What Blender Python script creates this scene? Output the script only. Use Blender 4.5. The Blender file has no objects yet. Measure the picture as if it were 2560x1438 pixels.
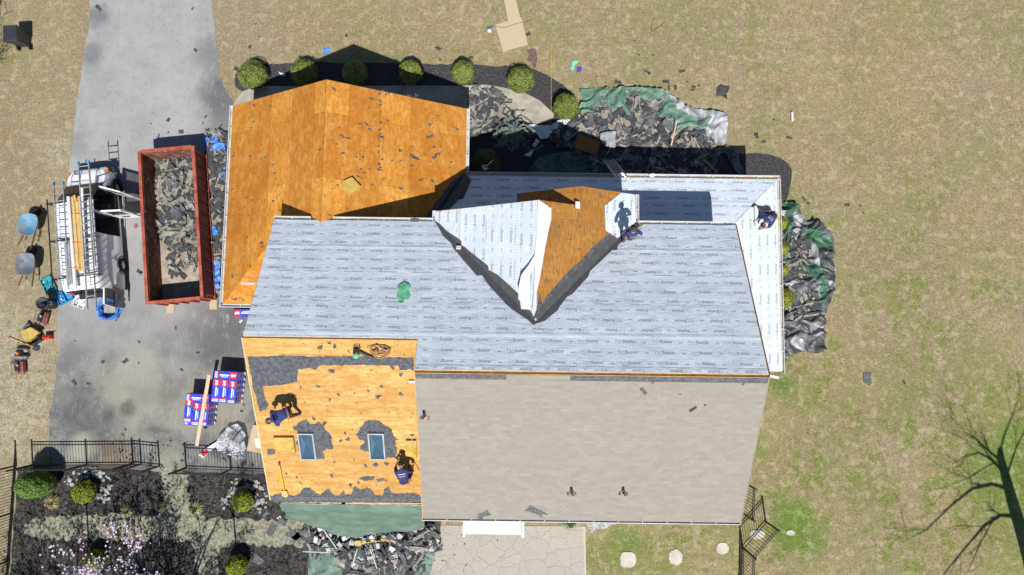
import bpy, bmesh, math, random
import numpy as np
from mathutils import Vector, Matrix, Euler, noise
from mathutils.geometry import tessellate_polygon
R = math.radians
random.seed(7)
SC = bpy.context.scene
COL = SC.collection
# ---------------------------------------------------------------- camera, sky, sun
F_PX, NAD, HC = 1705.0, 870.0, 30.4          # focal length and nadir row in photo pixels, camera height
TH = math.atan((NAD - 719) / F_PX); CT, ST = math.cos(TH), math.sin(TH)
cam = bpy.data.objects.new('camera', bpy.data.cameras.new('camera'))
COL.objects.link(cam); SC.camera = cam
cam.data.sensor_width = 36; cam.data.lens = F_PX / 2560 * 36
cam.data.clip_end = 500; cam.location = (0, 0, HC); cam.rotation_euler = (TH, 0, 0)
SH = (-0.080, 0.685)                            # shadow offset per metre of height
sdir = Vector((-SH[0], -SH[1], 1)).normalized()
EL = math.asin(sdir.z)
W = bpy.data.worlds.new('World'); SC.world = W; W.use_nodes = True
nt = W.node_tree; bg = nt.nodes['Background']; sky = nt.nodes.new('ShaderNodeTexSky')
sky.sky_type = 'NISHITA'; sky.sun_disc = False; sky.sun_elevation = EL
sky.sun_rotation = math.atan2(sdir.x, sdir.y); sky.air_density = 1.0; sky.dust_density = 0.1; sky.ozone_density = 3.0
nt.links.new(sky.outputs[0], bg.inputs[0]); bg.inputs[1].default_value = 0.062
sun = bpy.data.objects.new('sun', bpy.data.lights.new('sun', 'SUN')); COL.objects.link(sun)
sun.data.energy = 4.9; sun.data.angle = R(0.5); sun.data.color = (1, 0.97, 0.925)
sun.rotation_euler = (-sdir).to_track_quat('-Z', 'Y').to_euler()
SC.view_settings.view_transform = 'Standard'; SC.view_settings.look = 'None'
SC.view_settings.exposure = 0.25; SC.view_settings.gamma = 1
SC.render.resolution_x = 1024; SC.render.resolution_y = 575
# ---------------------------------------------------------------- measuring helpers (survey of the place)
def ray(u, v):
    a = (u - 1280) / F_PX; b = (719 - v) / F_PX
    return Vector((a, b * CT + ST, b * ST - CT))
def G(u, v, z=0.0):
    d = ray(u, v); k = (z - HC) / d.z
    return Vector((d.x * k, d.y * k, z))
PH = R(-0.75)
def hf(x, y, z=0.0):
    return Vector((x * math.cos(PH) - y * math.sin(PH), x * math.sin(PH) + y * math.cos(PH), z))
class Plane:
    """roof plane: origin, level axis a, up-slope axis s"""
    def __init__(s, p0, p1, up):
        s.o = Vector(p0); s.a = (Vector(p1) - s.o).normalized(); w = Vector(up) - s.o
        s.s = (w - s.a * w.dot(s.a)).normalized(); s.n = s.a.cross(s.s)
        s.flip = s.n.z < 0
        if s.flip: s.n = -s.n
    def at(s, a, t, h=0.0): return s.o + s.a * a + s.s * t + s.n * h
    def px(s, u, v, h=0.0):
        d = ray(u, v); c = Vector((0, 0, HC)); k = (s.o + s.n * h - c).dot(s.n) / d.dot(s.n)
        q = c + d * k - s.o
        return (q.dot(s.a), q.dot(s.s))
    def uv(s, p): q = p - s.o; return (q.dot(s.a), q.dot(s.s))
# ---------------------------------------------------------------- mesh builder
def wm(o):
    m = o.matrix_basis.copy()
    while o.parent: o = o.parent; m = o.matrix_basis @ m
    return m
class MB:
    def __init__(s): s.v = []; s.f = []; s.m = []; s.uv = []; s.hasuv = False
    def add(s, vs, fs, mi=0, uvs=None):
        b = len(s.v); s.v += [tuple(x) for x in vs]
        s.uv += (uvs if uvs else [(x[0], x[1]) for x in vs])
        for f in fs: s.f.append([b + i for i in f]); s.m.append(mi)
        return s
    def box(s, c, d, rz=0, mi=0, M=None, taper=1.0):
        x, y, z = d[0] / 2, d[1] / 2, d[2] / 2; t = taper
        vs = [(-x, -y, -z), (x, -y, -z), (x, y, -z), (-x, y, -z), (-x*t, -y*t, z), (x*t, -y*t, z), (x*t, y*t, z), (-x*t, y*t, z)]
        Mx = Matrix.Translation(Vector(c)) @ Matrix.Rotation(rz, 4, 'Z')
        if M is not None: Mx = M @ Mx
        return s.add([Mx @ Vector(q) for q in vs], [(3,2,1,0),(4,5,6,7),(0,1,5,4),(1,2,6,5),(2,3,7,6),(3,0,4,7)], mi)
    def bar(s, p, q, w, h, mi=0, up=(0,0,1)):
        p = Vector(p); q = Vector(q); d = (q - p); L = d.length
        if L < 1e-6: return s
        d.normalize(); u = Vector(up)
        if abs(d.dot(u)) > .98: u = Vector((0, 1, 0))
        x = d.cross(u).normalized(); u = x.cross(d)
        vs = [e + x * (i * w / 2) + u * (j * h / 2) for e in (p, q) for i, j in ((-1,-1),(1,-1),(1,1),(-1,1))]
        return s.add(vs, [(0,1,2,3),(7,6,5,4),(0,4,5,1),(1,5,6,2),(2,6,7,3),(3,7,4,0)], mi)
    def tube(s, pts, r, n=6, mi=0, cap=True):
        pts = [Vector(p) for p in pts]; rs = r if isinstance(r, (list, tuple)) else [r] * len(pts)
        vs = []; fs = []; prev = None
        for i, p in enumerate(pts):
            d = (pts[min(i+1, len(pts)-1)] - pts[max(i-1, 0)])
            d = d.normalized() if d.length > 1e-7 else Vector((0,0,1))
            if prev is None:
                prev = d.orthogonal().normalized()
            x = (prev - d * prev.dot(d))
            x = x.normalized() if x.length > 1e-5 else d.orthogonal().normalized()
            prev = x; y = d.cross(x)
            for k in range(n):
                a = 2 * math.pi * k / n; vs.append(p + (x * math.cos(a) + y * math.sin(a)) * rs[i])
            if i:
                for k in range(n):
                    a0 = (i-1)*n+k; a1 = (i-1)*n+(k+1) % n; fs.append((a0, a1, a1+n, a0+n))
        if cap: fs.append(tuple(range(n))[::-1]); fs.append(tuple((len(pts)-1)*n + k for k in range(n)))
        return s.add(vs, fs, mi)
    def lathe(s, c, prof, n=16, mi=0, M=None, sx=1, sy=1):
        vs = []; fs = []; c = Vector(c)
        for (r, z) in prof:
            for k in range(n):
                a = 2 * math.pi * k / n; q = Vector((r*math.cos(a)*sx, r*math.sin(a)*sy, z))
                vs.append((M @ q if M is not None else q) + c)
        for i in range(1, len(prof)):
            for k in range(n):
                a0 = (i-1)*n+k; a1 = (i-1)*n+(k+1) % n; fs.append((a0, a1, a1+n, a0+n))
        return s.add(vs, fs, mi)
    def prism(s, poly, z0, z1, mi=0, mis=None):
        n = len(poly); P3 = [Vector((p[0], p[1], 0)) for p in poly]; tr = tessellate_polygon([P3])
        vs = [(p[0], p[1], z0) for p in poly] + [(p[0], p[1], z1) for p in poly]
        s.add(vs, [tuple(reversed(t)) for t in tr] + [], mi)
        b = len(s.v) - 2*n
        for t in tr:
            a, bb, c = (P3[i] for i in t); up = (bb-a).cross(c-a).z > 0
            tt = tuple(t) if up else tuple(reversed(t)); s.f.append([b+n+i for i in tt]); s.m.append(mi)
        ar = sum(poly[i][0]*poly[(i+1) % n][1]-poly[(i+1) % n][0]*poly[i][1] for i in range(n))
        for i in range(n):
            j = (i+1) % n; q = [b+i, b+j, b+n+j, b+n+i]
            s.f.append(q if ar > 0 else q[::-1]); s.m.append(mi if mis is None else mis)
        return s
    def slab(s, pl, poly, h0, h1, mi=0, side=None):
        """polygon given in a roof plane's own (a, s) metres, extruded along its normal"""
        n = len(poly); P3 = [Vector((p[0], p[1], 0)) for p in poly]; tr = tessellate_polygon([P3])
        b = len(s.v)
        vs = [pl.at(p[0], p[1], h0) for p in poly] + [pl.at(p[0], p[1], h1) for p in poly]
        s.add(vs, [], mi, uvs=[tuple(p) for p in poly] * 2)
        for t in tr:
            a, bb, c = (vs[n+i] for i in t); up = (bb-a).cross(c-a).dot(pl.n) > 0
            tt = tuple(t) if up else tuple(reversed(t))
            s.f.append([b+n+i for i in tt]); s.m.append(mi)
            s.f.append([b+i for i in reversed(tt)]); s.m.append(mi)
        for i in range(n):
            j = (i+1) % n; s.f.append([b+i, b+j, b+n+j, b+n+i]); s.m.append(mi if side is None else side)
        s.hasuv = True
        return s
    def build(s, name, mats, parent=None, world=True, smooth=False, kind=None):
        me = bpy.data.meshes.new(name)
        v = np.array(s.v, dtype=float).reshape(-1, 3)
        if parent is not None and world and len(v):
            M = np.array(wm(parent).inverted()); v = v @ M[:3, :3].T + M[:3, 3]
        me.from_pydata(v.tolist(), [], s.f)
        if not isinstance(mats, (list, tuple)): mats = [mats]
        for m in mats: me.materials.append(m)
        me.polygons.foreach_set('material_index', [min(i, len(mats)-1) for i in s.m])
        if smooth: me.polygons.foreach_set('use_smooth', [True] * len(me.polygons))
        if s.hasuv:
            ul = me.uv_layers.new(name='UVMap'); idx = np.empty(len(me.loops), dtype=np.int32)
            me.loops.foreach_get('vertex_index', idx)
            ul.data.foreach_set('uv', np.array(s.uv)[idx].ravel())
        me.update()
        o = bpy.data.objects.new(name, me); COL.objects.link(o)
        if parent is not None: o.parent = parent
        if kind: o['kind'] = kind
        return o
def root(name, label, cat, loc=(0,0,0), rz=0, group=None):
    o = bpy.data.objects.new(name, None); COL.objects.link(o); o.location = loc; o.rotation_euler = (0, 0, rz)
    o.empty_display_size = .2
    return tag(o, label, cat, group)
def tag(o, label, cat, group=None):
    o['label'] = label; o['category'] = cat
    if group: o['group'] = group
    return o
def copytree(o, parent=None):
    c = o.copy(); COL.objects.link(c)
    if parent is not None: c.parent = parent
    for ch in list(o.children): copytree(ch, c)
    return c
def inpoly(x, y, poly):
    r = False; j = len(poly) - 1
    for i in range(len(poly)):
        xi, yi = poly[i][0], poly[i][1]; xj, yj = poly[j][0], poly[j][1]
        if (yi > y) != (yj > y) and x < (xj-xi)*(y-yi)/(yj-yi)+xi: r = not r
        j = i
    return r
def rough(poly, amp, step, rng=random):
    out = []; n = len(poly)
    for i in range(n):
        a = Vector(poly[i][:2]); b = Vector(poly[(i+1) % n][:2]); L = (b-a).length; k = max(1, int(L/step))
        d = (b-a); nn = Vector((-d.y, d.x)); nn = nn.normalized() if L > 1e-6 else nn
        for q in range(k):
            p = a + d*(q/k) + nn*rng.uniform(-amp, amp)*(1 if q else .4); out.append((p.x, p.y))
    return out
def smoothpoly(poly, it=2):
    for _ in range(it):
        out = []; n = len(poly)
        for i in range(n):
            a = poly[i]; b = poly[(i+1) % n]
            out += [(a[0]*.75+b[0]*.25, a[1]*.75+b[1]*.25), (a[0]*.25+b[0]*.75, a[1]*.25+b[1]*.75)]
        poly = out
    return poly
def gp(pts, z=0.0): return [tuple(G(u, v, z)[:2]) for u, v in pts]
# ---------------------------------------------------------------- materials
class NT:
    def __init__(s, name, rough=.8, metal=0, spec=.3, coord='Object'):
        s.mat = bpy.data.materials.new(name); s.mat.use_nodes = True; s.t = s.mat.node_tree
        s.b = s.t.nodes['Principled BSDF']; s.b.inputs['Roughness'].default_value = rough
        s.b.inputs['Metallic'].default_value = metal; s.b.inputs['Specular IOR Level'].default_value = spec
        tc = s.t.nodes.new('ShaderNodeTexCoord'); s.co = tc.outputs[coord]; s.uvo = tc.outputs['UV']; s.ob = tc.outputs['Object']
    def link(s, a, b): s.t.links.new(a, b)
    def setin(s, sock, val):
        if isinstance(val, bpy.types.NodeSocket): s.link(val, sock)
        elif isinstance(val, (tuple, list)) and len(val) == 3 and sock.type == 'RGBA': sock.default_value = (*val, 1)
        else: sock.default_value = val
    def noise(s, scale, detail=4, rough=.55, vec=None, stretch=None, dist=0, col=False):
        n = s.t.nodes.new('ShaderNodeTexNoise'); n.inputs['Scale'].default_value = scale
        n.inputs['Detail'].default_value = detail; n.inputs['Roughness'].default_value = rough
        n.inputs['Distortion'].default_value = dist; v = vec or s.co
        if stretch:
            m = s.t.nodes.new('ShaderNodeMapping'); m.inputs['Scale'].default_value = stretch; s.link(v, m.inputs[0]); v = m.outputs[0]
        s.link(v, n.inputs['Vector']); return n.outputs['Color' if col else 'Fac']
    def ramp(s, f, a, b):
        n = s.t.nodes.new('ShaderNodeMapRange'); n.interpolation_type = 'SMOOTHSTEP'
        s.setin(n.inputs['Value'], f); n.inputs['From Min'].default_value = a; n.inputs['From Max'].default_value = b
        return n.outputs[0]
    def math(s, op, a, b=0.0):
        n = s.t.nodes.new('ShaderNodeMath'); n.operation = op; s.setin(n.inputs[0], a); s.setin(n.inputs[1], b); return n.outputs[0]
    def mix(s, f, a, b, mode='MIX'):
        n = s.t.nodes.new('ShaderNodeMix'); n.data_type = 'RGBA'; n.blend_type = mode
        s.setin(n.inputs[0], f); s.setin(n.inputs[6], a); s.setin(n.inputs[7], b); return n.outputs[2]
    def blob(s, x, y, r, soft=.5, rnd=None):
        n = s.t.nodes.new('ShaderNodeVectorMath'); n.operation = 'DISTANCE'
        v = s.co
        if rnd is not None:
            m = s.t.nodes.new('ShaderNodeVectorMath'); m.operation = 'ADD'; s.link(s.co, m.inputs[0])
            k = s.t.nodes.new('ShaderNodeVectorMath'); k.operation = 'SCALE'; s.link(rnd, k.inputs[0]); k.inputs['Scale'].default_value = r*.9
            s.link(k.outputs[0], m.inputs[1]); v = m.outputs[0]; x += r*.45; y += r*.45
        s.link(v, n.inputs[0]); n.inputs[1].default_value = (x, y, 0 if rnd is None else r*.45)
        return s.ramp(n.outputs['Value'], r, r*(1-soft))
    def bump(s, f, strength=.3, dist=.02):
        n = s.t.nodes.new('ShaderNodeBump'); n.inputs['Strength'].default_value = strength; n.inputs['Distance'].default_value = dist
        s.link(f, n.inputs['Height']); s.link(n.outputs[0], s.b.inputs['Normal']); return s
    def col(s, c): s.setin(s.b.inputs['Base Color'], c); return s.mat
def mottled(name, c1, c2, scale=6, rough=.8, bump=0, bscale=None, metal=0, spec=.3, lo=.35, hi=.65, extra=None):
    n = NT(name, rough, metal, spec); f = n.ramp(n.noise(scale, 5), lo, hi); c = n.mix(f, c1, c2)
    if extra: c = n.mix(n.ramp(n.noise(extra[1], 3), extra[2], extra[2]+.12), c, extra[0])
    if bump: n.bump(n.noise(bscale or scale*3, 4), bump, .02)
    return n.col(c)
M = {}
# ground
n = NT('dry_lawn', .95, spec=.1)
big = n.noise(.20, 5, .65); mid = n.noise(1.3, 6, .72); fine = n.noise(11, 5, .75); vf = n.noise(34, 3, .7); tuf = n.noise(4.2, 5, .72)
wob = n.noise(.9, 3, .6, col=True)
c = n.mix(n.ramp(fine, .34, .66), (.19, .145, .085), (.44, .36, .235))
c = n.mix(n.math('MULTIPLY', n.ramp(tuf, .50, .62), .55), c, n.mix(n.ramp(vf, .35, .65), (.12, .105, .038), (.26, .235, .10)))
c = n.mix(n.math('MULTIPLY', n.ramp(n.noise(.55, 6, .7), .47, .60), .75), c, n.mix(n.ramp(fine, .3, .7), (.20, .15, .09), (.38, .315, .21)))
c = n.mix(n.math('MULTIPLY', n.ramp(big, .44, .60), .5), c, n.mix(n.ramp(fine, .3, .7), (.11, .11, .035), (.26, .245, .10)))
green = n.mix(n.ramp(n.noise(13, 5, .75), .36, .64), (.075, .115, .018), (.25, .275, .075))
g1 = n.ramp(n.math('ADD', n.math('MULTIPLY', mid, .6), n.math('MULTIPLY', tuf, .4)), .485, .545)
sep = n.t.nodes.new('ShaderNodeSeparateXYZ'); n.link(n.co, sep.inputs[0])
gx = n.ramp(sep.outputs[0], 2.0, 15.0); gy = n.ramp(sep.outputs[1], 11.0, -4.0)
lf_ = n.ramp(sep.outputs[0], -6.0, -14.0)
c = n.mix(n.math('MULTIPLY', n.ramp(n.noise(.13, 5, .6), .44, .58), .55), c, n.mix(n.ramp(fine, .34, .66), (.20, .145, .065), (.42, .34, .19)))
c = n.mix(n.math('MULTIPLY', lf_, .55), c, n.mix(n.ramp(fine, .3, .68), (.17, .13, .085), (.36, .30, .21)))
n3 = n.ramp(n.noise(.30, 6, .68), .44, .60)
gx = n.math('MULTIPLY', gx, n.math('ADD', .35, n3))
gf = n.math('MULTIPLY', g1, n.math('ADD', n.math('MULTIPLY', n.math('SUBTRACT', 1.0, lf_), n.math('MULTIPLY', n3, .55)), n.math('MULTIPLY', gx, n.math('MULTIPLY', gy, .85))))
c = n.mix(gf, c, green)
for (u, v, r, k) in [(1985,1320,1.6,.9), (2520,1130,4.2,.85), (2560,1330,3.4,.8), (1640,1400,2.2,.6), (1500,1390,1.5,.7), (1900,1130,1.2,.6), (2010,1000,1.1,.6), (1975,500,1.2,.6), (1960,960,1.8,.5),
                     (2300,520,1.3,.35), (2160,1230,2.0,.45), (1820,1330,1.8,.35), (1450,240,1.3,.3), (20,130,1.3,.5), (2240,1010,1.5,.45), (2450,900,1.8,.45)]:
    p = G(u, v); c = n.mix(n.math('MULTIPLY', n.blob(p.x, p.y, r, .8, wob), n.math('MULTIPLY', k, n.ramp(tuf, .30, .50))), c, green)
for (u, v, r) in [(1962,1315,.9),(2010,1345,1.0),(2000,1290,.6),(1560,1360,.8),(1950,965,.5),(1875,1110,.6),(2540,1180,2.0)]:
    p = G(u, v); c = n.mix(n.math('MULTIPLY', n.blob(p.x, p.y, r*1.5, .7, wob), .8), c, n.mix(n.ramp(fine, .35, .65), (.055, .12, .012), (.17, .27, .04)))
p = G(30, 960); q = G(90, 330)
sandf = n.math('MULTIPLY', n.math('ADD', n.blob(p.x-1, p.y, 5.5, .7, wob), n.blob(q.x+1.1, q.y-1, 1.3, .9, wob)), n.ramp(n.noise(3.5, 5, .7), .42, .58))
c = n.mix(n.math('MINIMUM', sandf, .75), c, n.mix(n.ramp(n.noise(14, 3, .7), .4, .6), (.23, .215, .15), (.50, .47, .37)))
c = n.mix(n.math('MULTIPLY', n.ramp(vf, .45, .8), .5), c, (.44, .37, .26))
c = n.mix(n.math('MULTIPLY', n.ramp(n.noise(19, 4, .75), .55, .66), .55), c, (.10, .085, .045))
c = n.mix(n.math('MULTIPLY', n.ramp(n.noise(.75, 5, .7), .56, .70), .45), c, (.27, .17, .085))
c = n.mix(n.ramp(n.noise(7, 2, .5), .735, .75), c, (.55, .48, .03))
c = n.mix(1.0, c, n.mix(n.ramp(n.noise(.4, 7, .75), .3, .7), (.84, .83, .78), (1.0, 1.0, .98)), 'MULTIPLY')
c = n.mix(n.math('MULTIPLY', n.ramp(n.noise(2.3, 7, .8), .50, .62), .45), c, (.50, .41, .28))
c = n.mix(n.math('MULTIPLY', n.ramp(n.noise(5.5, 6, .8), .53, .62), .40), c, (.13, .115, .045))
n.bump(n.noise(30, 5, .85), .55, .03); M['lawn'] = n.col(c)
n = NT('asphalt', .9, spec=.2)
sep = n.t.nodes.new('ShaderNodeSeparateXYZ'); n.link(n.co, sep.inputs[0])
lo_ = n.ramp(sep.outputs[1], 4.5, -3.5)
base = n.mix(n.ramp(n.noise(.55, 5, .65), .3, .7), (.27, .27, .268), (.345, .342, .335))
dark = n.mix(n.ramp(n.noise(.8, 6, .7), .36, .62), (.085, .088, .09), (.235, .23, .205))
c = n.mix(lo_, base, dark)
wob = n.noise(1.3, 4, .6, col=True)
for (u, v, r, k, cc) in [(540,130,1.5,.55,(.10,.105,.11)), (560,230,1.6,.8,(.075,.08,.09)), (555,300,1.3,.6,(.09,.095,.10)), (240,40,.9,.7,(.11,.115,.12)), (225,140,.9,.7,(.13,.135,.14)), (190,360,.8,.5,(.16,.165,.17)), (640,700,3.0,.85,(.06,.062,.07)), (560,850,2.4,.7,(.07,.073,.08)),
                         (500,620,3.0,.7,(.07,.073,.08)), (330,985,2.6,.55,(.32,.30,.235)), (520,1010,2.2,.6,(.31,.285,.21)), (272,1040,.35,.8,(.10,.075,.05)), (320,1020,.55,.7,(.06,.06,.06)),
                         (180,1000,1.5,.55,(.10,.105,.11)), (235,1065,1.8,.7,(.075,.08,.085)), (285,1140,1.2,.6,(.20,.14,.08)), (420,1145,1.2,.6,(.30,.285,.21)), (205,1120,.9,.7,(.40,.38,.29)), (350,900,1.4,.5,(.33,.325,.29))]:
    p = G(u, v); c = n.mix(n.math('MULTIPLY', n.blob(p.x, p.y, r, .75, wob), k), c, cc)
c = n.mix(n.math('MULTIPLY', n.ramp(n.noise(45, 2, .7), .5, .8), .35), c, (.46, .45, .42))
c = n.mix(n.math('MULTIPLY', n.ramp(n.noise(30, 3, .7), .56, .72), .4), c, (.10, .10, .10))
c = n.mix(n.math('MULTIPLY', n.ramp(n.noise(3.2, 8, .8), .50, .64), .30), c, (.15, .15, .148)); c = n.mix(n.math('MULTIPLY', n.ramp(n.noise(1.9, 8, .75, stretch=(2.2, .6, 1)), .52, .66), .28), c, (.42, .41, .385))
n.bump(n.noise(50, 3), .5, .008); M['asphalt'] = n.col(c)
def rubble(name, c1, c2, c3, s=9, thr=.62, rough=.95):
    n = NT(name, rough, spec=.15); f = n.noise(s, 5, .7)
    c = n.mix(n.ramp(f, .35, .65), c1, c2); c = n.mix(n.ramp(n.noise(s*3.1, 3, .6), thr, thr+.1), c, c3)
    n.bump(n.noise(s*2.2, 5, .8), .9, .04); return n.col(c)
M['mulch'] = rubble('dark_mulch', (.030, .029, .032), (.082, .078, .080), (.22, .20, .17), 11, .66)
M['mulch_back'] = rubble('brown_mulch', (.016, .015, .016), (.075, .068, .060), (.34, .31, .26), 5, .60)
M['sand'] = rubble('sandy_gravel', (.17, .16, .11), (.38, .36, .27), (.09, .085, .065), 6, .57)
n = NT('concrete', .9, spec=.2); c = n.mix(n.ramp(n.noise(1.5, 5, .65), .35, .65), (.30, .275, .225), (.42, .39, .32))
c = n.mix(n.math('MULTIPLY', n.ramp(n.noise(4, 5, .7), .52, .7), .6), c, (.20, .19, .165)); n.bump(n.noise(40, 3), .25, .006); M['concrete'] = n.col(c)
n = NT('stamped_concrete', .8, spec=.25)
vv = n.t.nodes.new('ShaderNodeTexVoronoi'); vv.feature = 'DISTANCE_TO_EDGE'; vv.inputs['Scale'].default_value = 1.35
mp = n.t.nodes.new('ShaderNodeVectorMath'); mp.operation = 'ADD'; sc_ = n.t.nodes.new('ShaderNodeVectorMath'); sc_.operation = 'SCALE'
n.link(n.noise(1.7, 3, col=True), sc_.inputs[0]); sc_.inputs['Scale'].default_value = .45; n.link(n.co, mp.inputs[0]); n.link(sc_.outputs[0], mp.inputs[1]); n.link(mp.outputs[0], vv.inputs['Vector'])
v2 = n.t.nodes.new('ShaderNodeTexVoronoi'); v2.inputs['Scale'].default_value = 1.35; n.link(mp.outputs[0], v2.inputs['Vector'])
sv = n.t.nodes.new('ShaderNodeSeparateColor'); n.link(v2.outputs['Color'], sv.inputs[0])
c = n.mix(sv.outputs[0], (.385, .355, .30), (.36, .34, .30))
c = n.mix(n.math('MULTIPLY', n.ramp(n.noise(2.2, 5, .6), .4, .65), .5), c, (.42, .365, .29))
c = n.mix(n.math('MULTIPLY', n.ramp(n.noise(6, 6, .7, stretch=(1, 3.0, 1), dist=.6), .50, .66), .5), c, (.22, .21, .20))
c = n.mix(n.math('MULTIPLY', n.ramp(vv.outputs[0], .016, .005), .42), c, (.20, .185, .16))
n.bump(n.ramp(vv.outputs[0], 0, .05), .5, .02); M['patio'] = n.col(c)
# roof surfaces (UV = metres on the slope)
def plywood(name, c1, c2, c3, sw=2.44, sh_=1.22, grain=(1, 9, 1), gfac=.5, weather=0, var=.6, lt=(.70,.42,.14)):
    n = NT(name, .75, spec=.2); uv = n.uvo
    def brick(w_, h_, off, ca, cb, mort, ms=.006, bias=0.0):
        br = n.t.nodes.new('ShaderNodeTexBrick'); n.link(uv, br.inputs['Vector']); br.inputs['Scale'].default_value = 1
        br.inputs['Brick Width'].default_value = w_; br.inputs['Row Height'].default_value = h_; br.inputs['Mortar Size'].default_value = ms*1.8
        br.inputs['Color1'].default_value = (*ca, 1); br.inputs['Color2'].default_value = (*cb, 1); br.inputs['Mortar'].default_value = (*mort, 1)
        br.inputs['Bias'].default_value = bias; br.offset = off; return br.outputs[0]
    dk = tuple(x*.45 for x in c1)
    c = brick(sw, sh_, .5, c1, c2, dk)
    c = n.mix(.65, c, brick(sw*1.0, sh_, .5, tuple(x*.62 for x in c1), tuple(min(1, x*1.25) for x in c2), dk, .006, .15))
    fig = n.noise(.9, 6, .7, vec=uv, stretch=(grain[0]*.7, grain[1]*.35, 1), dist=.3)                       # broad face-grain figure
    c = n.mix(n.math('MULTIPLY', n.ramp(fig, .40, .62), var), c, c3)
    c = n.mix(n.math('MULTIPLY', n.ramp(n.noise(2.6, 5, .7, vec=uv, stretch=grain, dist=.5), .48, .66), gfac), c, tuple(x*.62 for x in c1))
    c = n.mix(n.math('MULTIPLY', n.ramp(n.noise(1.2, 9, .72, vec=uv, stretch=(grain[0], grain[1]*.45, 1), dist=.3), .38, .72), .62), c, lt)
    c = n.mix(n.math('MULTIPLY', n.ramp(n.noise(.33, 4, .6, vec=uv), .38, .62), .45), c, tuple(x*.72 for x in c1))
    c = n.mix(n.math('MULTIPLY', n.ramp(n.noise(4.5, 6, .7, vec=uv, stretch=(1.0, 1.6, 1), dist=.4), .48, .60), .50), c, tuple(x*.70 for x in c1))
    c = n.mix(n.math('MULTIPLY', n.ramp(n.noise(13, 4, .7, vec=uv, stretch=(grain[0], grain[1]*.5, 1), dist=.3), .55, .75), .4), c, tuple(x*.5 for x in c1))
    c = n.mix(n.math('MULTIPLY', n.ramp(n.noise(17, 3, .6, vec=uv), .68, .76), .6), c, tuple(x*.3 for x in c1))
    if weather:
        c = n.mix(n.math('MULTIPLY', n.ramp(n.noise(7, 5, .7, vec=uv, stretch=(.35, 4, 1)), .47, .66), weather), c, (.10, .06, .03))
        c = n.mix(n.math('MULTIPLY', n.ramp(n.noise(.9, 4, .6, vec=uv), .5, .7), weather*.6), c, (.16, .10, .055))
    n.bump(n.noise(14, 4, .7, vec=uv, stretch=grain), .25, .006); return n.col(c)
M['ply_garage'] = plywood('plywood_orange', (.52, .175, .015), (.64, .31, .055), (.46, .15, .012), grain=(1.2, 4, 1), lt=(.72, .42, .12), gfac=.55)
M['ply_back'] = plywood('plywood_honey', (.56, .29, .07), (.65, .39, .13), (.45, .20, .035), gfac=.55, lt=(.76, .54, .26), var=.7)
M['ply_gable'] = plywood('plywood_weathered', (.46, .18, .03), (.50, .23, .05), (.42, .20, .06), weather=.8, grain=(5, 1.2, 1), lt=(.55, .30, .08))
M['ply_new'] = plywood('plywood_new', (.78, .63, .42), (.80, .67, .46), (.78, .58, .33), gfac=.08, lt=(.82, .72, .54), var=.35)
n = NT('felt_underlay', .55, spec=.35); uv = n.uvo
mpx = n.t.nodes.new('ShaderNodeSeparateXYZ'); n.link(uv, mpx.inputs[0])
fx = n.math('FRACT', n.math('MULTIPLY', mpx.outputs[0], 11)); fy = n.math('FRACT', n.math('MULTIPLY', mpx.outputs[1], 11))
grid = n.math('MAXIMUM', n.math('LESS_THAN', fx, .17), n.math('LESS_THAN', fy, .17))
c = n.mix(n.ramp(n.noise(.8, 4, vec=uv), .3, .7), (.60, .655, .73), (.67, .72, .785))
c = n.mix(n.math('MULTIPLY', grid, .34), c, (.30, .36, .43))
wr = n.math('ADD', n.noise(2.4, 5, .6, vec=uv, stretch=(.8, 1.5, 1), dist=1.0), n.math('MULTIPLY', n.noise(9, 3, vec=uv), .15))
n.bump(wr, .38, .06); M['felt'] = n.col(c)
M['felt_print'] = mottled('grey_ink', (.32, .35, .395), (.37, .40, .445), 20, .6)
M['felt_print_thin'] = mottled('pale_grey_ink', (.40, .435, .48), (.45, .48, .52), 20, .6)
M['felt_back'] = mottled('white_underlay_back', (.62, .63, .64), (.70, .71, .72), 3, .6, .3, 8)
M['membrane'] = mottled('grey_membrane', (.068, .070, .074), (.088, .090, .095), 5, .75, .2, 25)
M['oldfelt'] = mottled('old_black_felt', (.062, .066, .074), (.115, .12, .13), 9, .85, .3, 30)
n = NT('tan_shingles', .92, spec=.15); uv = n.uvo
br = n.t.nodes.new('ShaderNodeTexBrick'); n.link(uv, br.inputs['Vector']); br.inputs['Scale'].default_value = 1
br.inputs['Brick Width'].default_value = .19; br.inputs['Row Height'].default_value = .125; br.inputs['Mortar Size'].default_value = .006
br.inputs['Color1'].default_value = (.285, .25, .212, 1); br.inputs['Color2'].default_value = (.335, .315, .28, 1); br.inputs['Mortar'].default_value = (.27, .24, .205, 1)
b2 = n.t.nodes.new('ShaderNodeTexBrick'); n.link(uv, b2.inputs['Vector']); b2.inputs['Brick Width'].default_value = .34; b2.inputs['Row Height'].default_value = .125; b2.inputs['Scale'].default_value = 1; b2.offset = .37
b2.inputs['Color1'].default_value = (.275, .238, .20, 1); b2.inputs['Color2'].default_value = (.335, .318, .28, 1); b2.inputs['Mortar'].default_value = (.29, .26, .22, 1); b2.inputs['Mortar Size'].default_value = .004
c = n.mix(.5, br.outputs[0], b2.outputs[0]); c = n.mix(n.math('MULTIPLY', n.ramp(n.noise(.5, 4, vec=uv), .4, .65), .35), c, (.29, .265, .215))
c = n.mix(n.math('MULTIPLY', n.noise(40, 3, .7, vec=uv), .25), c, (.14, .12, .10)); n.bump(br.outputs[0], .4, .01); M['shingle_roof'] = n.col(c)
M['white'] = mottled('white_aluminium', (.60, .60, .60), (.68, .68, .67), 2, .45, spec=.5)
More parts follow.
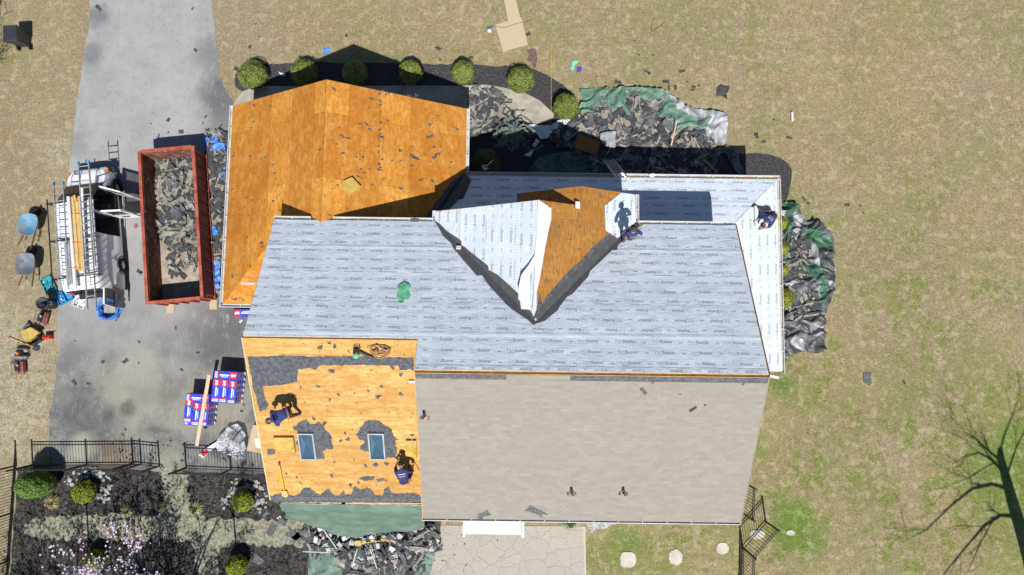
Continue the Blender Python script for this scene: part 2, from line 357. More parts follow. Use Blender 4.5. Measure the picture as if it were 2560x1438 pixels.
M['gutter_in'] = mottled('gutter_inside', (.36, .36, .34), (.50, .50, .48), 3, .7, extra=((.12, .11, .10), 5, .62))
M['siding'] = mottled('cream_siding', (.50, .48, .43), (.56, .54, .50), 2, .7)
M['fascia'] = mottled('pale_timber', (.50, .36, .20), (.62, .47, .28), 5, .8)
M['shing_dark'] = mottled('shingle_underside', (.036, .038, .042), (.075, .078, .083), 7, .85, .3, 30)
M['shing_tan'] = mottled('shingle_granules', (.20, .18, .145), (.33, .30, .25), 8, .95, .4, 40)
M['shing_grey'] = mottled('shingle_grey_granules', (.085, .088, .092), (.14, .145, .15), 9, .9, .4, 40)
M['heap'] = rubble('shingle_rubble', (.035, .036, .040), (.11, .108, .10), (.26, .24, .20), 5, .56)
M['tarp_green'] = mottled('green_tarpaulin', (.085, .165, .120), (.135, .235, .175), 2.5, .5, .22, 9, spec=.4)
M['tarp_sage'] = mottled('sage_tarpaulin', (.10, .165, .125), (.155, .225, .18), 1.6, .55, .22, 9, spec=.3)
M['tarp_green_dk'] = mottled('dark_green_tarpaulin', (.035, .10, .06), (.06, .15, .09), 2.5, .5, .22, 9, spec=.4)
M['tarp_silver'] = mottled('silver_tarpaulin', (.26, .265, .28), (.42, .43, .45), 3, .52, .3, 9, metal=.1, spec=.5)
M['tarp_grey'] = mottled('charcoal_tarpaulin', (.05, .052, .054), (.14, .143, .15), 2, .46, .3, 9, metal=.05, spec=.5)
M['tarp_blue'] = mottled('blue_tarpaulin', (.045, .16, .58), (.10, .28, .75), 4, .5, .5, 12, spec=.4)
M['leaf_box'] = mottled('boxwood_leaf', (.12, .165, .025), (.25, .29, .06), 3, .6)
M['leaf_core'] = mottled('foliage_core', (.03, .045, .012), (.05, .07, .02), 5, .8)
M['leaf_yellow'] = mottled('golden_leaf', (.13, .16, .010), (.30, .30, .018), 5, .6)
M['leaf_green'] = mottled('green_leaf', (.075, .15, .02), (.14, .23, .04), 4, .6)
M['leaf_holly'] = mottled('holly_leaf', (.03, .055, .02), (.08, .10, .03), 6, .4, extra=((.25, .08, .05), 4, .62))
M['leaf_spruce'] = mottled('blue_spruce_needles', (.13, .17, .13), (.25, .30, .24), 5, .7)
M['bark'] = mottled('grey_bark', (.10, .085, .07), (.19, .165, .14), 8, .9, .5, 20)
M['petal'] = mottled('pink_petal', (.50, .36, .50), (.66, .56, .66), 4, .6)
M['drygrass'] = mottled('dry_grass', (.30, .27, .13), (.44, .38, .20), 8, .8)
M['yucca'] = mottled('yucca_leaf', (.22, .27, .14), (.36, .38, .24), 8, .6)
M['rock'] = mottled('white_rock', (.27, .275, .27), (.46, .455, .44), 6, .85, .4, 12)
M['stone'] = mottled('stepping_stone', (.42, .39, .34), (.54, .50, .44), 3, .85, .4, 9)
M['black'] = mottled('black_metal', (.012, .012, .014), (.02, .02, .023), 5, .45, spec=.5)
M['plastic'] = mottled('black_plastic', (.022, .024, .028), (.038, .040, .045), 3, .45, spec=.5)
M['rubber'] = mottled('tyre_rubber', (.014, .014, .015), (.025, .025, .026), 9, .85)
M['paint_white'] = mottled('van_paint', (.80, .81, .83), (.84, .85, .86), 1.5, .25, spec=.6)
M['paint_grey'] = mottled('grey_trim', (.20, .205, .215), (.26, .265, .27), 3, .5)
M['alu'] = mottled('aluminium', (.42, .43, .44), (.56, .57, .58), 3, .38, metal=.5, spec=.5)
M['glassdark'] = mottled('tinted_glass', (.012, .016, .018), (.022, .028, .028), 1, .08, spec=.7)
M['glasssky'] = mottled('skylight_glass', (.045, .11, .17), (.07, .15, .22), .8, .06, spec=.8)
M['red_rust'] = mottled('rusty_red_paint', (.30, .055, .033), (.42, .12, .065), 3, .7, .2, 12, extra=((.16, .06, .03), 5, .60))
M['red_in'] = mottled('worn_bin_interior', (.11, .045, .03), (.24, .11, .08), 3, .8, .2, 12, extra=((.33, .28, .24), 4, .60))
M['bin_floor'] = mottled('dusty_bin_floor', (.27, .22, .17), (.40, .34, .27), 3, .9, extra=((.12, .10, .085), 4, .62))
M['wood_new'] = mottled('sawn_lumber', (.52, .34, .12), (.62, .43, .17), 6, .8)
M['wood_pale'] = mottled('pale_plank', (.56, .44, .29), (.64, .52, .36), 6, .8)
M['wood_dk'] = mottled('brown_timber', (.13, .065, .03), (.22, .11, .05), 6, .8)
M['white_pl'] = mottled('white_plastic', (.66, .67, .68), (.72, .72, .72), 2, .35, spec=.5)
M['wb_blue'] = mottled('blue_barrow_tray', (.10, .24, .36), (.16, .33, .45), 3, .5, extra=((.30, .19, .13), 3.0, .50))
M['wb_grey'] = mottled('grey_barrow_tray', (.11, .15, .19), (.17, .21, .25), 3, .5, extra=((.28, .19, .14), 3.0, .49))
M['teal'] = mottled('teal_plastic', (.02, .22, .28), (.05, .33, .40), 4, .5)
M['blue_pl'] = mottled('blue_tool_case', (.03, .22, .50), (.05, .30, .60), 4, .5)
M['maroon'] = mottled('maroon_paint', (.22, .07, .065), (.33, .13, .12), 5, .5)
M['redplastic'] = mottled('red_plastic', (.65, .02, .01), (.75, .05, .02), 4, .4)
M['foam'] = mottled('yellow_foam', (.42, .28, .055), (.52, .37, .10), 3, .9, .3, 18, extra=((.25, .17, .04), 4, .62))
M['cardboard'] = mottled('cardboard', (.42, .31, .20), (.52, .40, .27), 3, .85)
M['yellow'] = mottled('yellow_fibreglass', (.75, .42, .01), (.80, .48, .03), 3, .45)
M['orange'] = mottled('orange_plastic', (.70, .16, .01), (.75, .22, .02), 3, .5)
M['navy'] = mottled('navy_cloth', (.028, .036, .12), (.045, .056, .18), 7, .9, .4, 18)
M['jeans'] = mottled('dark_work_trousers', (.045, .042, .038), (.10, .092, .08), 8, .9, .3, 18)
M['skin'] = mottled('skin', (.36, .20, .13), (.42, .24, .16), 8, .5)
M['hair'] = mottled('dark_hair', (.02, .016, .013), (.035, .028, .022), 20, .7)
M['capgrey'] = mottled('charcoal_cap', (.035, .036, .038), (.07, .07, .07), 12, .85)
M['leather'] = mottled('tan_leather', (.28, .13, .04), (.42, .22, .08), 9, .6, .3, 20)
M['green_cloth'] = mottled('mint_green_cloth', (.11, .43, .22), (.19, .55, .32), 7, .85, .5, 14)
M['mint'] = mottled('turquoise_cloth', (.12, .52, .36), (.22, .62, .47), 7, .85, .5, 14)
M['brown_cloth'] = mottled('plum_brown_cloth', (.115, .075, .07), (.17, .115, .105), 7, .9, .5, 14)
M['navy_rag'] = mottled('blue_rag', (.05, .06, .30), (.08, .10, .40), 7, .9, .5, 14)
M['gaf_red'] = mottled('red_wrapper', (.60, .02, .035), (.68, .04, .06), 5, .3, spec=.5)
M['gaf_blue'] = mottled('blue_wrapper', (.03, .06, .50), (.05, .10, .62), 5, .3, spec=.5)
M['ink_white'] = mottled('white_ink', (.68, .68, .70), (.75, .75, .77), 5, .5)
M['paperwhite'] = mottled('white_wrap', (.60, .61, .63), (.70, .70, .72), 5, .4)
n = NT('crinkled_film', .12, spec=.8); n.b.inputs['Alpha'].default_value = .80
n.bump(n.noise(14, 5, .7, dist=1.5), 1.0, .06); M['film'] = n.col(n.mix(n.ramp(n.noise(7, 5, .7, dist=1), .4, .62), (.50, .52, .55), (.80, .82, .84)))
n = NT('windscreen', .05, spec=.7); n.b.inputs['Alpha'].default_value = .75; M['glass'] = n.col((.02, .03, .028))

n = NT('skylight_pane', .04, spec=.9); n.b.inputs['Alpha'].default_value = .55; M['glasssky'] = n.col((.06, .13, .19))
# ================================================================ ground
def ground(name, poly, z, m, rgh=0, step=.4):
    if rgh: poly = rough(poly, rgh, step)
    return MB().prism(poly, z - .30 if z < .01 else z - .02, z).build(name, m, kind='structure')
me = MB(); me.add([(-90,-90,0), (90,-90,0), (90,90,0), (-90,90,0)], [(0,1,2,3)]); me.build('lawn', M['lawn'], kind='structure')
drive = gp([(226,-60),(224,60),(207,160),(192,260),(180,360),(170,450),(160,560),(150,700),(143,790),(140,850),(152,870),(140,905),(138,960),(124,1030),(122,1110),(126,1172),(700,1185),(900,1185),(900,700),(620,260),(588,262),(574,243),(560,220),(549,190),(541,100),(530,20),(526,-60)])
ground('driveway', drive, .008, M['asphalt'], .03, .35)
ground('front_mulch_bed', smoothpoly(gp([(600,165),(680,157),(900,157),(1290,165),(1345,175),(1400,205),(1440,245),(1470,300),(1500,380),(1850,385),(1900,382),(1950,392),(1982,420),(1975,470),(1962,520),(1985,560),(1985,930),(1700,930),(1150,700),(1150,330),(1000,240),(640,240),(588,225),(586,190)]), 2), .004, M['mulch'], .05, .25)
ground('front_path', gp([(580,268),(592,245),(608,228),(640,216),(1172,214),(1215,212),(1262,220),(1310,232),(1350,252),(1385,285),(1382,300),(1340,312),(1300,300),(1180,330),(1150,345),(1100,345),(600,300)]), .010, M['concrete'], .01, .3)
ground('garden_bed', gp([(44,1168),(700,1176),(1100,1200),(1100,1460),(420,1800),(-40,1800),(20,1500)]), .004, M['mulch_back'], .06, .3)
ground('gravel_path', smoothpoly(gp([(60,1302),(150,1288),(300,1286),(388,1290),(410,1270),(404,1200),(400,1165),(466,1165),(470,1230),(480,1290),(560,1298),(700,1300),(860,1300),(860,1365),(700,1366),(562,1358),(545,1400),(548,1500),(500,1500),(490,1380),(470,1350),(300,1348),(220,1350),(60,1346)]), 1), .009, M['sand'], .11, .12)
ground('patio', gp([(1064,1313),(1460,1316),(1463,1480),(1062,1480)]), .02, M['patio'])
n = NT('edge_concrete', .9); n.col((.46, .43, .36)); M['edge'] = n.mat
ground('patio_kerb', gp([(1458,1316),(1463,1316),(1466,1480),(1461,1480)]), .024, M['edge'])

# ================================================================ house
house = root('house', 'large house with its roof partly stripped to plywood and partly under grey underlay', 'house', (0,0,0), PH)
zE, zR, zE1, zG = 5.95, 8.90, 3.25, 6.05
XL, XM, XR_ = -8.70, -3.06, 8.07; YF, YR, YB = 4.54, -.75, -5.93; YR2, YB2 = .25, -5.60
GXL, GXR, GYF, GYB = -11.6, -1.98, 9.76, 1.6; GXM = (GXL+GXR)/2 - .18
pF = Plane(hf(XL,YF,zE), hf(XR_,YF,zE), hf(XL,YR,zR))                    # main front slope
pB = Plane(hf(XM,YB,zE), hf(XR_,YB,zE), hf(XM,YR,zR))                    # main back slope
zR2 = zE + (zR-zE)*(YF-YR2)/(YF-YR); sB = (zR-zE)/(YR-YB); zB2 = zR2 - sB*(YR2-YB2)
pB2 = Plane(hf(XL,YB2,zB2), hf(XM,YB2,zB2), hf(XL,YR2,zR2))              # left back slope
pGL = Plane(hf(GXL,GYF,3.15), hf(GXL,GYB,3.15), hf(GXM,GYF,zG))
pGR = Plane(hf(GXR,GYF,3.15), hf(GXR,GYB,3.15), hf(GXM,GYF,zG))
gs = (zG-3.15)/(GXM-GXL)
pGB = Plane(hf(GXL,GYB,3.15), hf(XL,GYB,3.15), hf(GXL,GYB+2,3.15+2*gs))
LX, LY, ls = 10.68, 6.98, .30
pLF = Plane(hf(GXR,LY,zE1), hf(LX,LY,zE1), hf(GXR,LY-2,zE1+2*ls))       # lower front roof
pLR = Plane(hf(LX,LY,zE1), hf(LX,-.75,zE1), hf(LX-2,LY,zE1+2*ls))       # lower right roof
BXL, BXR, BYF, BYF2 = -2.83, 4.43, 4.93, 5.62; BXM = (BXL+BXR)/2; bs = .57; zBG = zE + bs*(BXM-BXL)
pDL = Plane(hf(BXL,BYF,zE), hf(BXL,0,zE), hf(BXM,BYF,zBG))
pDR = Plane(hf(BXR,BYF2,zE), hf(BXR,0,zE), hf(BXM,BYF2,zBG))
SXL = .22; SXM = (SXL+BXR)/2; zSG = zE + bs*(SXM-SXL)
pSL = Plane(hf(SXL,BYF2,zE), hf(SXL,0,zE), hf(SXM,BYF2,zSG))
def P2(pl, *xyz): return [pl.uv(hf(*q)) for q in xyz]
def part(mb, name, mats, parent=None, **k): return mb.build(name, mats, parent or house, **k)
# walls
w = MB()
def wall(x0, y0, x1, y1, z0, z1):
    w.prism([tuple(hf(x, y)[:2]) for x, y in ((x0,y0),(x1,y0),(x1,y1),(x0,y1))], z0, z1)
wall(XL+.3, YB2+.35, XM+.2, YF-.35, .02, zB2-.12); wall(XM+.3, YB+.35, XR_-.3, YF-.35, .02, zE-.12)
wall(GXL+.3, GYB+.3, GXR-.3, GYF-.35, .02, 3.0); wall(GXR-.3, YF-.4, LX-.35, LY-.5, .02, 3.1); wall(XR_-.35, -.6, LX-.35, YF, .02, 3.1)
wall(BXL+.35, YF-1, BXR-.35, BYF-.3, zE1, zE-.12); wall(SXL+.3, YF-.5, BXR-.35, BYF2-.3, zE1, zE-.12)
part(w, 'wall', M['siding'])
def gable(a, b, c, t=.12, name='gable_wall'):
    A, B, C = (hf(*q) for q in (a, b, c)); m = MB(); nn = (B-A).cross(C-A).normalized()*t/2
    vs = [q+nn for q in (A,B,C)] + [q-nn for q in (A,B,C)]
    m.add(vs, [(0,1,2),(5,4,3),(0,3,4,1),(1,4,5,2),(2,5,3,0)]); part(m, name, M['siding'])
d = .14
gable((XR_-.3,YB+.3,zE-d), (XR_-.3,YF-.3,zE-d), (XR_-.3,YR,zR-d)); gable((XM+.3,YB+.3,zE-d), (XM+.3,YF-.3,zE-d), (XM+.3,YR,zR-d))
gable((XL+.3,YB2+.3,zB2-d), (XL+.3,YF-.6,zE-d), (XL+.3,YR2,zR2-d)); gable((GXL+.3,GYF-.35,3.0), (GXR-.3,GYF-.35,3.0), (GXM,GYF-.35,zG-d))
gable((BXL+.3,BYF-.3,zE-d), (BXR-.3,BYF-.3,zE-d), (BXM,BYF-.3,zBG-d)); gable((SXL+.3,BYF2-.3,zE-d), (BXR-.3,BYF2-.3,zE-d), (SXM,BYF2-.3,zSG-d))
T = -.06
def deck(pl, pts, m, name='roof_deck', side=None):
    mb = MB(); mb.slab(pl, pts, T, 0, 0, 1); return part(mb, name, [m, M['fascia']])
# main decks
deck(pF, P2(pF, (XL,YF,zE),(XR_,YF,zE),(XR_,YR+.05,zR),(XM,YR+.05,zR),(XM,YR2+.05,zR2),(XL,YR2+.05,zR2)), M['ply_back'])
deck(pB, P2(pB, (XM,YB,zE),(XR_,YB,zE),(XR_,YR-.09,zR),(XM,YR-.09,zR)), M['ply_back'])
deck(pB2, P2(pB2, (XL,YB2,zB2),(XM+.3,YB2,zB2),(XM+.3,YR2-.06,zR2),(XL,YR2-.06,zR2)), M['ply_back'])
# ridge beams seen in the open vent slots
rb = MB(); rb.bar(hf(XM,YR-.02,zR-.16), hf(XR_,YR-.02,zR-.16), .05, .14); rb.bar(hf(XL,YR2-.01,zR2-.14), hf(XM,YR2-.01,zR2-.14), .05, .14)
for i in range(19):
    x = XM + .1 + i*.61; rb.bar(hf(x,YR-.25,zR-.16), hf(x,YR+.15,zR-.12), .04, .07) if x < XR_ else None
for i in range(10):
    x = XL + .1 + i*.61; rb.bar(hf(x,YR2-.2,zR2-.14), hf(x,YR2+.1,zR2-.12), .04, .07) if x < XM else None
part(rb, 'ridge_beam', M['wood_dk'])
# garage
dG = zG - 3.15
def zgl(x): return 3.15 + gs*(x-GXL)
hipx = GXL + (YF-.2-GYB)
deck(pGL, [pGL.uv(hf(GXL,GYF,3.15)), pGL.uv(hf(GXM,GYF,zG)), pGL.uv(hf(GXM,YF-1.4,zG)), pGL.uv(hf(XL+.4,YF-1.4,zgl(XL+.4))), pGL.uv(hf(XL+.4,GYB+(XL+.4-GXL),zgl(XL+.4))), pGL.uv(hf(GXL,GYB,3.15))], M['ply_garage'])
gsr = (zG-3.15)/(GXR-GXM)
deck(pGR, [pGR.uv(hf(GXR,GYF,3.15)), pGR.uv(hf(GXR,YF-.4,3.15)), pGR.uv(hf(GXM,YF-1.4,zG)), pGR.uv(hf(GXM,GYF,zG))], M['ply_garage'])
deck(pGB, [pGB.uv(hf(GXL,GYB,3.15)), pGB.uv(hf(XL+.4,GYB,3.15)), pGB.uv(hf(XL+.4,GYB+XL+.4-GXL,3.15+gs*(XL+.4-GXL)))], M['ply_garage'])
# lower front and right roofs (deck below, underlay above)
LW = YF-.45
deck(pLF, [pLF.uv(hf(GXR+.02,LY,zE1)), pLF.uv(hf(LX,LY,zE1)), pLF.uv(hf(LX-(LY-LW),LW,zE1+ls*(LY-LW))), pLF.uv(hf(GXR-(LY-LW)*.98,LW,zE1+ls*(LY-LW)))], M['ply_back'])
XW = XR_-.35
deck(pLR, [pLR.uv(hf(LX,LY,zE1)), pLR.uv(hf(LX,-.78,zE1)), pLR.uv(hf(XW,-.78,zE1+ls*(LX-XW))), pLR.uv(hf(XW,LY-(LX-XW),zE1+ls*(LX-XW)))], M['ply_back'])
# cross gable decks: valleys follow the main front slope
mf = (zR-zE)/(YF-YR)
def yv(z): return YF - (z-zE)/mf
deck(pDL, P2(pDL, (BXL,BYF,zE),(BXL,YF,zE),(BXM,yv(zBG),zBG),(BXM,BYF,zBG)), M['ply_gable'])
def zdr(x): return zE + bs*(BXR-x)
deck(pDR, P2(pDR, (BXR,BYF2,zE),(BXR,YF,zE),(BXM,yv(zBG),zBG),(BXM,BYF,zBG),(SXM,BYF,zSG),(SXM,BYF2,zSG)), M['ply_gable'])
deck(pSL, P2(pSL, (SXL,BYF2,zE),(SXL,BYF-.03,zE),(BXR-(SXM-SXL)-.0,BYF,zSG-.0),(SXM,BYF2,zSG)), M['ply_gable']) if False else None
deck(pSL, [pSL.uv(hf(SXL,BYF2,zE)), pSL.uv(hf(SXL,BYF-.35,zE)), pSL.uv(hf(SXM,BYF-.35,zSG)), pSL.uv(hf(SXM,BYF2,zSG))], M['ply_gable'])
# ---- lettering
def text_mesh(body, size=1.0, off=0.0, shear=0.0, xs=1.0):
    cu = bpy.data.curves.new('t', 'FONT'); cu.body = body; cu.size = size; cu.offset = off; cu.shear = shear
    cu.resolution_u = 1; cu.fill_mode = 'BOTH' if False else 'FRONT'; cu.align_x = 'LEFT'
    o = bpy.data.objects.new('t', cu); me = bpy.data.meshes.new_from_object(o)
    vs = [(q.co.x*xs, q.co.y) for q in me.vertices]; fs = [tuple(p.vertices) for p in me.polygons]
    bpy.data.objects.remove(o); bpy.data.meshes.remove(me); bpy.data.curves.remove(cu)
    x0 = min(q[0] for q in vs); x1 = max(q[0] for q in vs)
    return [(q[0]-x0, q[1]) for q in vs], fs, x1-x0
tF = text_mesh('Felt', .155, 0); tB = text_mesh('Buster', .155, .006)
def place_text(mb, pl, poly, a, s, ang, tm, h, mi):
    vs, fs, wd = tm; ca, sa = math.cos(ang), math.sin(ang); mir = -1 if pl.flip else 1
    q = [(a + x*ca - y*mir*sa, s + x*sa + y*mir*ca) for x, y in vs]
    ff = []
    for f in fs:
        cx = sum(q[i][0] for i in f)/len(f); cy = sum(q[i][1] for i in f)/len(f)
        if inpoly(cx, cy, poly): ff.append(f)
    if ff:
        used = sorted({i for f in ff for i in f}); mp = {i: k for k, i in enumerate(used)}
        H_ = h if callable(h) else (lambda a_, s_: h)
        mb.add([pl.at(q[i][0], q[i][1], H_(*q[i])) for i in used], [[mp[i] for i in f] for f in ff], mi, uvs=[q[i] for i in used])
def mark(mb, pl, poly, a, s, ang, L, wd, h, mi):
    ca, sa = math.cos(ang), math.sin(ang)
    q = [(a + x*ca - y*sa, s + x*sa + y*ca) for x, y in ((0,0),(L,0),(L,wd),(0,wd))]
    if all(inpoly(x, y, poly) for x, y in q):
        H_ = h if callable(h) else (lambda a_, s_: h)
        n_ = max(1, int(L/.08)); vv_ = []
        for i in range(n_+1):
            for w_ in (0, wd):
                x, y = a + L*i/n_*ca - w_*sa, s + L*i/n_*sa + w_*ca; vv_.append((x, y))
        mb.add([pl.at(x, y, H_(x, y)) for x, y in vv_], [(2*i, 2*i+2, 2*i+3, 2*i+1) for i in range(n_)], mi, uvs=vv_)
def felt(pl, poly, courses, along=0.0, h0=.006, h=.014, name='underlayment', step=1.18, amp=.018, a0=0, skirt=True):
    """poly in (a,s). courses: list of (s0, s1, flipped) bands; along=0 text runs level, pi/2 up-slope"""
    mb = MB(); rng = random.Random(len(poly)*7+int(abs(poly[0][0])*10))
    amin = min(p[0] for p in poly); amax = max(p[0] for p in poly); smin = min(p[1] for p in poly); smax = max(p[1] for p in poly)
    # cloth surface as a clipped grid with soft wrinkles
    st = .10; na = int((amax-amin)/st)+1; ns = int((smax-smin)/st)+1
    bm = bmesh.new(); uvp = []
    base = [bm.verts.new((p[0], p[1], 0)) for p in poly]
    bm.faces.new(base)
    if bm.faces[:] and bm.faces[:][0].normal.z < 0: bm.normal_update()
    bmesh.ops.triangulate(bm, faces=bm.faces[:])
    for i in range(1, na):
        bmesh.ops.bisect_plane(bm, geom=bm.verts[:]+bm.edges[:]+bm.faces[:], plane_co=(amin+i*st,0,0), plane_no=(1,0,0))
    for i in range(1, ns):
        bmesh.ops.bisect_plane(bm, geom=bm.verts[:]+bm.edges[:]+bm.faces[:], plane_co=(0,smin+i*st,0), plane_no=(0,1,0))
    bmesh.ops.remove_doubles(bm, verts=bm.verts[:], dist=.002)
    bm.verts.index_update(); vs = []; uvs = []
    def surf(a, s):
        wv = abs(noise.noise(Vector((a*1.0+s*.7, s*1.7-a*.5, 3.1+amin))))*amp*1.3 + abs(noise.noise(Vector((a*2.4-s*1.5, s*2.7+a, 7+amin))))*amp*.5
        lap = 0
        for k, (c0, c1, fl) in enumerate(courses):
            q = s if along == 0 else a
            if c0 <= q < c1: lap = .005*(k % 2) + .016*max(0, 1-(q-c0)/.07)
        return h + wv + lap
    for v in bm.verts:
        a, s = v.co.x, v.co.y; vs.append(pl.at(a, s, surf(a, s))); uvs.append((a, s))
    fs = []
    for f in bm.faces:
        idx = [v.index for v in f.verts]
        nz = (vs[idx[1]]-vs[idx[0]]).cross(vs[idx[-1]]-vs[idx[0]]).dot(pl.n); fs.append(idx if nz > 0 else idx[::-1])
    bm.free(); mb.add(vs, fs, 0, uvs=uvs); mb.hasuv = True
    for i in range(len(poly)):
        p, q = poly[i], poly[(i+1) % len(poly)]
        mb.add([pl.at(p[0],p[1],h0), pl.at(q[0],q[1],h0), pl.at(q[0],q[1],h+.004), pl.at(p[0],p[1],h+.004)], [(0,1,2,3)], 0, uvs=[p,q,q,p])
    mir = -1 if pl.flip else 1
    ht = lambda a_, s_: surf(a_, s_) + .004
    for k, (c0, c1, fl) in enumerate(courses):
        Lc = c1 - c0
        for r in range(3):
            q = c0 + (r+.5)*Lc/3 + .02
            off = (a0 + k*.43 + r*.05) % step
            lo, hi = (amin, amax) if along == 0 else (smin, smax)
            x = lo - step + off
            while x < hi:
                ang = (math.pi if fl else 0) + along
                wdt = tF[2] + tB[2] + .02
                def pos(dx, dy):
                    dy *= mir
                    if fl: dx, dy = -dx, -dy
                    if along == 0: return (x + dx, q + dy)
                    return (q - dy, x + dx)
                A = pos(-wdt/2, -.055); place_text(mb, pl, poly, A[0], A[1], ang, tF, ht, 2)
                A = pos(-wdt/2 + tF[2] + .02, -.055); place_text(mb, pl, poly, A[0], A[1], ang, tB, ht, 1)
                A = pos(-wdt/2, -.095); mark(mb, pl, poly, A[0], A[1], ang, .24, .009, ht, 2)
                A = pos(step/2-.06, -.02); mark(mb, pl, poly, A[0], A[1], ang, .13, .035, ht, 1)
                x += step
        x = (amin if along == 0 else smin) + .2 + (k*.3) % 1
        hi = amax if along == 0 else smax
        qq = c0 + .05 if not fl else c1 - .07
        qq2 = c1 - .035
        while x < hi:
            for Q_ in ((qq,) if fl else (qq2,)):
                if along == 0: mark(mb, pl, poly, x, Q_, 0, .66, .022, ht, 1)
                else: mark(mb, pl, poly, Q_, x, math.pi/2, .66, .022, ht, 1)
            x += step
    mb.hasuv = True
    return part(mb, name, [M['felt'], M['felt_print'], M['felt_print_thin']])
def bands(q0, q1, w=1.12, fl0=False):
    out = []; k = 0
    while q0 < q1: out.append((q0, min(q0+w, q1+.4), (k % 2 == 1) ^ fl0)); q0 += w; k += 1
    return out
HS = math.hypot(YF-YR, zR-zE)
# front slope felt, cut round the cross gable valleys
zapx = zBG; apx = pF.uv(hf(BXM, yv(zBG), zBG)); vl = pF.uv(hf(BXL,YF,zE)); vr = pF.uv(hf(BXR,YF,zE))
pf_poly = [(0.02,.02), (vl[0]-.05,.02), (vl[0]+.1,.25), (apx[0],apx[1]+.25), (vr[0]-.1,.3), (vr[0]+.3,.02), (XR_-XL-.03,.02), (XR_-XL-.03,HS-.05), (XM-XL+.02,HS-.05), (XM-XL+.02, P2(pF,(XM,YR2,zR2))[0][1]-.02), (.02, P2(pF,(XL,YR2,zR2))[0][1]-.02)]
felt(pF, pf_poly, bands(.02, HS, 1.17))
# lower roofs felt
low = [pLF.px(1165,449), pLF.px(1943,449)]
lf_poly = [pLF.uv(hf(GXR+.25,LY-.06,zE1+.03)), pLF.uv(hf(LX-.05,LY-.05,zE1+.02)), pLF.uv(hf(LX-(LY-LW)-.02,LW+.02,zE1+ls*(LY-LW))), pLF.uv(hf(-3.35,LW+.02,zE1+ls*(LY-LW))), pLF.uv(hf(-3.25,LW+.9,zE1+ls*(LY-LW-.9))), pLF.uv(hf(-3.0,LW+.92,zE1+ls*(LY-LW-.92))),pLF.uv(hf(-2.95,LW+1.4,zE1+ls*(LY-LW-1.4)))]
felt(pLF, lf_poly, bands(.0, 3.3, 1.12), a0=.5)
lr_poly = [pLR.uv(hf(LX-.05,LY-.05,zE1+.02)), pLR.uv(hf(LX-.03,-.79,zE1+.02)), pLR.uv(hf(XW+.01,-.79,zE1+ls*(LX-XW))), pLR.uv(hf(XW+.01,LY-(LX-XW)+.02,zE1+ls*(LX-XW)))]
def felt_up(pl, poly, s0, s1, name='underlayment', **k): return felt(pl, poly, bands(s0, s1, 1.12), 0.0, name=name, **k)
felt(pLR, lr_poly, bands(.0, 3.3, 1.12, True), a0=.2)
# left half of cross gable: felt with its loose edge folded near the ridge
dl_poly = [pDL.px(u, v) for u, v in [(1092,529),(1097,552),(1150,640),(1160,655),(1215,690),(1233,705),(1297,745),(1297,752),(1331,782),(1335,700),(1352,640),(1372,560),(1376,520),(1340,506)]]
dl_poly = [pDL.uv(hf(BXL+.03,BYF-.03,zE)), pDL.uv(hf(BXL+.03,YF-.03,zE)), pDL.uv(hf(BXM-.03,yv(zBG)+.06,zBG)), pDL.uv(hf(BXM,yv(zBG)+.1,zBG)), pDL.uv(hf(BXM,BYF-.02,zBG))]
felt(pDL, dl_poly, bands(.0, 4.4, 1.12), a0=.1)
fl = MB()
fold = [pDR.px(u, v) for u, v in [(1339,505),(1376,520),(1374,560),(1362,620),(1350,690),(1338,745),(1331,780)]]
fl.slab(pDR, [pDR.uv(hf(BXM,BYF+.0,zBG))] + fold[1:] , .012, .022); part(fl, 'underlayment_fold', M['felt_back'])
fl = MB()
lift = [(1376,520),(1374,552),(1360,600),(1350,640),(1337,665),(1326,690),(1326,725),(1330,775)]
pts3 = []
for i, (u, v) in enumerate(lift):
    a, s = pDR.px(u, v) if i < 4 else pDL.px(u, v); pts3.append((pDR if i < 4 else pDL).at(a, s, .06+.05*math.sin(i)))
rr = []
for i, p in enumerate(pts3):
    rr += [p, p + Vector((-.28 - .10*math.sin(i*1.3), .02, .06))]
fl.add(rr, [(2*i, 2*i+2, 2*i+3, 2*i+1) for i in range(len(pts3)-1)], 0); fl.add([q-Vector((0,0,.01)) for q in rr], [(2*i+1, 2*i+3, 2*i+2, 2*i) for i in range(len(pts3)-1)], 0)
part(fl, 'underlayment_fold', M['felt_back'])
# right eave patch of felt on the cross gable
felt(pDR, [pDR.px(u, v) for u, v in [(1586,487),(1553,482),(1511,514),(1513,576),(1543,596),(1552,588),(1588,556)]], bands(0, 2.2, 1.12), a0=.3)
# ---- membranes (grey) on valleys and torn old felt
def flat(pl, pts, name, m, h0=.02, h1=.028, rgh=0, step=.3, world=True):
    poly = [pl.px(u, v) for u, v in pts]
    if rgh: poly = rough(poly, rgh, step)
    mb = MB(); mb.slab(pl, poly, h0, h1); return part(mb, name, m)
def vflat(pl, outer, pts3, name, m, h0, h1):
    poly = [pl.px(u, v) for u, v in outer] + [pl.uv(hf(*q)) for q in pts3]
    mb = MB(); mb.slab(pl, poly, h0, h1); return part(mb, name, m)
AP = (BXM, yv(zBG), zBG)
vflat(pF, [(1345,808),(1338,812),(1334,815),(1320,802),(1280,775),(1265,762),(1222,715),(1205,690),(1192,691),(1150,642),(1133,622),(1128,610),(1108,592),(1092,562)], [(BXL,YF,zE), AP], 'valley_membrane', M['membrane'], .036, .044)
vflat(pDL, [(1100,560),(1120,580),(1155,603),(1156,614),(1222,666),(1224,678),(1245,688),(1297,735),(1297,750),(1331,783)], [AP, (BXL,YF,zE)], 'valley_membrane', M['membrane'], .045, .052)
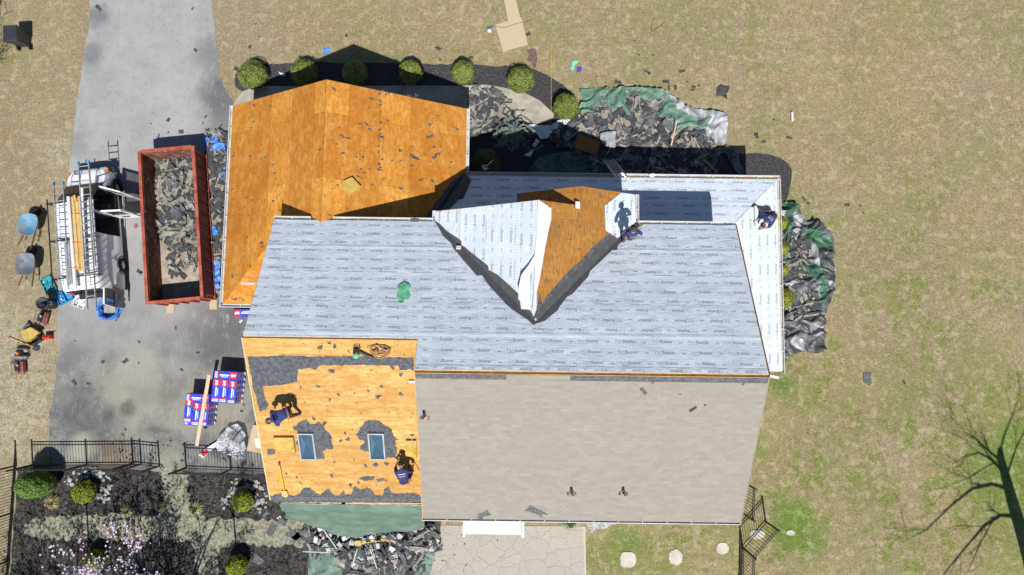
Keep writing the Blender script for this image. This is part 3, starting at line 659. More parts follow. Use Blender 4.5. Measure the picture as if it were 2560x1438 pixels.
vflat(pF, [(1600,566),(1585,577),(1545,615),(1542,628),(1530,628),(1475,680),(1470,694),(1430,738),(1418,744),(1398,770),(1395,777),(1362,804),(1348,809),(1340,811)], [AP, (BXR,YF,zE)], 'valley_membrane', M['membrane'], .050, .056)
vflat(pDR, [(1585,560),(1535,588),(1470,650),(1408,708),(1370,750),(1338,785)], [AP, (BXR,YF,zE)], 'valley_membrane', M['membrane'], .016, .022)
gsr_ = (zG-3.15)/(GXR-GXM); zv = zE1+ls*(LY-LW)
VV = [(GXR,LY,zE1), (GXR-(zv-3.15)/gsr_,LW,zv)]
vflat(pLF, [(1052,556),(1112,560),(1118,530),(1146,500),(1158,498),(1178,452)], [VV[0], VV[1]], 'valley_membrane', M['membrane'], .040, .048)
vflat(pGR, [(1052,556),(1088,510),(1128,457),(1140,446),(1160,434)], [VV[0], VV[1]], 'valley_membrane', M['membrane'], .010, .018)
mb = MB(); mb.slab(pDR, [pDR.px(u, v) for u, v in [(1349,735),(1356,762),(1366,742),(1392,712),(1430,670),(1450,655),(1480,620),(1536,575),(1560,560),(1562,572),(1500,632),(1420,708),(1362,772),(1334,800),(1343,765)]], .008, .014); part(mb, 'torn_felt', M['oldfelt'])
# left back slope: strip and patches of old black felt
B2 = lambda pts, r=.05, st=.16, h=.006: flat(pB2, pts, 'torn_felt', M['oldfelt'], h, h+.006, r, st*.8)
B2([(619,893),(700,888),(790,892),(868,891),(1035,894),(1036,908),(1034,922),(1000,925),(996,914),(900,912),(800,914),(790,925),(775,920),(745,922),(744,955),(700,963),(658,966),(664,1000),(672,1010),(667,1022),(650,1030),(632,965)], .022, .14)
B2([(752,1055),(766,1046),(775,1060),(800,1055),(812,1070),(828,1090),(834,1120),(806,1126),(812,1148),(790,1150),(752,1140),(742,1110),(745,1078),(732,1070)], .045, .1)
B2([(895,1078),(918,1052),(945,1052),(975,1070),(985,1085),(992,1110),(990,1145),(970,1142),(960,1147),(925,1133),(900,1120),(912,1105),(895,1095)], .045, .1)
B2([(668,1122),(688,1124),(686,1136),(670,1138)], .02, .06)
B2([(682,1248),(684,1236),(705,1232),(735,1240),(752,1232),(757,1222),(768,1219),(782,1226),(800,1238),(810,1230),(822,1222),(832,1236),(845,1240),(858,1226),(864,1238),(880,1234),(886,1215),(902,1224),(925,1221),(938,1238),(955,1240),(962,1222),(972,1214),(978,1232),(1000,1234),(1030,1232),(1053,1240),(1054,1256),(684,1256)], .03, .1)
B2([(898,1196),(912,1190),(938,1191),(932,1200),(910,1202)], .015, .08)
flat(pB2, [(940,1198),(958,1195),(962,1200),(945,1205)], 'torn_felt', M['oldfelt'], .006, .012, .01, .06)
def flakes(pl, poly, n, smin, smax, seed, parent_name='felt_scraps', m=None, el=1.5, cols=None, h=.005):
    rng = random.Random(seed); xs = [p[0] for p in poly]; ys = [p[1] for p in poly]; got = []; t = 0
    while len(got) < n and t < n*30:
        t += 1; x = rng.uniform(min(xs), max(xs)); y = rng.uniform(min(ys), max(ys))
        if not inpoly(x, y, poly): continue
        r = smin + (smax-smin)*rng.random()**3; q = rng.randint(7, 11); ex = rng.uniform(.35, .9)*r; ey = r*rng.uniform(.8, el); a0 = rng.uniform(0, 3); k_ = rng.uniform(-.5, .5)
        pts = [(x + math.cos(2*math.pi*i/q+a0)*ex*rng.uniform(.35, 1.3), y + math.sin(2*math.pi*i/q+a0)*ey*rng.uniform(.4, 1.25)) for i in range(q)]
        pts = [(px_+k_*(py_-y), py_) for px_, py_ in pts]
        if all(inpoly(a, b, poly) for a, b in pts): got.append((ex*ey, pts))
    got.sort(key=lambda g_: -g_[0]); mb = MB()
    for i, (_, pts) in enumerate(got):
        if i < 10: q = MB(); q.slab(pl, pts, h, h+.005); part(q, 'felt_scrap', m or M['oldfelt'])
        else: mb.slab(pl, pts, h, h+.005)
    if mb.v: part(mb, 'felt_scraps', m or M['oldfelt'], kind='stuff')
gcol = [pGR.px(950, 330)[1]]
GLp = [pGL.px(u, v) for u, v in [(586,272),(820,210),(806,552),(690,552),(640,660),(562,752)]]
flakes(pGL, GLp, 130, .018, .085, 3)
GRp = [pGR.px(u, v) for u, v in [(826,210),(1150,270),(1150,425),(1050,548),(812,552)]]
mb = None
flakes(pGR, GRp, 130, .018, .11, 5)
flakes(pGR, [pGR.px(u, v) for u, v in [(944,235),(958,235),(955,460),(940,460)]], 22, .04, .17, 6, el=2.6)
flakes(pGR, [pGR.px(u, v) for u, v in [(1040,330),(1120,330),(1120,410),(990,410)]], 14, .04, .14, 8, el=2.2)
flakes(pGR, [pGR.px(u, v) for u, v in [(945,222),(1060,236),(1055,250),(945,240)]], 10, .05, .12, 18, el=.8)
flakes(pGB, [pGB.px(u, v) for u, v in [(562,752),(570,740),(618,740),(622,754)]], 9, .05, .13, 9, el=1.6)
flakes(pB2, [pB2.px(u, v) for u, v in [(640,850),(1036,850),(1040,1225),(684,1225)]], 150, .02, .16, 10, el=.75)
flakes(pDR, [pDR.px(u, v) for u, v in [(1385,500),(1500,492),(1508,580),(1370,720),(1356,740)]], 30, .015, .06, 11, el=1.2)
# boards on eaves / ridge line edges
fb = MB(); fb.bar(hf(XL-.02,YB2,zB2-.06), hf(XL-.02,YR2,zR2-.06), .05, .14); part(fb, 'rake_board', M['fascia'])
fb = MB(); fb.bar(hf(XM+.02,YB,zE-.06), hf(XM+.02,YR,zR-.06), .03, .10); part(fb, 'rake_board', M['shing_tan'])
fb = MB(); fb.bar(hf(XR_+.01,YF,zE-.05), hf(XR_+.01,YR,zR-.05), .03, .12); part(fb, 'rake_board', M['wood_dk'])
fb = MB(); fb.bar(hf(XR_+.02,YB,zE-.05), hf(XR_+.02,YR,zR-.07), .03, .10); part(fb, 'rake_board', M['shing_tan'])
for x0, x1 in ((XL+.35, XL+2.55), (XL+2.7, XM-.1)): fb = MB(); fb.box(hf((x0+x1)/2, YB2-.13, zB2-.10), (x1-x0, .10, .05), PH); part(fb, 'eave_board', M['fascia'])
fb = MB(); fb.slab(pB2, [(0,-.02),(XM-XL,-.02),(XM-XL,.14),(0,.16)], .012, .02); part(fb, 'eave_strip', M['shing_grey'])
# tan shingles on the main back slope
sl = MB(); BL_ = math.hypot(YR-YB, zR-zE); sl.slab(pB, [(.03,-.05),(XR_-XM-.01,-.05),(XR_-XM-.01,BL_-.28),(.03,BL_-.28)], .004, .018); sl.slab(pB, [(2.9,BL_-.275),(4.9,BL_-.275),(4.9,BL_-.10),(2.9,BL_-.10)], .005, .016); part(sl, 'shingles', M['shingle_roof'])
sl = MB(); sl.slab(pB, [(.03,BL_-.26),(2.9,BL_-.26),(2.9,BL_-.12),(4.9,BL_-.12),(4.9,BL_-.27),(XR_-XM-.01,BL_-.28),(XR_-XM-.01,BL_-.10),(.03,BL_-.10)], .003, .012); part(sl, 'ridge_strip', M['shing_grey'])
# gutters
def gutter(p0, p1, out, z, strap=.92, wdt=.125, brk=None):
    p0 = hf(*p0, z); p1 = hf(*p1, z); o = Vector((hf(*out) - hf(0,0))).normalized(); d = (p1-p0); L = d.length; d.normalize()
    mb = MB(); up = Vector((0,0,1))
    def strip(o0, o1, z0, z1, mi): mb.bar(p0+o*((o0+o1)/2)+up*((z0+z1)/2), p1+o*((o0+o1)/2)+up*((z0+z1)/2), abs(o1-o0), abs(z1-z0), mi)
    strip(wdt-.02, wdt, -.10, .02, 0); strip(.0, wdt-.02, -.10, -.085, 1); strip(0, .012, -.085, .0, 0)
    for t in (0, L): mb.bar(p0+d*t+up*-.04, p0+d*t+o*wdt+up*-.04, .012, .11, 0)
    k = int(L/strap)
    for i in range(1, k+1): mb.bar(p0+d*(i*L/(k+1)), p0+d*(i*L/(k+1))+o*wdt, .022, .012, 0)
    return part(mb, 'gutter', [M['white'], M['gutter_in']])
def gut(p0, p1, out, z, **k): return gutter(p0, p1, out, z, **k)
gut((GXL,GYF),(GXL,GYB-.12),(-1,0),3.13); gut((GXL-.1,GYB),(XL-.55,GYB),(0,-1),3.13); gut((GXR,GYF),(GXR,LY+.06),(1,0),3.13)
gut((GXR+.02,LY),(LX+.1,LY),(0,1),zE1-.02); gut((LX,LY),(LX,-.85),(1,0),zE1-.02)
gut((XL,YF),(GXM-.42,YF),(0,1),zE-.02); gut((GXM+.42,YF),(BXL-.05,YF),(0,1),zE-.02); gut((BXR+.05,YF),(XR_,YF),(0,1),zE-.02)
gut((BXL,BYF),(BXL,YF+.02),(-1,0),zE-.02); gut((BXR,BYF2),(BXR,YF+.02),(1,0),zE-.02); gut((SXL,BYF2),(SXL,BYF+.05),(-1,0),zE-.02)
gut((XM,YB),(XR_,YB),(0,-1),zE-.02)
ds = MB(); ds.bar(hf(XL-.5,GYB-.06,3.08), hf(XL-.15,GYB-.8,2.95), .09, .07); part(ds, 'downspout', M['white']); ds = MB(); ds.bar(hf(LX-.55,-.95,3.1), hf(LX-.05,-1.05,3.0), .10, .07)
part(ds, 'downspout', M['white'])
# garage ridge seam and rake edges
fb = MB(); fb.slab(pGL, [pGL.uv(hf(GXM-.012,GYF,zG)), pGL.uv(hf(GXM,GYF,zG)), pGL.uv(hf(GXM,YF,zG)), pGL.uv(hf(GXM-.012,YF,zG))], .002, .004); part(fb, 'ridge_gap', M['black'])
# skylights
def skylight(c, wd, ln):
    a, s = pB2.px(*c); f = MB(); h = .12
    for (x0, x1, y0, y1) in ((-wd/2, wd/2, -ln/2, -ln/2+.05), (-wd/2, wd/2, ln/2-.05, ln/2), (-wd/2, -wd/2+.05, -ln/2+.05, ln/2-.05), (wd/2-.05, wd/2, -ln/2+.05, ln/2-.05)):
        f.slab(pB2, [(a+x0,s+y0),(a+x1,s+y0),(a+x1,s+y1),(a+x0,s+y1)], .0, h)
    fo = part(f, 'skylight', M['alu'])
    for q_, c_, hh in (([(-.22,-.5),(.22,-.5),(.22,.5),(-.22,.5)], (.05,.09,.13), .02), ([(-.22,-.5),(-.05,.1),(-.22,.5)], (.20,.28,.34), .03), ([(.22,-.5),(-.05,.1),(.02,.5),(.22,.5)], (.09,.15,.20), .028)):  # flat panels under the pane; lit and shaded well walls painted in as tones
        wq = MB(); wq.slab(pB2, [(a+x_,s+y_) for x_, y_ in q_], hh-.01, hh); wq.build('painted_light_well', mottled('light_well_shade_tone', c_, tuple(x_*1.1 for x_ in c_), 2, .8), fo)
    g = MB(); g.slab(pB2, [(a-wd/2+.051,s-ln/2+.051),(a+wd/2-.051,s-ln/2+.051),(a+wd/2-.051,s+ln/2-.051),(a-wd/2+.051,s+ln/2-.051)], .0, h-.015)
    g.build('pane', M['glasssky'], fo)
skylight((769,1113), .56, 1.13); skylight((943,1113), .56, 1.13)
# plumbing vents
for (u, v) in ((1062,1040),(1429,1230),(1558,1230)):
    a, s = pB.px(u, v); p = pB.at(a, s, .02); f = MB(); f.slab(pB, [(a-.16,s-.12),(a+.16,s-.12),(a+.16,s+.02),(a-.16,s+.02)], .018, .026)
    vo = part(f, 'vent_flashing', M['red_in']); g = MB(); g.lathe(p-Vector((0,0,.05)), [(.10,0),(.09,.10),(.06,.18)], 12); g.build('vent_boot', M['white_pl'], vo)
    g = MB(); g.tube([p-Vector((0,0,.05)), p+Vector((0,0,.36))], .048, 12); g.lathe(p+Vector((0,0,.355)), [(.048,0),(.052,.012),(.036,.012),(.036,-.1),(0,-.1)], 12); g.build('vent_pipe', M['plastic'], vo)
a, s = pDR.px(1444, 513); g = MB(); g.slab(pDR, [(a-.12,s-.08),(a+.12,s-.08),(a+.12,s+.1),(a-.12,s+.1)], .005, .03); part(g, 'flashing', M['paperwhite'])
# ================================================================ small builders
def foliage(mb, c, rx, ry, rz, n, size, rng, mi=0, shell=.72, power=1.0, flatb=False):
    c = Vector(c)
    for _ in range(n):
        d = Vector((rng.gauss(0,1), rng.gauss(0,1), rng.gauss(0,1)))
        if d.length < 1e-4: continue
        d.normalize()
        if d.z < -.35: d.z = -d.z
        k = (shell + (1.03-shell)*rng.random()**.5)*(1+.13*noise.noise(d*2.3+c))
        p = c + Vector((d.x*rx, d.y*ry, d.z*rz))*k
        nrm = (d + Vector((rng.uniform(-.7,.7), rng.uniform(-.7,.7), rng.uniform(-.3,.8)))).normalized()
        t = nrm.orthogonal().normalized(); t.rotate(Matrix.Rotation(rng.uniform(0, 6.28), 3, nrm)); b = nrm.cross(t)
        s = size*rng.uniform(.6, 1.3)
        mb.add([p-t*s*.5, p+b*s*.35, p+t*s*.5, p-b*s*.35], [(0,1,2,3)], mi)
def shrub(name, label, u, v, r, h, m='leaf_box', n=2600, size=.055, group=None, ry=None, cat='shrub', tilt=0):
    rng = random.Random(int(u*3+v)); p = G(u, v, h*.55); ry = ry or r
    o = root(name, label, cat, (p.x, p.y, 0), 0, group)
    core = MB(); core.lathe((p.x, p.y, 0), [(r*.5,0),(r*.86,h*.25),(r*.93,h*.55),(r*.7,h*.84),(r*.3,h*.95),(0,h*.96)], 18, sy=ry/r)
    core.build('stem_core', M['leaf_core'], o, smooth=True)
    f = MB(); foliage(f, (p.x, p.y, h*.52), r, ry, h*.5, n, size, rng, shell=.86); f.build('foliage', M[m], o)
    return o
for (u, v, r, wh) in [(632,188,.66,'largest, beside the driveway corner'), (760,181,.59,'second from the driveway, half in the garage shadow'), (887,183,.56,'wholly in the shadow of the garage gable'), (1026,181,.54,'split by the right slope of the garage shadow'),
                      (1157,182,.52,'smallest, beyond the right end of the garage'), (1301,200,.60,'above the bare end of the curved path'), (1415,266,.58,'rightmost, touching the green tarpaulin')]:
    shrub('boxwood_shrub', 'clipped round boxwood ball, ' + wh, u, v, r, 1.05, group='clipped boxwood balls in the front bed')
# golden shrubs in the back garden
for (u, v, r, h, lb) in [(210,1230,.50,.8,'golden round shrub inside the left ring of white rocks'), (607,1253,.46,.8,'golden round shrub below the right ring of white rocks'), (237,1402,.46,.8,'golden shrub under the pink blossoming tree'), (592,1414,.44,.9,'golden shrub beside the bottom gravel path')]:
    shrub('golden_shrub', lb, u, v, r, h, 'leaf_yellow', 1500, .065, 'golden shrubs in the back garden')
shrub('green_shrub', 'large oval dark green shrub by the garden fence corner', 88, 1212, .72, 1.7, 'leaf_green', 3000, .07, ry=.55)
for i, (u, v, r) in enumerate([(1953,558,.36), (1957,622,.30), (1957,674,.30), (1962,745,.50)]):
    shrub('golden_shrub', ['golden shrub peeping out by the gutter beside the crouching worker', 'small golden shrub against the wall, second from the top', 'small golden shrub against the wall, third from the top', 'widest golden shrub against the right wall'][i], u-5, v, r*.9, 1.0, 'leaf_yellow', 1100, .07, 'golden shrubs along the right wall')
# holly bush in the corner
shrub('holly_bush', 'round holly bush with reddish tips in the dark roof corner', 1214, 412, .68, 1.5, 'leaf_holly', 2600, .075)
# ragged blue spruce
rng = random.Random(5); p = G(1284, 352, 0); o = root('spruce', 'ragged low blue spruce with drooping arms by the front path', 'tree', (p.x, p.y, 0))
tr = MB(); tr.tube([p, p+Vector((.05,.03,1.0)), p+Vector((.1,.1,2.0))], [.07,.05,.02], 7); tr.build('trunk', M['bark'], o)
lf = MB()
for k in range(46):
    a = rng.uniform(0, 6.28); z = rng.uniform(.3, 1.5); L = rng.choice([.35,.6,.8,1.15])*rng.uniform(.7,1.1)*(1.25 if -.9 < math.sin(a) < .3 else .75); b = p + Vector((0,0,z)); prev = b
    for q in range(1, 8):
        t = q/7; w3 = .35*math.sin(t*5+k); c_ = b + Vector((math.cos(a+w3)*L*t, math.sin(a+w3)*L*t, .12*math.sin(t*3+k)-.25*t*t))
        lf.bar(prev, c_, .022, .022)
        for _ in range(13):
            d = Vector((rng.gauss(0,1), rng.gauss(0,1), rng.gauss(0,.5))).normalized()*rng.uniform(.05,.22)*(1-t*.3); e = prev.lerp(c_, rng.random()); w_ = d.orthogonal().normalized()*.014
            lf.add([e-w_, e+d, e+w_], [(0,1,2)])
        prev = c_
lf.build('needles', M['leaf_spruce'], o)
# ================================================================ fences (black aluminium)
def fence(label, px, h=1.5, post_every=2.3, name='metal_fence', cat='fence', group=None, gate=False, base=None):
    pts = [G(u, v, 0) for u, v in px]
    o = root(name, label, cat, pts[0], 0, group); rail = MB(); pk = []
    for a, b in zip(pts[:-1], pts[1:]):
        d = b-a; L = d.length; d = d/L
        for z, t in ((h-.05,.035), (h-.24,.03), (.12,.035)): rail.bar(a+Vector((0,0,z)), b+Vector((0,0,z)), .03, t)
        k = int(L/.125)
        pm = MB()
        for i in range(1, k): q = a + d*(i*L/k); pm.bar(q+Vector((0,0,.06)), q+Vector((0,0,h-.05)), .017, .017, up=(0,1,0))
        pk.append(pm)
        npst = max(1, round(L/post_every))
        for i in range(npst+1):
            if i == npst and b is not pts[-1]: continue
            q = a + d*(i*L/npst); p_ = MB(); p_.bar(q, q+Vector((0,0,h+.03)), .065, .065, up=(0,1,0)); p_.box(q+Vector((0,0,h+.045)), (.08,.08,.03)); p_.build('post', M['black'], o)
    rail.build('rail', M['black'], o)
    for pm in pk:
        q = pm.build('picket_row', M['black'], o)
    return o
fence('black metal fence run along the bottom left of the driveway', [(82,1162),(353,1160)], post_every=1.95)
fence('short black metal gate standing ajar at the garden path', [(333,1158),(399,1165)], name='metal_gate', cat='gate', post_every=5)
fence('black metal fence run between the garden path and the house', [(466,1169),(690,1178)], post_every=2.0)
fence('black metal fence running down the left edge of the garden', [(41,1164),(16,1520)], post_every=2.4)
fence('black metal fence panel beside the lower right house corner', [(1858,1205),(1855,1281)], post_every=3)
fence('black metal gate swung open diagonally on the lawn', [(1857,1369),(1914,1304)], name='metal_gate', cat='gate', post_every=5)
fence('black metal fence run leaving the picture at the bottom right of the house', [(1857,1370),(1855,1500)], post_every=3)
# ================================================================ rocks, stones, pebbles
def rockmesh(r, rng, sq=.6):
    bm = bmesh.new(); bmesh.ops.create_icosphere(bm, subdivisions=2, radius=r); off = Vector((rng.uniform(0,50),)*3)
    for v in bm.verts:
        k = 1 + .35*noise.noise(v.co*(1.6/r)+off); v.co *= k; v.co.z *= sq
    vs = [v.co.copy() for v in bm.verts]; fs = [[v.index for v in f.verts] for f in bm.faces]; bm.free(); return vs, fs
rng = random.Random(21)
rk = []
for i in range(8):
    vs, fs = rockmesh(.10, rng); m_ = MB(); m_.add(vs, fs); q = m_.build('border_rock', M['rock']); rk.append(q.data); bpy.data.objects.remove(q)
def scatter_rocks(cu, cv, R0, R1, a0, a1, n, label, group):
    c = G(cu, cv, 0)
    for i in range(int(n*1.35)):
        a = R(a0 + (a1-a0)*rng.random()); r = rng.uniform(R0, R1); q = bpy.data.objects.new('border_rock', rng.choice(rk)); COL.objects.link(q)
        s = rng.uniform(.35, 1.0); q.scale = (s, s*rng.uniform(.7,1.1), s*.8); q.location = (c.x+math.cos(a)*r, c.y+math.sin(a)*r, .05*s); q.rotation_euler = (rng.uniform(-.3,.3), rng.uniform(-.3,.3), rng.uniform(0,6))
        tag(q, label, 'rock', group)
scatter_rocks(220, 1222, .50, 1.05, -40, 170, 62, 'pale rock in the ring round the left golden shrub', 'rocks round the left golden shrub')
scatter_rocks(612, 1248, .45, 1.00, -40, 205, 66, 'white rock in the ring round the right golden shrub', 'rocks round the right golden shrub')
for i, (u, v, rx, ry, lb) in enumerate([(1570,1399,.34,.32,'squarish stepping stone nearest the patio'), (1689,1393,.30,.33,'rounded pale stepping stone, second from the patio'), (1806,1371,.27,.25,'round stepping stone left of the open gate'), (1893,1336,.33,.20,'oval stepping stone lying under the open gate'), (1976,1332,.19,.11,'small oval stepping stone on the bright green grass')]):
    c = G(u, v); k = 14; pw = 3.2 if i == 0 else 2.2; rg = random.Random(i)
    pl_ = []
    for j in range(k*2):
        a = math.pi*j/k; cc, ss = math.cos(a), math.sin(a); q = (abs(cc)**pw+abs(ss)**pw)**(-1/pw)*rg.uniform(.92,1.06); pl_.append((c.x+cc*q*rx, c.y+ss*q*ry))
    o = MB().prism(pl_, .0, .035).build('stepping_stone', M['stone']); tag(o, lb, 'stepping stone', 'stepping stones across the lawn')
# river pebbles strip (uncountable)
pb = MB(); rng2 = random.Random(4); pp = gp([(1462,1292),(1620,1292),(1560,1306),(1530,1310),(1515,1320),(1495,1322),(1480,1330),(1470,1318)])
vs0, fs0 = rockmesh(1, rng2, .6)
bmv = [Vector(v) for v in vs0]
bb = (min(p[0] for p in pp), max(p[0] for p in pp), min(p[1] for p in pp), max(p[1] for p in pp))
def oct_rock(mb, c, r, rng, mi=0, sq=.55):
    a = rng.uniform(0, 6); q = [Vector((math.cos(a+k*1.2566)*r*rng.uniform(.75,1.2), math.sin(a+k*1.2566)*r*rng.uniform(.75,1.2), 0)) for k in range(5)]
    t = Vector((rng.uniform(-.3,.3)*r, rng.uniform(-.3,.3)*r, r*sq)); b = len(mb.v)
    mid = [v*.62+Vector((0,0,r*sq*.85)) for v in q]
    mb.add([Vector(c)+v for v in q]+[Vector(c)+v for v in mid]+[Vector(c)+t], [(k,(k+1)%5,5+(k+1)%5,5+k) for k in range(5)]+[(5+k,5+(k+1)%5,10) for k in range(5)], mi)
cnt = 0
while cnt < 900:
    x = rng2.uniform(bb[0], bb[1]); y = rng2.uniform(bb[2], bb[3])
    if inpoly(x, y, pp): oct_rock(pb, (x, y, .0), rng2.uniform(.025,.055), rng2, rng2.choice((0,0,1))); cnt += 1
o = pb.build('river_pebbles', [M['rock'], M['stone']], kind='stuff'); tag(o, 'strip of small white river pebbles under the back gutter', 'pebbles')
# yucca by the patio and dry grass tufts
def tuft(name, label, u, v, r, n, m, h=.45, group=None, wd=.02):
    rg = random.Random(int(u+v*7)); c = G(u, v); f = MB()
    for i in range(n):
        a = rg.uniform(0, 6.283); L = r*rg.uniform(.6, 1.05); hh = h*rg.uniform(.5, 1); d = Vector((math.cos(a), math.sin(a), 0)); w_ = Vector((-d.y, d.x, 0))*wd
        p0 = c + d*.03; p1 = c + d*L*.5 + Vector((0,0,hh)); p2 = c + d*L + Vector((0,0,hh*.45))
        f.add([p0-w_, p0+w_, p1+w_*.8, p1-w_*.8, p2], [(0,1,2,3),(3,2,4)])
    o = f.build(name, M[m]); return tag(o, label, 'plant', group)
tuft('yucca', 'spiky pale yucca at the patio edge under the gutter', 1424, 1300, .55, 110, 'yucca', .5, wd=.022)
for (u, v, r, lb) in [(135,1253,.42,'dry straw tuft right of the large green shrub'), (322,1275,.36,'dry straw tuft in the middle of the dark bed'), (492,1268,.42,'dry straw tuft right of the gravel path'), (405,1265,.28,'small dry tuft on the gravel path edge')]:
    tuft('dry_grass_tuft', lb, u, v, r, 130, 'drygrass', .3, 'dry tufts in the back garden', .014)
# grass blades on the lawn: real short turf giving it grain
def blades():
    rg = np.random.RandomState(3); n_ = 60000; pts = []
    x = rg.uniform(-24, 25, n_); y = rg.uniform(-11, 18, n_)
    keep = []
    dp = drive
    mb_v = []; mb_f = []
    house_box = (-12.6, 11.6, -7.6, 11.6)
    k = 0
    for i in range(n_):
        X, Y = x[i], y[i]
        if house_box[0] < X < house_box[1] and house_box[2] < Y < house_box[3]: continue
        if inpoly(X, Y, dp): continue
        if X < -3 and Y < -5: continue
        if -4.2 < X < 3.3 and Y < -6: continue
        nz = noise.noise(Vector((X*.7, Y*.7, 0))) + .3*noise.noise(Vector((X*3, Y*3, 5)))
        if nz < -.05 and rg.rand() < .6: continue
        a = rg.uniform(0, 6.28); s = rg.uniform(.02, .05); h = rg.uniform(.02, .06); dx, dy = math.cos(a)*s, math.sin(a)*s; b = a+1.4; ex, ey = math.cos(b)*.012, math.sin(b)*.012
        mb_v += [(X-ex, Y-ey, 0), (X+ex, Y+ey, 0), (X+dx, Y+dy, h)]; mb_f.append((3*k, 3*k+1, 3*k+2)); k += 1
    m_ = MB(); m_.v = mb_v; m_.f = mb_f; m_.m = [int(v) for v in (rg.rand(k)*3)]; m_.uv = [(0,0)]*len(mb_v)
    g1_ = mottled('straw_blade', (.34,.28,.16), (.44,.37,.24), .8, .9); g2_ = mottled('green_blade', (.10,.15,.035), (.22,.25,.10), .8, .8); g3_ = mottled('tan_blade', (.24,.19,.11), (.32,.27,.17), .8, .9)
    o = m_.build('grass', [g1_, g2_, g3_], kind='stuff'); tag(o, 'short dry turf blades scattered over the lawn', 'grass')
blades()
# ================================================================ torn shingles
rng = random.Random(99)
SHM = []
def strip_mesh(i):
    rg = random.Random(i*13+1); L = rg.uniform(.6, 1.0); Wd = rg.choice([.14,.16,.20,.30]); bend = rg.uniform(-.06,.10); cut = rg.choice([0,0,.4,.6]); tw = rg.uniform(-.04,.04)
    kind = i % 6; m_ = MB(); nx = 7
    tops = []; ny = 3
    for ix in range(nx):
        for iy in range(ny):
            t = ix/(nx-1)-.5; s = iy/(ny-1)-.5
            ex = .02*rg.uniform(-1,1) if ix in (0,nx-1) else 0
            tops.append(Vector((t*L+ex, s*Wd*(1-(cut*max(0, t) if iy == 2 else 0))+rg.uniform(-.004,.004), bend*(4*t*t)+tw*s*t*4+.008)))
    fs = []; mi = []
    for ix in range(nx-1):
        for iy in range(ny-1):
            a = ix*ny+iy; m_.add([tops[a], tops[a+ny], tops[a+ny+1], tops[a+1]], [(0,1,2,3)], (0 if iy == 0 else 1))
            m_.add([q-Vector((0,0,.007)) for q in (tops[a], tops[a+1], tops[a+ny+1], tops[a+ny])], [(0,1,2,3)], 2)
    if kind in (0,3): mats = [M['shing_tan'], M['shing_dark'], M['shing_dark']]
    elif kind in (1,4): mats = [M['shing_dark'], M['shing_dark'], M['shing_tan']]
    elif kind == 2: mats = [M['shing_tan'], M['shing_tan'], M['shing_dark']]
    else: mats = [M['shing_grey'], M['shing_grey'], M['shing_dark']]
    q = m_.build('shingle_strip', mats); d = q.data; bpy.data.objects.remove(q); return d
SHM = [strip_mesh(i) for i in range(24)]
def drop(mesh_i, x, y, z, ang, label, group, tilt=.12, s=1.0, name='shingle_strip', cat='shingle'):
    q = bpy.data.objects.new(name, SHM[mesh_i % len(SHM)]); COL.objects.link(q); q.location = (x, y, z); q.rotation_euler = (rng.uniform(-tilt,tilt), rng.uniform(-tilt,tilt), ang); q.scale = (s, s, 1)
    return tag(q, label, cat, group)
def bumpz(poly, x, y, hmax, rise=.8, seed=0.0):
    d = 9
    for i in range(len(poly)):
        a = Vector(poly[i]); b = Vector(poly[(i+1) % len(poly)]); ab = b-a; t = max(0, min(1, (Vector((x,y))-a).dot(ab)/max(1e-6, ab.length_squared))); d = min(d, (Vector((x,y))-a-ab*t).length)
    return hmax*min(1, d/rise)**.7*(.65+.5*noise.noise(Vector((x*1.1, y*1.1, seed)))+.2*noise.noise(Vector((x*3.3, y*3.3, seed))))
def sheet(name, poly, st, zf, m, label=None, cat=None, kind=None, parent=None, group=None, seed=0, smooth=False, mfun=None, world=True):
    xs = [p[0] for p in poly]; ys = [p[1] for p in poly]; bm = bmesh.new()
    f = bm.faces.new([bm.verts.new((p[0], p[1], 0)) for p in poly]); bmesh.ops.triangulate(bm, faces=bm.faces[:])
    for ax, lo, hi in ((0, min(xs), max(xs)), (1, min(ys), max(ys))):
        k = int((hi-lo)/st)
        for i in range(1, k+1):
            co = [0,0,0]; no = [0,0,0]; co[ax] = lo+i*st; no[ax] = 1
            bmesh.ops.bisect_plane(bm, geom=bm.verts[:]+bm.edges[:]+bm.faces[:], plane_co=co, plane_no=no)
    bmesh.ops.remove_doubles(bm, verts=bm.verts[:], dist=st*.05); bm.verts.index_update()
    vs = [(v.co.x, v.co.y, zf(v.co.x, v.co.y)) for v in bm.verts]; mb = MB(); b0 = 0
    mb.add(vs, [], 0)
    for f in bm.faces:
        idx = [v.index for v in f.verts]; a, b, c = (Vector(vs[idx[i]]) for i in (0,1,2))
        if (Vector((b.x-a.x, b.y-a.y, 0))).cross(Vector((c.x-a.x, c.y-a.y, 0))).z < 0: idx = idx[::-1]
        mb.f.append(idx); cx = sum(vs[i][0] for i in idx)/len(idx); cy = sum(vs[i][1] for i in idx)/len(idx); mb.m.append(mfun(cx, cy) if mfun else 0)
    bm.free(); o = mb.build(name, m, parent, world=world, smooth=(smooth or name.startswith('tarpaulin') or name in ('jacket','cloth')))
    if kind: o['kind'] = kind
    if label: tag(o, label, cat, group)
    return o
def ridged(x, y, f, seed, ang=0.0, st=2.5):
    c_, s_ = math.cos(ang), math.sin(ang); X, Y = x*c_+y*s_, (-x*s_+y*c_)
    return 1-abs(noise.noise(Vector((X*f, Y*f*st, seed))))*2.2
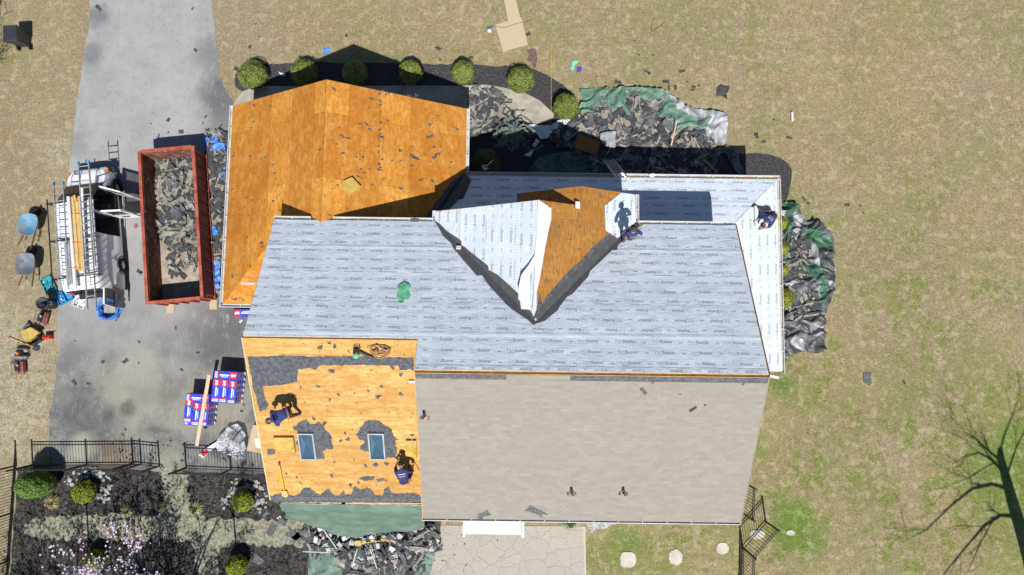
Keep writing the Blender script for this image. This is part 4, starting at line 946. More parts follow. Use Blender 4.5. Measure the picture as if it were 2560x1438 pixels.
def cloth_z(z0, amp, seed, ang=0.0, heap=None):
    def f(x, y):
        b = z0 + (heap(x, y) if heap else 0)
        w_ = noise.noise(Vector((x*1.1, y*1.1, seed+9))); w2 = noise.noise(Vector((x*1.3, y*1.3, seed+19)))
        X, Y = x+w_*.7, y+w2*.7
        return b + amp*(.50*max(0, ridged(X, Y, .75, seed, ang, 1.9))**1.6 + .24*max(0, ridged(X, Y, 1.7, seed+3, ang+.8, 2.0))**2 + .09*max(0, ridged(X, Y, 3.6, seed+5, ang-.5, 2.0))**2)
    return f
def heapfill(name, label, poly, n, zf, smin=.5, smax=1.0, seed=1, wt=(0,0,0,1,1,2)):
    """the countless smaller torn pieces of a heap, one object"""
    rg = random.Random(seed); mb = MB(); xs = [p[0] for p in poly]; ys = [p[1] for p in poly]; k = 0
    while k < n:
        x = rg.uniform(min(xs), max(xs)); y = rg.uniform(min(ys), max(ys))
        if not inpoly(x, y, poly): continue
        L = rg.uniform(.12, .85)*rg.uniform(smin, smax); W_ = rg.choice([.08,.13,.15,.2,.3])*rg.uniform(.7, 1.1); a = rg.uniform(0, 6.28); u_ = Vector((math.cos(a), math.sin(a), rg.uniform(-.22,.22))); v_ = Vector((-math.sin(a), math.cos(a), rg.uniform(-.22,.22)))
        c_ = Vector((x, y, zf(x, y)+rg.uniform(.01,.09))); bd_ = Vector((0,0,rg.uniform(-.03,.04))); j = lambda: rg.uniform(.8,1.15)
        q = [c_-u_*L/2*j()-v_*W_/2*j(), c_-u_*L/2*j()+v_*W_/2*j(), c_-v_*W_/2*j()+bd_, c_+v_*W_/2*j()+bd_, c_+u_*L/2*j()-v_*W_/2*j(), c_+u_*L/2*j()+v_*W_/2*j()]
        mb.add(q, [(0,2,3,1),(2,4,5,3)], rg.choice(wt)); k += 1
    o = mb.build(name, [M['shing_dark'], M['shing_tan'], M['shing_grey'], M['gutter_in']], kind='stuff'); return tag(o, label, 'debris')
# --- north tarpaulin with the big heap
NT_ = gp([(1447,225),(1500,222),(1570,222),(1635,226),(1660,230),(1690,250),(1712,268),(1745,275),(1790,284),(1816,287),(1816,330),(1812,364),(1790,360),(1770,345),(1650,330),(1550,300),(1460,300),(1445,272),(1458,250)])
silver = gp([(1655,225),(1700,245),(1745,268),(1820,280),(1820,370),(1780,364),(1758,330),(1775,298),(1730,295),(1690,275)])
sheet('tarpaulin', NT_, .06, cloth_z(.05, .42, 2.0, .5), [M['tarp_green'], M['tarp_silver']], 'green tarpaulin with a silver folded edge under the big shingle heap', 'tarpaulin', mfun=lambda x, y: int(inpoly(x, y, silver)))
h1 = gp([(1172,222),(1215,222),(1240,235),(1262,250),(1300,260),(1312,292),(1330,310),(1395,300),(1440,290),(1470,282),(1488,262),(1520,250),(1545,235),(1580,228),(1620,224),(1650,238),(1672,262),(1700,285),(1760,305),(1775,340),(1790,372),(1800,440),(1700,455),(1500,455),(1380,455),(1345,400),(1300,330),(1262,330),(1240,345),(1172,355)])
hz1 = lambda x, y: .03 + max(0, bumpz(h1, x, y, .30, .9, 3))
h1a = gp([(1180,228),(1245,232),(1262,262),(1258,300),(1240,330),(1175,340)])
h1b = gp([(1440,300),(1500,262),(1560,238),(1640,235),(1690,285),(1765,310),(1790,375),(1795,440),(1640,455),(1490,455),(1430,380),(1330,330),(1395,306)])
sheet('shingle_heap', rough(h1b, .12, .3), .10, lambda x, y: .03 + max(0, bumpz(h1b, x, y, .30, .9, 3)) + .10*abs(noise.noise(Vector((x*5, y*5, 2)))), M['heap'], 'broad heap of torn roof shingles covering the front bed', 'debris', kind='stuff')
sheet('shingle_heap', rough(h1a, .12, .3), .10, lambda x, y: .03 + max(0, bumpz(h1a, x, y, .12, .6, 8)) + .06*abs(noise.noise(Vector((x*5, y*5, 4)))), M['heap'], 'low heap of torn shingles on the path beside the garage', 'debris', kind='stuff')
def pile(poly, n, zf, label, group, tilt=.22, smin=.75, smax=1.15, ang=None, kinds=None, dz=.05):
    xs = [p[0] for p in poly]; ys = [p[1] for p in poly]; k = 0
    while k < n:
        x = rng.uniform(min(xs), max(xs)); y = rng.uniform(min(ys), max(ys))
        if not inpoly(x, y, poly): continue
        a = rng.uniform(0, 6.28) if ang is None else ang + rng.gauss(0, .35)
        drop(rng.choice(kinds) if kinds else rng.randrange(24), x, y, zf(x, y)+rng.uniform(.03, .03+dz), a, label, group, tilt, rng.uniform(smin, smax)); k += 1
z1b = lambda x, y: .05 + max(0, bumpz(h1b, x, y, .30, .9, 3))
heapfill('shingle_rubble', 'countless smaller torn shingle bits on the broad front heap', h1b, 750, z1b, seed=3)
heapfill('shingle_rubble', 'countless smaller torn shingle bits on the path beside the garage', h1a, 190, lambda x, y: .08, seed=4)
pile(h1b, 122, z1b, 'torn shingle strip on the broad heap in front of the house', 'torn shingles on the front heap', dz=.10)
pile(h1a, 34, lambda x, y: .10, 'torn shingle strip dropped on the path beside the garage', 'torn shingles on the path by the garage', .12)
# --- tarpaulins crumpled in the front corner
tc = gp([(1305,460),(1325,420),(1350,395),(1395,385),(1440,382),(1475,400),(1500,425),(1515,460),(1520,480),(1300,480)])
sheet('tarpaulin', tc, .07, cloth_z(.08, .42, 12.0, .2), [M['tarp_green_dk'], M['tarp_grey']], 'crumpled dark green and grey tarpaulin in the shaded front corner', 'tarpaulin', mfun=lambda x, y: int(noise.noise(Vector((x*1.2, y*1.2, 4))) > .02))
tw = gp([(1312,318),(1332,312),(1352,318),(1378,318),(1395,304),(1420,300),(1432,308),(1400,322),(1382,330),(1368,350),(1350,352),(1340,335),(1325,330)])
sheet('wrap_scrap', tw, .06, cloth_z(.12, .22, 5.0, 1.0), M['felt_back'], 'torn white underlayment scrap crumpled beside the path end', 'scrap')
ts = gp([(1828,372),(1842,392),(1858,432),(1850,440),(1832,425),(1815,392),(1806,378),(1812,364)])
sheet('tarpaulin', ts, .06, cloth_z(.06, .22, 7.0, 1.2), M['tarp_grey'], 'narrow grey tarpaulin tail in the house shadow', 'tarpaulin')
# --- east tarpaulin and heap
TE = gp([(1950,505),(1972,508),(1990,515),(1998,535),(2012,558),(2030,555),(2050,562),(2070,578),(2082,600),(2082,630),(2078,670),(2078,705),(2080,735),(2070,765),(2058,795),(2056,830),(2056,875),(2035,884),(2000,880),(1975,885),(1960,900),(1940,905),(1930,700),(1930,510)])
eg = [gp(q) for q in ([(1952,508),(1990,515),(1975,545),(1958,540)], [(1952,560),(1975,555),(1976,650),(1955,660)], [(2000,565),(2040,575),(2080,600),(2075,630),(2040,620),(2005,590)], [(1998,640),(2050,675),(2060,720),(2020,690),(2000,680)], [(2040,715),(2062,700),(2058,760),(2042,770)])]
sheet('tarpaulin', rough(TE, .04, .3), .055, cloth_z(.04, .60, 30.0, .3, lambda x, y: .12*max(0, noise.noise(Vector((x*.6, y*.6, 1))))), [M['tarp_grey'], M['tarp_green_dk'], M['tarp_silver']], 'large black and green tarpaulin crumpled along the right side of the house', 'tarpaulin',
      mfun=lambda x, y: 1 if any(inpoly(x, y, q) for q in eg) else (2 if noise.noise(Vector((x*1.3, y*1.3, 9))) > .22 else 0))
h3_ = gp([(520,350),(548,325),(570,335),(572,420),(562,560),(552,690),(548,730),(540,735),(532,600),(520,430)])
h2 = gp([(1965,590),(1995,580),(2000,620),(2010,660),(2025,700),(2040,740),(2050,790),(2030,815),(1990,820),(1945,850),(1945,700),(1960,640)])
sheet('shingle_heap', rough(h2, .1, .3), .10, lambda x, y: .10 + max(0, bumpz(h2, x, y, .22, .5, 5)) + .08*abs(noise.noise(Vector((x*5, y*5, 6)))), M['heap'], 'low heap of torn shingles on the black tarpaulin right of the house', 'debris', kind='stuff')
heapfill('shingle_rubble', 'countless smaller torn shingle bits on the right tarpaulin', h2, 170, lambda x, y: .20, seed=5)
heapfill('shingle_rubble', 'countless smaller torn shingle bits beside the red bin', h3_, 220, lambda x, y: .07, seed=6)
pile(gp([(1975,600),(1998,600),(2005,660),(2025,720),(2040,780),(2020,805),(1975,815),(1960,790),(1965,700)]), 34, lambda x, y: .26, 'torn shingle strip on the black tarpaulin right of the house', 'torn shingles on the right tarpaulin', .15)
# --- between bin and garage
h3 = gp([(515,345),(548,318),(572,330),(575,420),(566,560),(556,690),(553,735),(540,740),(530,600),(518,430)])
sheet('shingle_heap', rough(h3, .08, .3), .09, lambda x, y: .02 + max(0, bumpz(h3, x, y, .12, .4, 11)) + .07*abs(noise.noise(Vector((x*5, y*5, 8)))), M['heap'], 'strip of torn shingles between the red bin and the garage', 'debris', kind='stuff')
pile(gp([(525,380),(570,360),(560,600),(545,700),(532,600)]), 24, lambda x, y: .12, 'torn shingle strip between the red bin and the garage', 'torn shingles beside the red bin', .12, kinds=[1,4,7,10,0,3])
for (pts, lb) in [([(515,345),(530,350),(540,340),(548,345),(552,360),(566,362),(566,376),(548,380),(530,382),(518,378)], 'shredded blue tarpaulin at the top end of the red bin'), ([(552,428),(565,432),(562,448),(550,446)], 'small blue tarpaulin scrap near the upper garage gutter'),
                  ([(536,565),(545,572),(552,590),(542,592),(535,580)], 'tiny blue tarpaulin scrap beside the middle of the garage gutter'), ([(538,652),(556,656),(554,690),(556,720),(545,728),(536,700)], 'blue tarpaulin scrap at the lower end of the red bin')]:
    sheet('tarpaulin_scrap', rough(gp(pts), .05, .12), .05, cloth_z(.10, .28, 40+pts[0][1]*.1, .4), M['tarp_blue'], lb, 'tarpaulin', group='blue tarpaulin scraps by the bin')
# ================================================================ roll-off bin
BX = root('rolloff_bin', 'long rusty red open roll-off dumpster half full of torn shingles', 'dumpster', (-14.69, 5.31, 0), R(5.7))
bw, bl, bh = 2.36, 6.62, 1.42
def bp(mb, nm, m, par=None): return mb.build(nm, m, par or BX, world=False)
fl_ = MB(); fl_.box((0,0,.17), (bw-.12, bl-.12, .10)); bp(fl_, 'floor', M['bin_floor'])
for sx in (-1, 1):
    w_ = MB(); w_.box((sx*(bw/2-.04),0,.76), (.05, bl-.02, 1.20), 0, 0); wo = bp(w_, 'side_wall', [M['red_rust']])
    i_ = MB(); i_.box((sx*(bw/2-.075),0,.77), (.014, bl-.16, 1.16)); bp(i_, 'lining', M['red_in'], wo)
    r_ = MB()
    for k in range(13): r_.box((sx*(bw/2+.015), -bl/2+.18+k*(bl-.36)/12, .74), (.05, .09, 1.16), taper=.95)
    r_.box((sx*(bw/2+.03), 0, .22), (.06, bl, .14)); bp(r_, 'side_rib', M['red_rust'], wo)
    t_ = MB(); t_.box((sx*(bw/2-.01),0,bh-.02), (.13, bl+.04, .11)); bp(t_, 'top_rail', M['red_rust'], wo)
for sy, nm in ((1, 'end_wall'), (-1, 'tailgate')):
    w_ = MB(); w_.box((0,sy*(bl/2-.03),.76), (bw-.14, .06, 1.20)); wo = bp(w_, nm, M['red_rust'])
    i_ = MB(); i_.box((0,sy*(bl/2-.068),.77), (bw-.18, .014, 1.14)); bp(i_, 'lining', M['red_in'], wo)
    t_ = MB(); t_.box((0,sy*(bl/2-.0),bh-.02), (bw-.16, .13, .11)); bp(t_, 'top_rail', M['red_rust'], wo)
    r_ = MB()
    for k in range(5): r_.box((-bw/2+.25+k*(bw-.5)/4, sy*(bl/2+.03), .74), (.09,.07,1.12))
    bp(r_, 'end_rib', M['red_rust'], wo)
for sx in (-1,1):
    for sy in (-1,1):
        w_ = MB(); Mx = Matrix.Rotation(R(90), 3, 'Y'); w_.lathe((sx*.85, sy*(bl/2-.5), .10), [(0,-.08),(.10,-.08),(.10,.08),(0,.08)], 12, M=Mx); bp(w_, 'wheel', M['black'])
def binxy(x, y):
    a = R(5.7); return (-14.69+x*math.cos(a)-y*math.sin(a), 5.31+x*math.sin(a)+y*math.cos(a))
binp = [binxy(x, y) for x, y in ((-1.08,-.4),(-.4,-1.0),(.3,-.7),(1.08,-1.3),(1.08,3.18),(-1.08,3.18))]
def zb(x, y): return .24 + max(0, bumpz(binp, x, y, .42, 1.2, 17))
sheet('shingle_heap', binp, .09, lambda x, y: zb(x,y) + .08*abs(noise.noise(Vector((x*5, y*5, 8)))), M['heap'], 'mass of torn shingles filling the upper part of the red bin', 'debris', kind='stuff')
heapfill('shingle_rubble', 'countless smaller torn shingle bits filling the red bin', [binxy(x, y) for x, y in ((-1.0,-.3),(0,-.9),(1.0,-1.3),(1.0,3.1),(-1.0,3.1))], 480, zb, seed=7)
heapfill('shingle_rubble', 'sparse torn shingle bits on the bin floor', [binxy(x, y) for x, y in ((-.6,-2.2),(1.0,-2.2),(1.0,-.9),(-.9,-.3))], 40, lambda x, y: .20, seed=8)
pile([binxy(x, y) for x, y in ((-.95,-.2),(.95,-1.0),(.95,3.0),(-.95,3.0))], 52, zb, 'torn shingle strip in the full end of the red bin', 'torn shingles in the bin', .25, dz=.08, kinds=[0,3,2,8,6,9,1,5,12,15])
pile([binxy(x, y) for x, y in ((-.85,-2.2),(.9,-2.2),(.9,-.6),(-.5,-.6))], 17, lambda x, y: .23, 'loose shingle strip on the bare floor of the red bin', 'loose shingles on the bin floor', .06, .45, .75)
for (u, v, lb) in [(427,771,'small plywood pad under the bottom edge of the red bin'), (534,762,'small plywood pad by the lower right corner of the red bin')]:
    c = G(u, v); o = MB().box((c.x, c.y, .03), (.33,.42,.03), R(3)).build('plywood_pad', M['ply_new']); tag(o, lb, 'plywood')
# ================================================================ van
VA = R(7.1); VC = (-18.39, 5.13)
V = root('van', 'white work van with ladders on its roof and side doors open', 'van', (*VC, 0), VA)
def vp(mb, nm, m, par=None, smooth=False): return mb.build(nm, m, par or V, world=False, smooth=smooth)
def vw(x, y, z=0): return Vector((VC[0]+x*math.cos(VA)-y*math.sin(VA), VC[1]+x*math.sin(VA)+y*math.cos(VA), z))
# stations: y, half width, top z, top half width
ST_ = [(-2.74,.90,1.98,.76),(-2.66,.97,2.04,.80),(-2.2,1.0,2.07,.83),(-.45,1.0,2.08,.84),(-.35,1.0,2.08,.84),(.50,1.0,2.08,.84),(.62,1.0,2.08,.84),(1.15,1.0,2.06,.83),(1.45,.99,1.80,.80),(1.62,.99,1.62,.80),(1.98,.98,1.22,.86),(2.02,.98,1.18,.88),(2.3,.95,1.12,.82),(2.52,.89,1.06,.74),(2.66,.80,.99,.62),(2.74,.68,.88,.50)]
def ring(y, w_, t, tw):
    m_ = min(1.12, t-.14); c = min(1.0, (t-m_)/.9)
    half = [(w_*.98,.34),(w_*1.01,.50),(w_*.95,.80),(w_*.865,m_),(w_*.865+(tw-.06-w_*.865)*.55, m_+(t-m_)*.60),(tw-.04,t-.12),(tw-.12,t-.03),(tw*.6,t+.015),(0,t+.03)]
    return [Vector((x, y, z)) for x, z in half] + [Vector((-x, y, z)) for x, z in half[-2::-1]]
bd = MB(); rings = [ring(*q) for q in ST_]; nr = len(rings[0])
for r_ in rings: bd.add(r_, [])
win = MB(); glassf = MB()
for i in range(len(rings)-1):
    y0, y1 = ST_[i][0], ST_[i+1][0]; ym = (y0+y1)/2
    for k in range(nr-1):
        q = [i*nr+k, i*nr+k+1, (i+1)*nr+k+1, (i+1)*nr+k]
        right = k <= 4
        if right and ((.62 <= y0 and y1 <= 1.63 and k >= 1) or (-.35 <= y0 and y1 <= .51 and k >= 1 and k <= 4)): continue
        if 1.14 < y0 and y1 < 1.99 and 4 <= k <= nr-6: glassf.add([bd.v[j] for j in q], [(3,2,1,0)]); continue
        if not right and k in (nr-5,) and ((.62 <= y0 and y1 <= 1.46) or (-.35 <= y0 and y1 <= .51)): glassf.add([bd.v[j] for j in q], [(3,2,1,0)]); continue
        bd.f.append(q[::-1]); bd.m.append(0)
bd.f.append([(len(rings)-1)*nr+k for k in range(nr)][::-1]); bd.m.append(0)
b_o = vp(bd, 'body', [M['paint_white']], smooth=True)
for p_ in b_o.data.polygons: p_.use_smooth = len(p_.vertices) == 4
vp(glassf, 'windscreen', M['glass'])
it = MB(); it.box((0,-.2,.42), (1.86,4.9,.05)); it.box((0,1.72,.85), (1.7,.35,.5)); vp(it, 'cabin_floor', M['plastic'])
for sx in (.5,-.5):
    s_ = MB(); s_.box((sx,.85,.72), (.52,.52,.22), taper=.92); s_.box((sx,.55,1.15), (.5,.14,.75), taper=.8); vp(s_, 'seat', mottled('van_seat', (.035,.035,.045), (.06,.06,.07), 6, .9) if sx > 0 else M['plastic'])
st_ = MB(); st_.lathe((-.5,1.42,1.1), [(.17,0),(.19,.015),(.17,.03),(.155,.015),(.17,0)], 16); vp(st_, 'steering_wheel', M['black'])
for sy in (-1.62, 1.90):
    for sx in (-1,1):
        Mx = Matrix.Rotation(R(90), 3, 'Y'); ty = MB(); ty.lathe((sx*.90, sy, .37), [(.20,-.12),(.33,-.12),(.37,-.08),(.37,.08),(.33,.12),(.20,.12)], 22, M=Mx)
        wo = vp(ty, 'wheel', M['rubber']); rm = MB(); rm.lathe((sx*.90, sy, .37), [(.205,-.10*1),(.19,.06*sx),(.08,.10*sx),(.0,.10*sx)], 18, M=Mx); rm.build('rim', M['alu'], wo, world=False)
        ar = MB(); ar.lathe((sx*.955, sy, .40), [(.30,0),(.43,0),(.43,.055*sx),(.39,.06*sx)], 22, M=Mx); vp(ar, 'wheel_arch', M['black'])
bm_ = MB(); bm_.box((0,2.78,.50), (1.8,.12,.22)); vp(bm_, 'front_bumper', M['paint_grey']); bm_ = MB(); bm_.box((0,-2.82,.48), (1.86,.20,.20)); vp(bm_, 'rear_bumper', M['plastic'])
for sx in (-1,1):
    h_ = MB(); h_.box((sx*.70,2.70,.80), (.28,.10,.18)); vp(h_, 'headlight', M['alu']); h_ = MB(); h_.box((sx*.90,-2.72,1.02), (.13,.10,.36)); vp(h_, 'tail_light', M['gaf_red'])
    h_ = MB(); h_.box((sx*.86,2.60,.86), (.10,.14,.10)); vp(h_, 'indicator', M['orange'])
def vdoor(hx, hy, ang, L, z0, z1, nm, wz, inner=None, wfrac=(.12,.88), th=.06):
    d = Vector((math.cos(ang), math.sin(ang), 0)); pr = [(0,z0),(L,z0),(L,z1-.45),(L*.86,z1),(L*.06,z1),(0,z1-.1)] if nm != 'rear_door' else [(0,z0),(L,z0),(L,z1-.08),(L*.92,z1),(0,z1)]
    nrm = Vector((-d.y, d.x, 0)); H0 = Vector((hx, hy, 0)); mb = MB(); n_ = len(pr)
    # frame as outer ring with window hole
    w0, w1 = wz; hole = [(L*wfrac[0],w0),(L*wfrac[1],w0),(L*min(wfrac[1], .80),w1),(L*wfrac[0],w1)]
    outer = [(0,z0),(L,z0),(L,w0),(L*.97,w0),(L*.88,z1),(L*.04,z1),(0,w0)]
    def P_(q, o_): return H0 + d*q[0] + Vector((0,0,q[1])) + nrm*o_ 
    for o_, rev in ((th/2, False), (-th/2, True)):
        quads = [[(0,z0),(L,z0),(L,w0),(0,w0)], [(0,w0),hole[0],hole[3],(L*.02,z1)], [hole[1],(L,w0),(L*.88,z1),hole[2]], [hole[3],hole[2],(L*.88,z1),(L*.02,z1)]]
        for q in quads: mb.add([P_(r, o_) for r in (q if not rev else q[::-1])], [(0,1,2,3)], 0 if rev else 1)
    rim = [(0,z0),(L,z0),(L,w0),(L*.88,z1),(L*.02,z1),(0,w0)]
    for a, b in zip(rim, rim[1:]+rim[:1]): mb.add([P_(a,th/2), P_(a,-th/2), P_(b,-th/2), P_(b,th/2)], [(0,1,2,3)], 0)
    o = vp(mb, nm, [M['paint_white'], inner or M['paint_white']]); g = MB(); g.add([P_(q, 0) for q in hole], [(0,1,2,3)]); g.build('window', M['glass'], o, world=False)
    a_ = MB(); c_ = P_((L*.5, z0+(w0-z0)*.55), -(th/2+.02) if inner is None else th/2+.02); a_.bar(c_-d*.16, c_+d*.16, .04, .05); a_.build('armrest', M['plastic'], o, world=False); return o
vdoor(1.02, 1.60, R(-22), 1.08, .42, 1.92, 'front_door', (1.15,1.80), M['paint_grey'])
vdoor(1.02, .52, R(-4), .98, .42, 1.92, 'side_door', (1.15,1.78), None)
vdoor(.96, -2.74, R(-94), .80, .50, 1.95, 'rear_door', (1.20,1.80), M['paint_grey'])
mr = MB(); mr.box((1.12,1.72,1.2), (.16,.10,.26)); vp(mr, 'mirror', M['plastic'])
rk_ = MB()
for y in (-2.2,-.6,1.0): rk_.bar((-.98,y,2.24), (.98,y,2.24), .05, .04); [rk_.bar((sx*.93,y,1.95), (sx*.93,y,2.24), .04, .04, up=(0,1,0)) for sx in (-1,1)]
rk_.bar((.80,-2.5,2.27), (.80,1.2,2.27), .04, .04); rk_.bar((-.95,-2.5,2.27), (-.95,1.2,2.27), .04, .04); vp(rk_, 'roof_rack', M['black'])
def ladder(label, a, b, wd, z, sections=1, tip=None, name='ladder', az=None, bz=None, rung=.305, group=None, side=None):
    A = G(*a, az if az is not None else z); B = G(*b, bz if bz is not None else z); o = root(name, label, 'ladder', A, 0, group)
    d = (B-A); L = d.length; d = d.normalized(); s = d.cross(Vector((0,0,1))).normalized()
    if side: s = Vector(side); s = (s-d*s.dot(d)).normalized()
    up = s.cross(d)
    for k in range(sections):
        off = up*(.085*k) + d*(0 if k == 0 else .25*L) ; Lk = L*(1 if sections == 1 else (.72 if k == 0 else .75)); W_ = wd - .07*k
        for sg in (-1,1):
            r_ = MB(); r_.bar(A+off+s*sg*W_/2, A+off+s*sg*W_/2+d*Lk, .032, .075, up=up); rl = r_.build('rail', M['alu'], o)
            if tip and k == 0: t_ = MB(); q = A+off+s*sg*W_/2; t_.bar(q-d*.03, q+d*.12, .05, .09, up=up); t_.build('tip', M[tip], rl)
        n_ = int(Lk/rung)
        for i in range(n_): q = A+off+d*(rung*(i+.6)); r_ = MB(); r_.bar(q-s*(W_/2-.016), q+s*(W_/2-.016), .035, .03, up=up); r_.build('rung', M['alu'], o)
    return o
ladder('long aluminium extension ladder with blue tips lying on the right of the van roof', (209,405), (233,772), .43, 2.30, 2, 'blue_pl')
ladder('shorter aluminium ladder with blue tips hanging on the left edge of the van roof', (146,456), (160,725), .40, 2.34, 1, 'blue_pl')
ladder('aluminium ladder leaning on the front gutter over the shaded heap', (1520,399), (1556,446), .46, 0, 1, None, az=.6, bz=4.05, side=(1,0,0))
def board(name, label, a, b, wd, th, z, m, cat='board', group=None):
    A = G(*a, z); B = G(*b, z); mb = MB(); mb.bar(A, B, wd, th); o = mb.build(name, M[m]); return tag(o, label, cat, group)
for i in range(9):
    lay = i // 4; k = i % 4; du = k*5.4+lay*1.5
    board('lumber_board', 'yellow lumber board in the strapped bundle on the van roof', (181+du, 488+[4,0,9,3][k]+lay*6), (193+du*1.05, 673+[0,6,3,8][k]), .082, .04, 2.30+lay*.045, 'wood_new', group='lumber bundle on the van roof')
for i in range(4): board('gutter_length', 'grey metal gutter length strapped on the left of the van roof', (162+i*4.5, 606+i*2), (170+i*4.8, 716-i*3), .06, .05, 2.31, 'alu', group='gutter lengths on the van roof')
mb = MB(); mb.tube([G(171,492,2.33), G(189,722,2.33)], .07, 12); tag(mb.build('plastic_pipe', M['white_pl']), 'long white plastic pipe beside the lumber on the van roof', 'pipe')
mb = MB(); mb.tube([G(205,470,2.30), G(214,690,2.30)], .05, 10); tag(mb.build('plastic_pipe', M['white_pl']), 'thinner white plastic pipe between lumber and ladder on the van roof', 'pipe')
st2 = MB()
for v in (535, 607, 670): st2.tube([G(174,v,2.36), G(190,v,2.42), G(206,v-1,2.36)], .014, 5)
tag(st2.build('tie_strap', M['orange']), 'set of dark orange straps tying the lumber bundle', 'strap')
# ================================================================ wheelbarrows
def barrow(label, u, v, m, rz, s=1):
    c = G(u, v, .55); o = root('wheelbarrow', label, 'wheelbarrow', (c.x, c.y, 0), rz, 'wheelbarrows on the left lawn')
    t = MB(); n_ = 20
    def ov(rx, ry, z, oy=0): 
        return [Vector((math.copysign(abs(math.cos(a))**.6, math.cos(a))*rx, math.copysign(abs(math.sin(a))**.6, math.sin(a))*ry*(1.0)+oy, z)) for a in [2*math.pi*k/n_ for k in range(n_)]]
    R_ = [ov(.30,.27,.36,.02), ov(.40,.48,.62), ov(.425,.51,.635), ov(.41,.495,.645), ov(.385,.46,.62), ov(.26,.24,.385,.05)]
    for r_ in R_: t.add(r_, [])
    for i in range(len(R_)-1):
        for k in range(n_): t.f.append([i*n_+k, i*n_+(k+1)%n_, (i+1)*n_+(k+1)%n_, (i+1)*n_+k]); t.m.append(0)
    t.f.append([5*n_+k for k in range(n_)]); t.m.append(0); t.f.append([k for k in range(n_)][::-1]); t.m.append(0)
    t.build('tray', m, o, world=False, smooth=True)
    for sx in (-1,1):
        h_ = MB(); h_.bar((sx*.10,.62,.14), (sx*.30,-.98,.50), .04, .045); h_.build('handle', M['wood_dk'], o, world=False)
        l_ = MB(); l_.tube([(sx*.22,-.35,.45),(sx*.26,-.42,.02),(sx*.24,-.20,.02),(sx*.2,0,.36)], .014, 6); l_.build('leg', M['black'], o, world=False)
    w_ = MB(); w_.lathe((0,.66,.20), [(.10,-.04),(.19,-.04),(.20,0),(.19,.04),(.10,.04),(0,.02),(0,-.02),(.10,-.04)], 16, M=Matrix.Rotation(R(90),3,'Y')); w_.build('wheel', M['rubber'], o, world=False)
    return o
barrow('upper wheelbarrow with a bright blue muddy tray', 72, 562, M['wb_blue'], R(-10)); barrow('lower wheelbarrow with a dull grey-blue muddy tray', 66, 661, M['wb_grey'], R(-2))
# ================================================================ wheelie bin and dustbin
c = G(66, 108); o = root('wheelie_bin', 'black two wheeled rubbish bin alone on the upper left lawn', 'rubbish bin', (c.x, c.y, 0), R(4))
b_ = MB(); b_.box((0,0,.5), (.52,.54,.92), taper=1.0); 
b_ = MB(); b_.add([(-.22,-.22,.06),(.22,-.22,.06),(.22,.24,.06),(-.22,.24,.06),(-.29,-.36,1.0),(.29,-.36,1.0),(.29,.34,1.0),(-.29,.34,1.0)], [(3,2,1,0),(4,5,6,7),(0,1,5,4),(1,2,6,5),(2,3,7,6),(3,0,4,7)]); b_.build('body', M['plastic'], o, world=False)
l_ = MB(); l_.add([(-.32,-.40,1.0),(.32,-.40,1.0),(.32,.38,1.0),(-.32,.38,1.0),(-.30,-.36,1.05),(.30,-.36,1.05),(.28,.32,1.09),(-.28,.32,1.09)], [(3,2,1,0),(4,5,6,7),(0,1,5,4),(1,2,6,5),(2,3,7,6),(3,0,4,7)]); l_.build('lid', M['plastic'], o, world=False)
h_ = MB(); h_.tube([(-.22,-.42,.98),(.22,-.42,.98)], .018, 8); h_.build('handle', M['black'], o, world=False)
for sx in (-1,1): w_ = MB(); w_.lathe((sx*.27,-.26,.13), [(0,-.03),(.13,-.03),(.13,.03),(0,.03)], 14, M=Matrix.Rotation(R(90),3,'Y')); w_.build('wheel', M['rubber'], o, world=False)
c = G(136, 761); o = root('dustbin', 'open round charcoal dustbin standing below the teal tool case', 'dustbin', (c.x, c.y, 0))
b_ = MB(); b_.lathe((0,0,0), [(0,0),(.21,0),(.26,.78),(.275,.78),(.275,.81),(.245,.81),(.20,.05),(0,.05)], 22); b_.build('body', M['paint_grey' if 0 else 'plastic'], o, world=False, smooth=True)
for sx in (-1,1): h_ = MB(); h_.tube([(sx*.26,-.08,.68),(sx*.33,-.06,.69),(sx*.33,.06,.69),(sx*.26,.08,.68)], .014, 6); h_.build('handle', M['paint_grey'], o, world=False)
# ================================================================ tools by the van
def toolcase(label, u, v, rz, m, inner='paper', w_=.50, d_=.36, z=.0, up=.12, name='tool_case'):
    c = G(u, v, .1); rg = random.Random(int(u)); o = root(name, label, 'tool case', (c.x, c.y, z), rz)
    b_ = MB()
    for sy in (-1,1):
        b_.box((0,sy*d_/2,.015), (w_,d_-.01,.03)); 
        for (x, y, a, b) in ((0,sy*d_/2+d_/2-.01,w_,.02),(0,sy*d_/2-d_/2+.012,w_,.02),(-w_/2+.01,sy*d_/2,.02,d_-.04),(w_/2-.01,sy*d_/2,.02,d_-.04)): b_.box((x,y,.015+up/2), (a,b,up))
    b_.build('shell', M[m], o, world=False)
    for k in range(7):
        t = MB(); x = rg.uniform(-w_/2+.08,w_/2-.08); y = rg.choice((-1,1))*d_/2+rg.uniform(-.08,.08); t.bar((x-.06,y,.07+.006*k), (x+rg.uniform(.02,.08),y+rg.uniform(-.07,.07),.075+.006*k), rg.uniform(.02,.05), .03); t.build('tool', M[rg.choice(['alu','plastic','white_pl','teal','alu'])], o, world=False)
    return o
toolcase('open teal tool case on the grass above the dustbin', 121, 712, R(28), 'teal'); toolcase('open blue tool case with strewn fittings behind the van', 160, 742, R(-60), 'blue_pl', w_=.56, d_=.34)
toolcase('open pale grey moulded tool case behind the van', 201, 752, R(68), 'paint_white', w_=.60, d_=.27)
c = G(106, 798); 
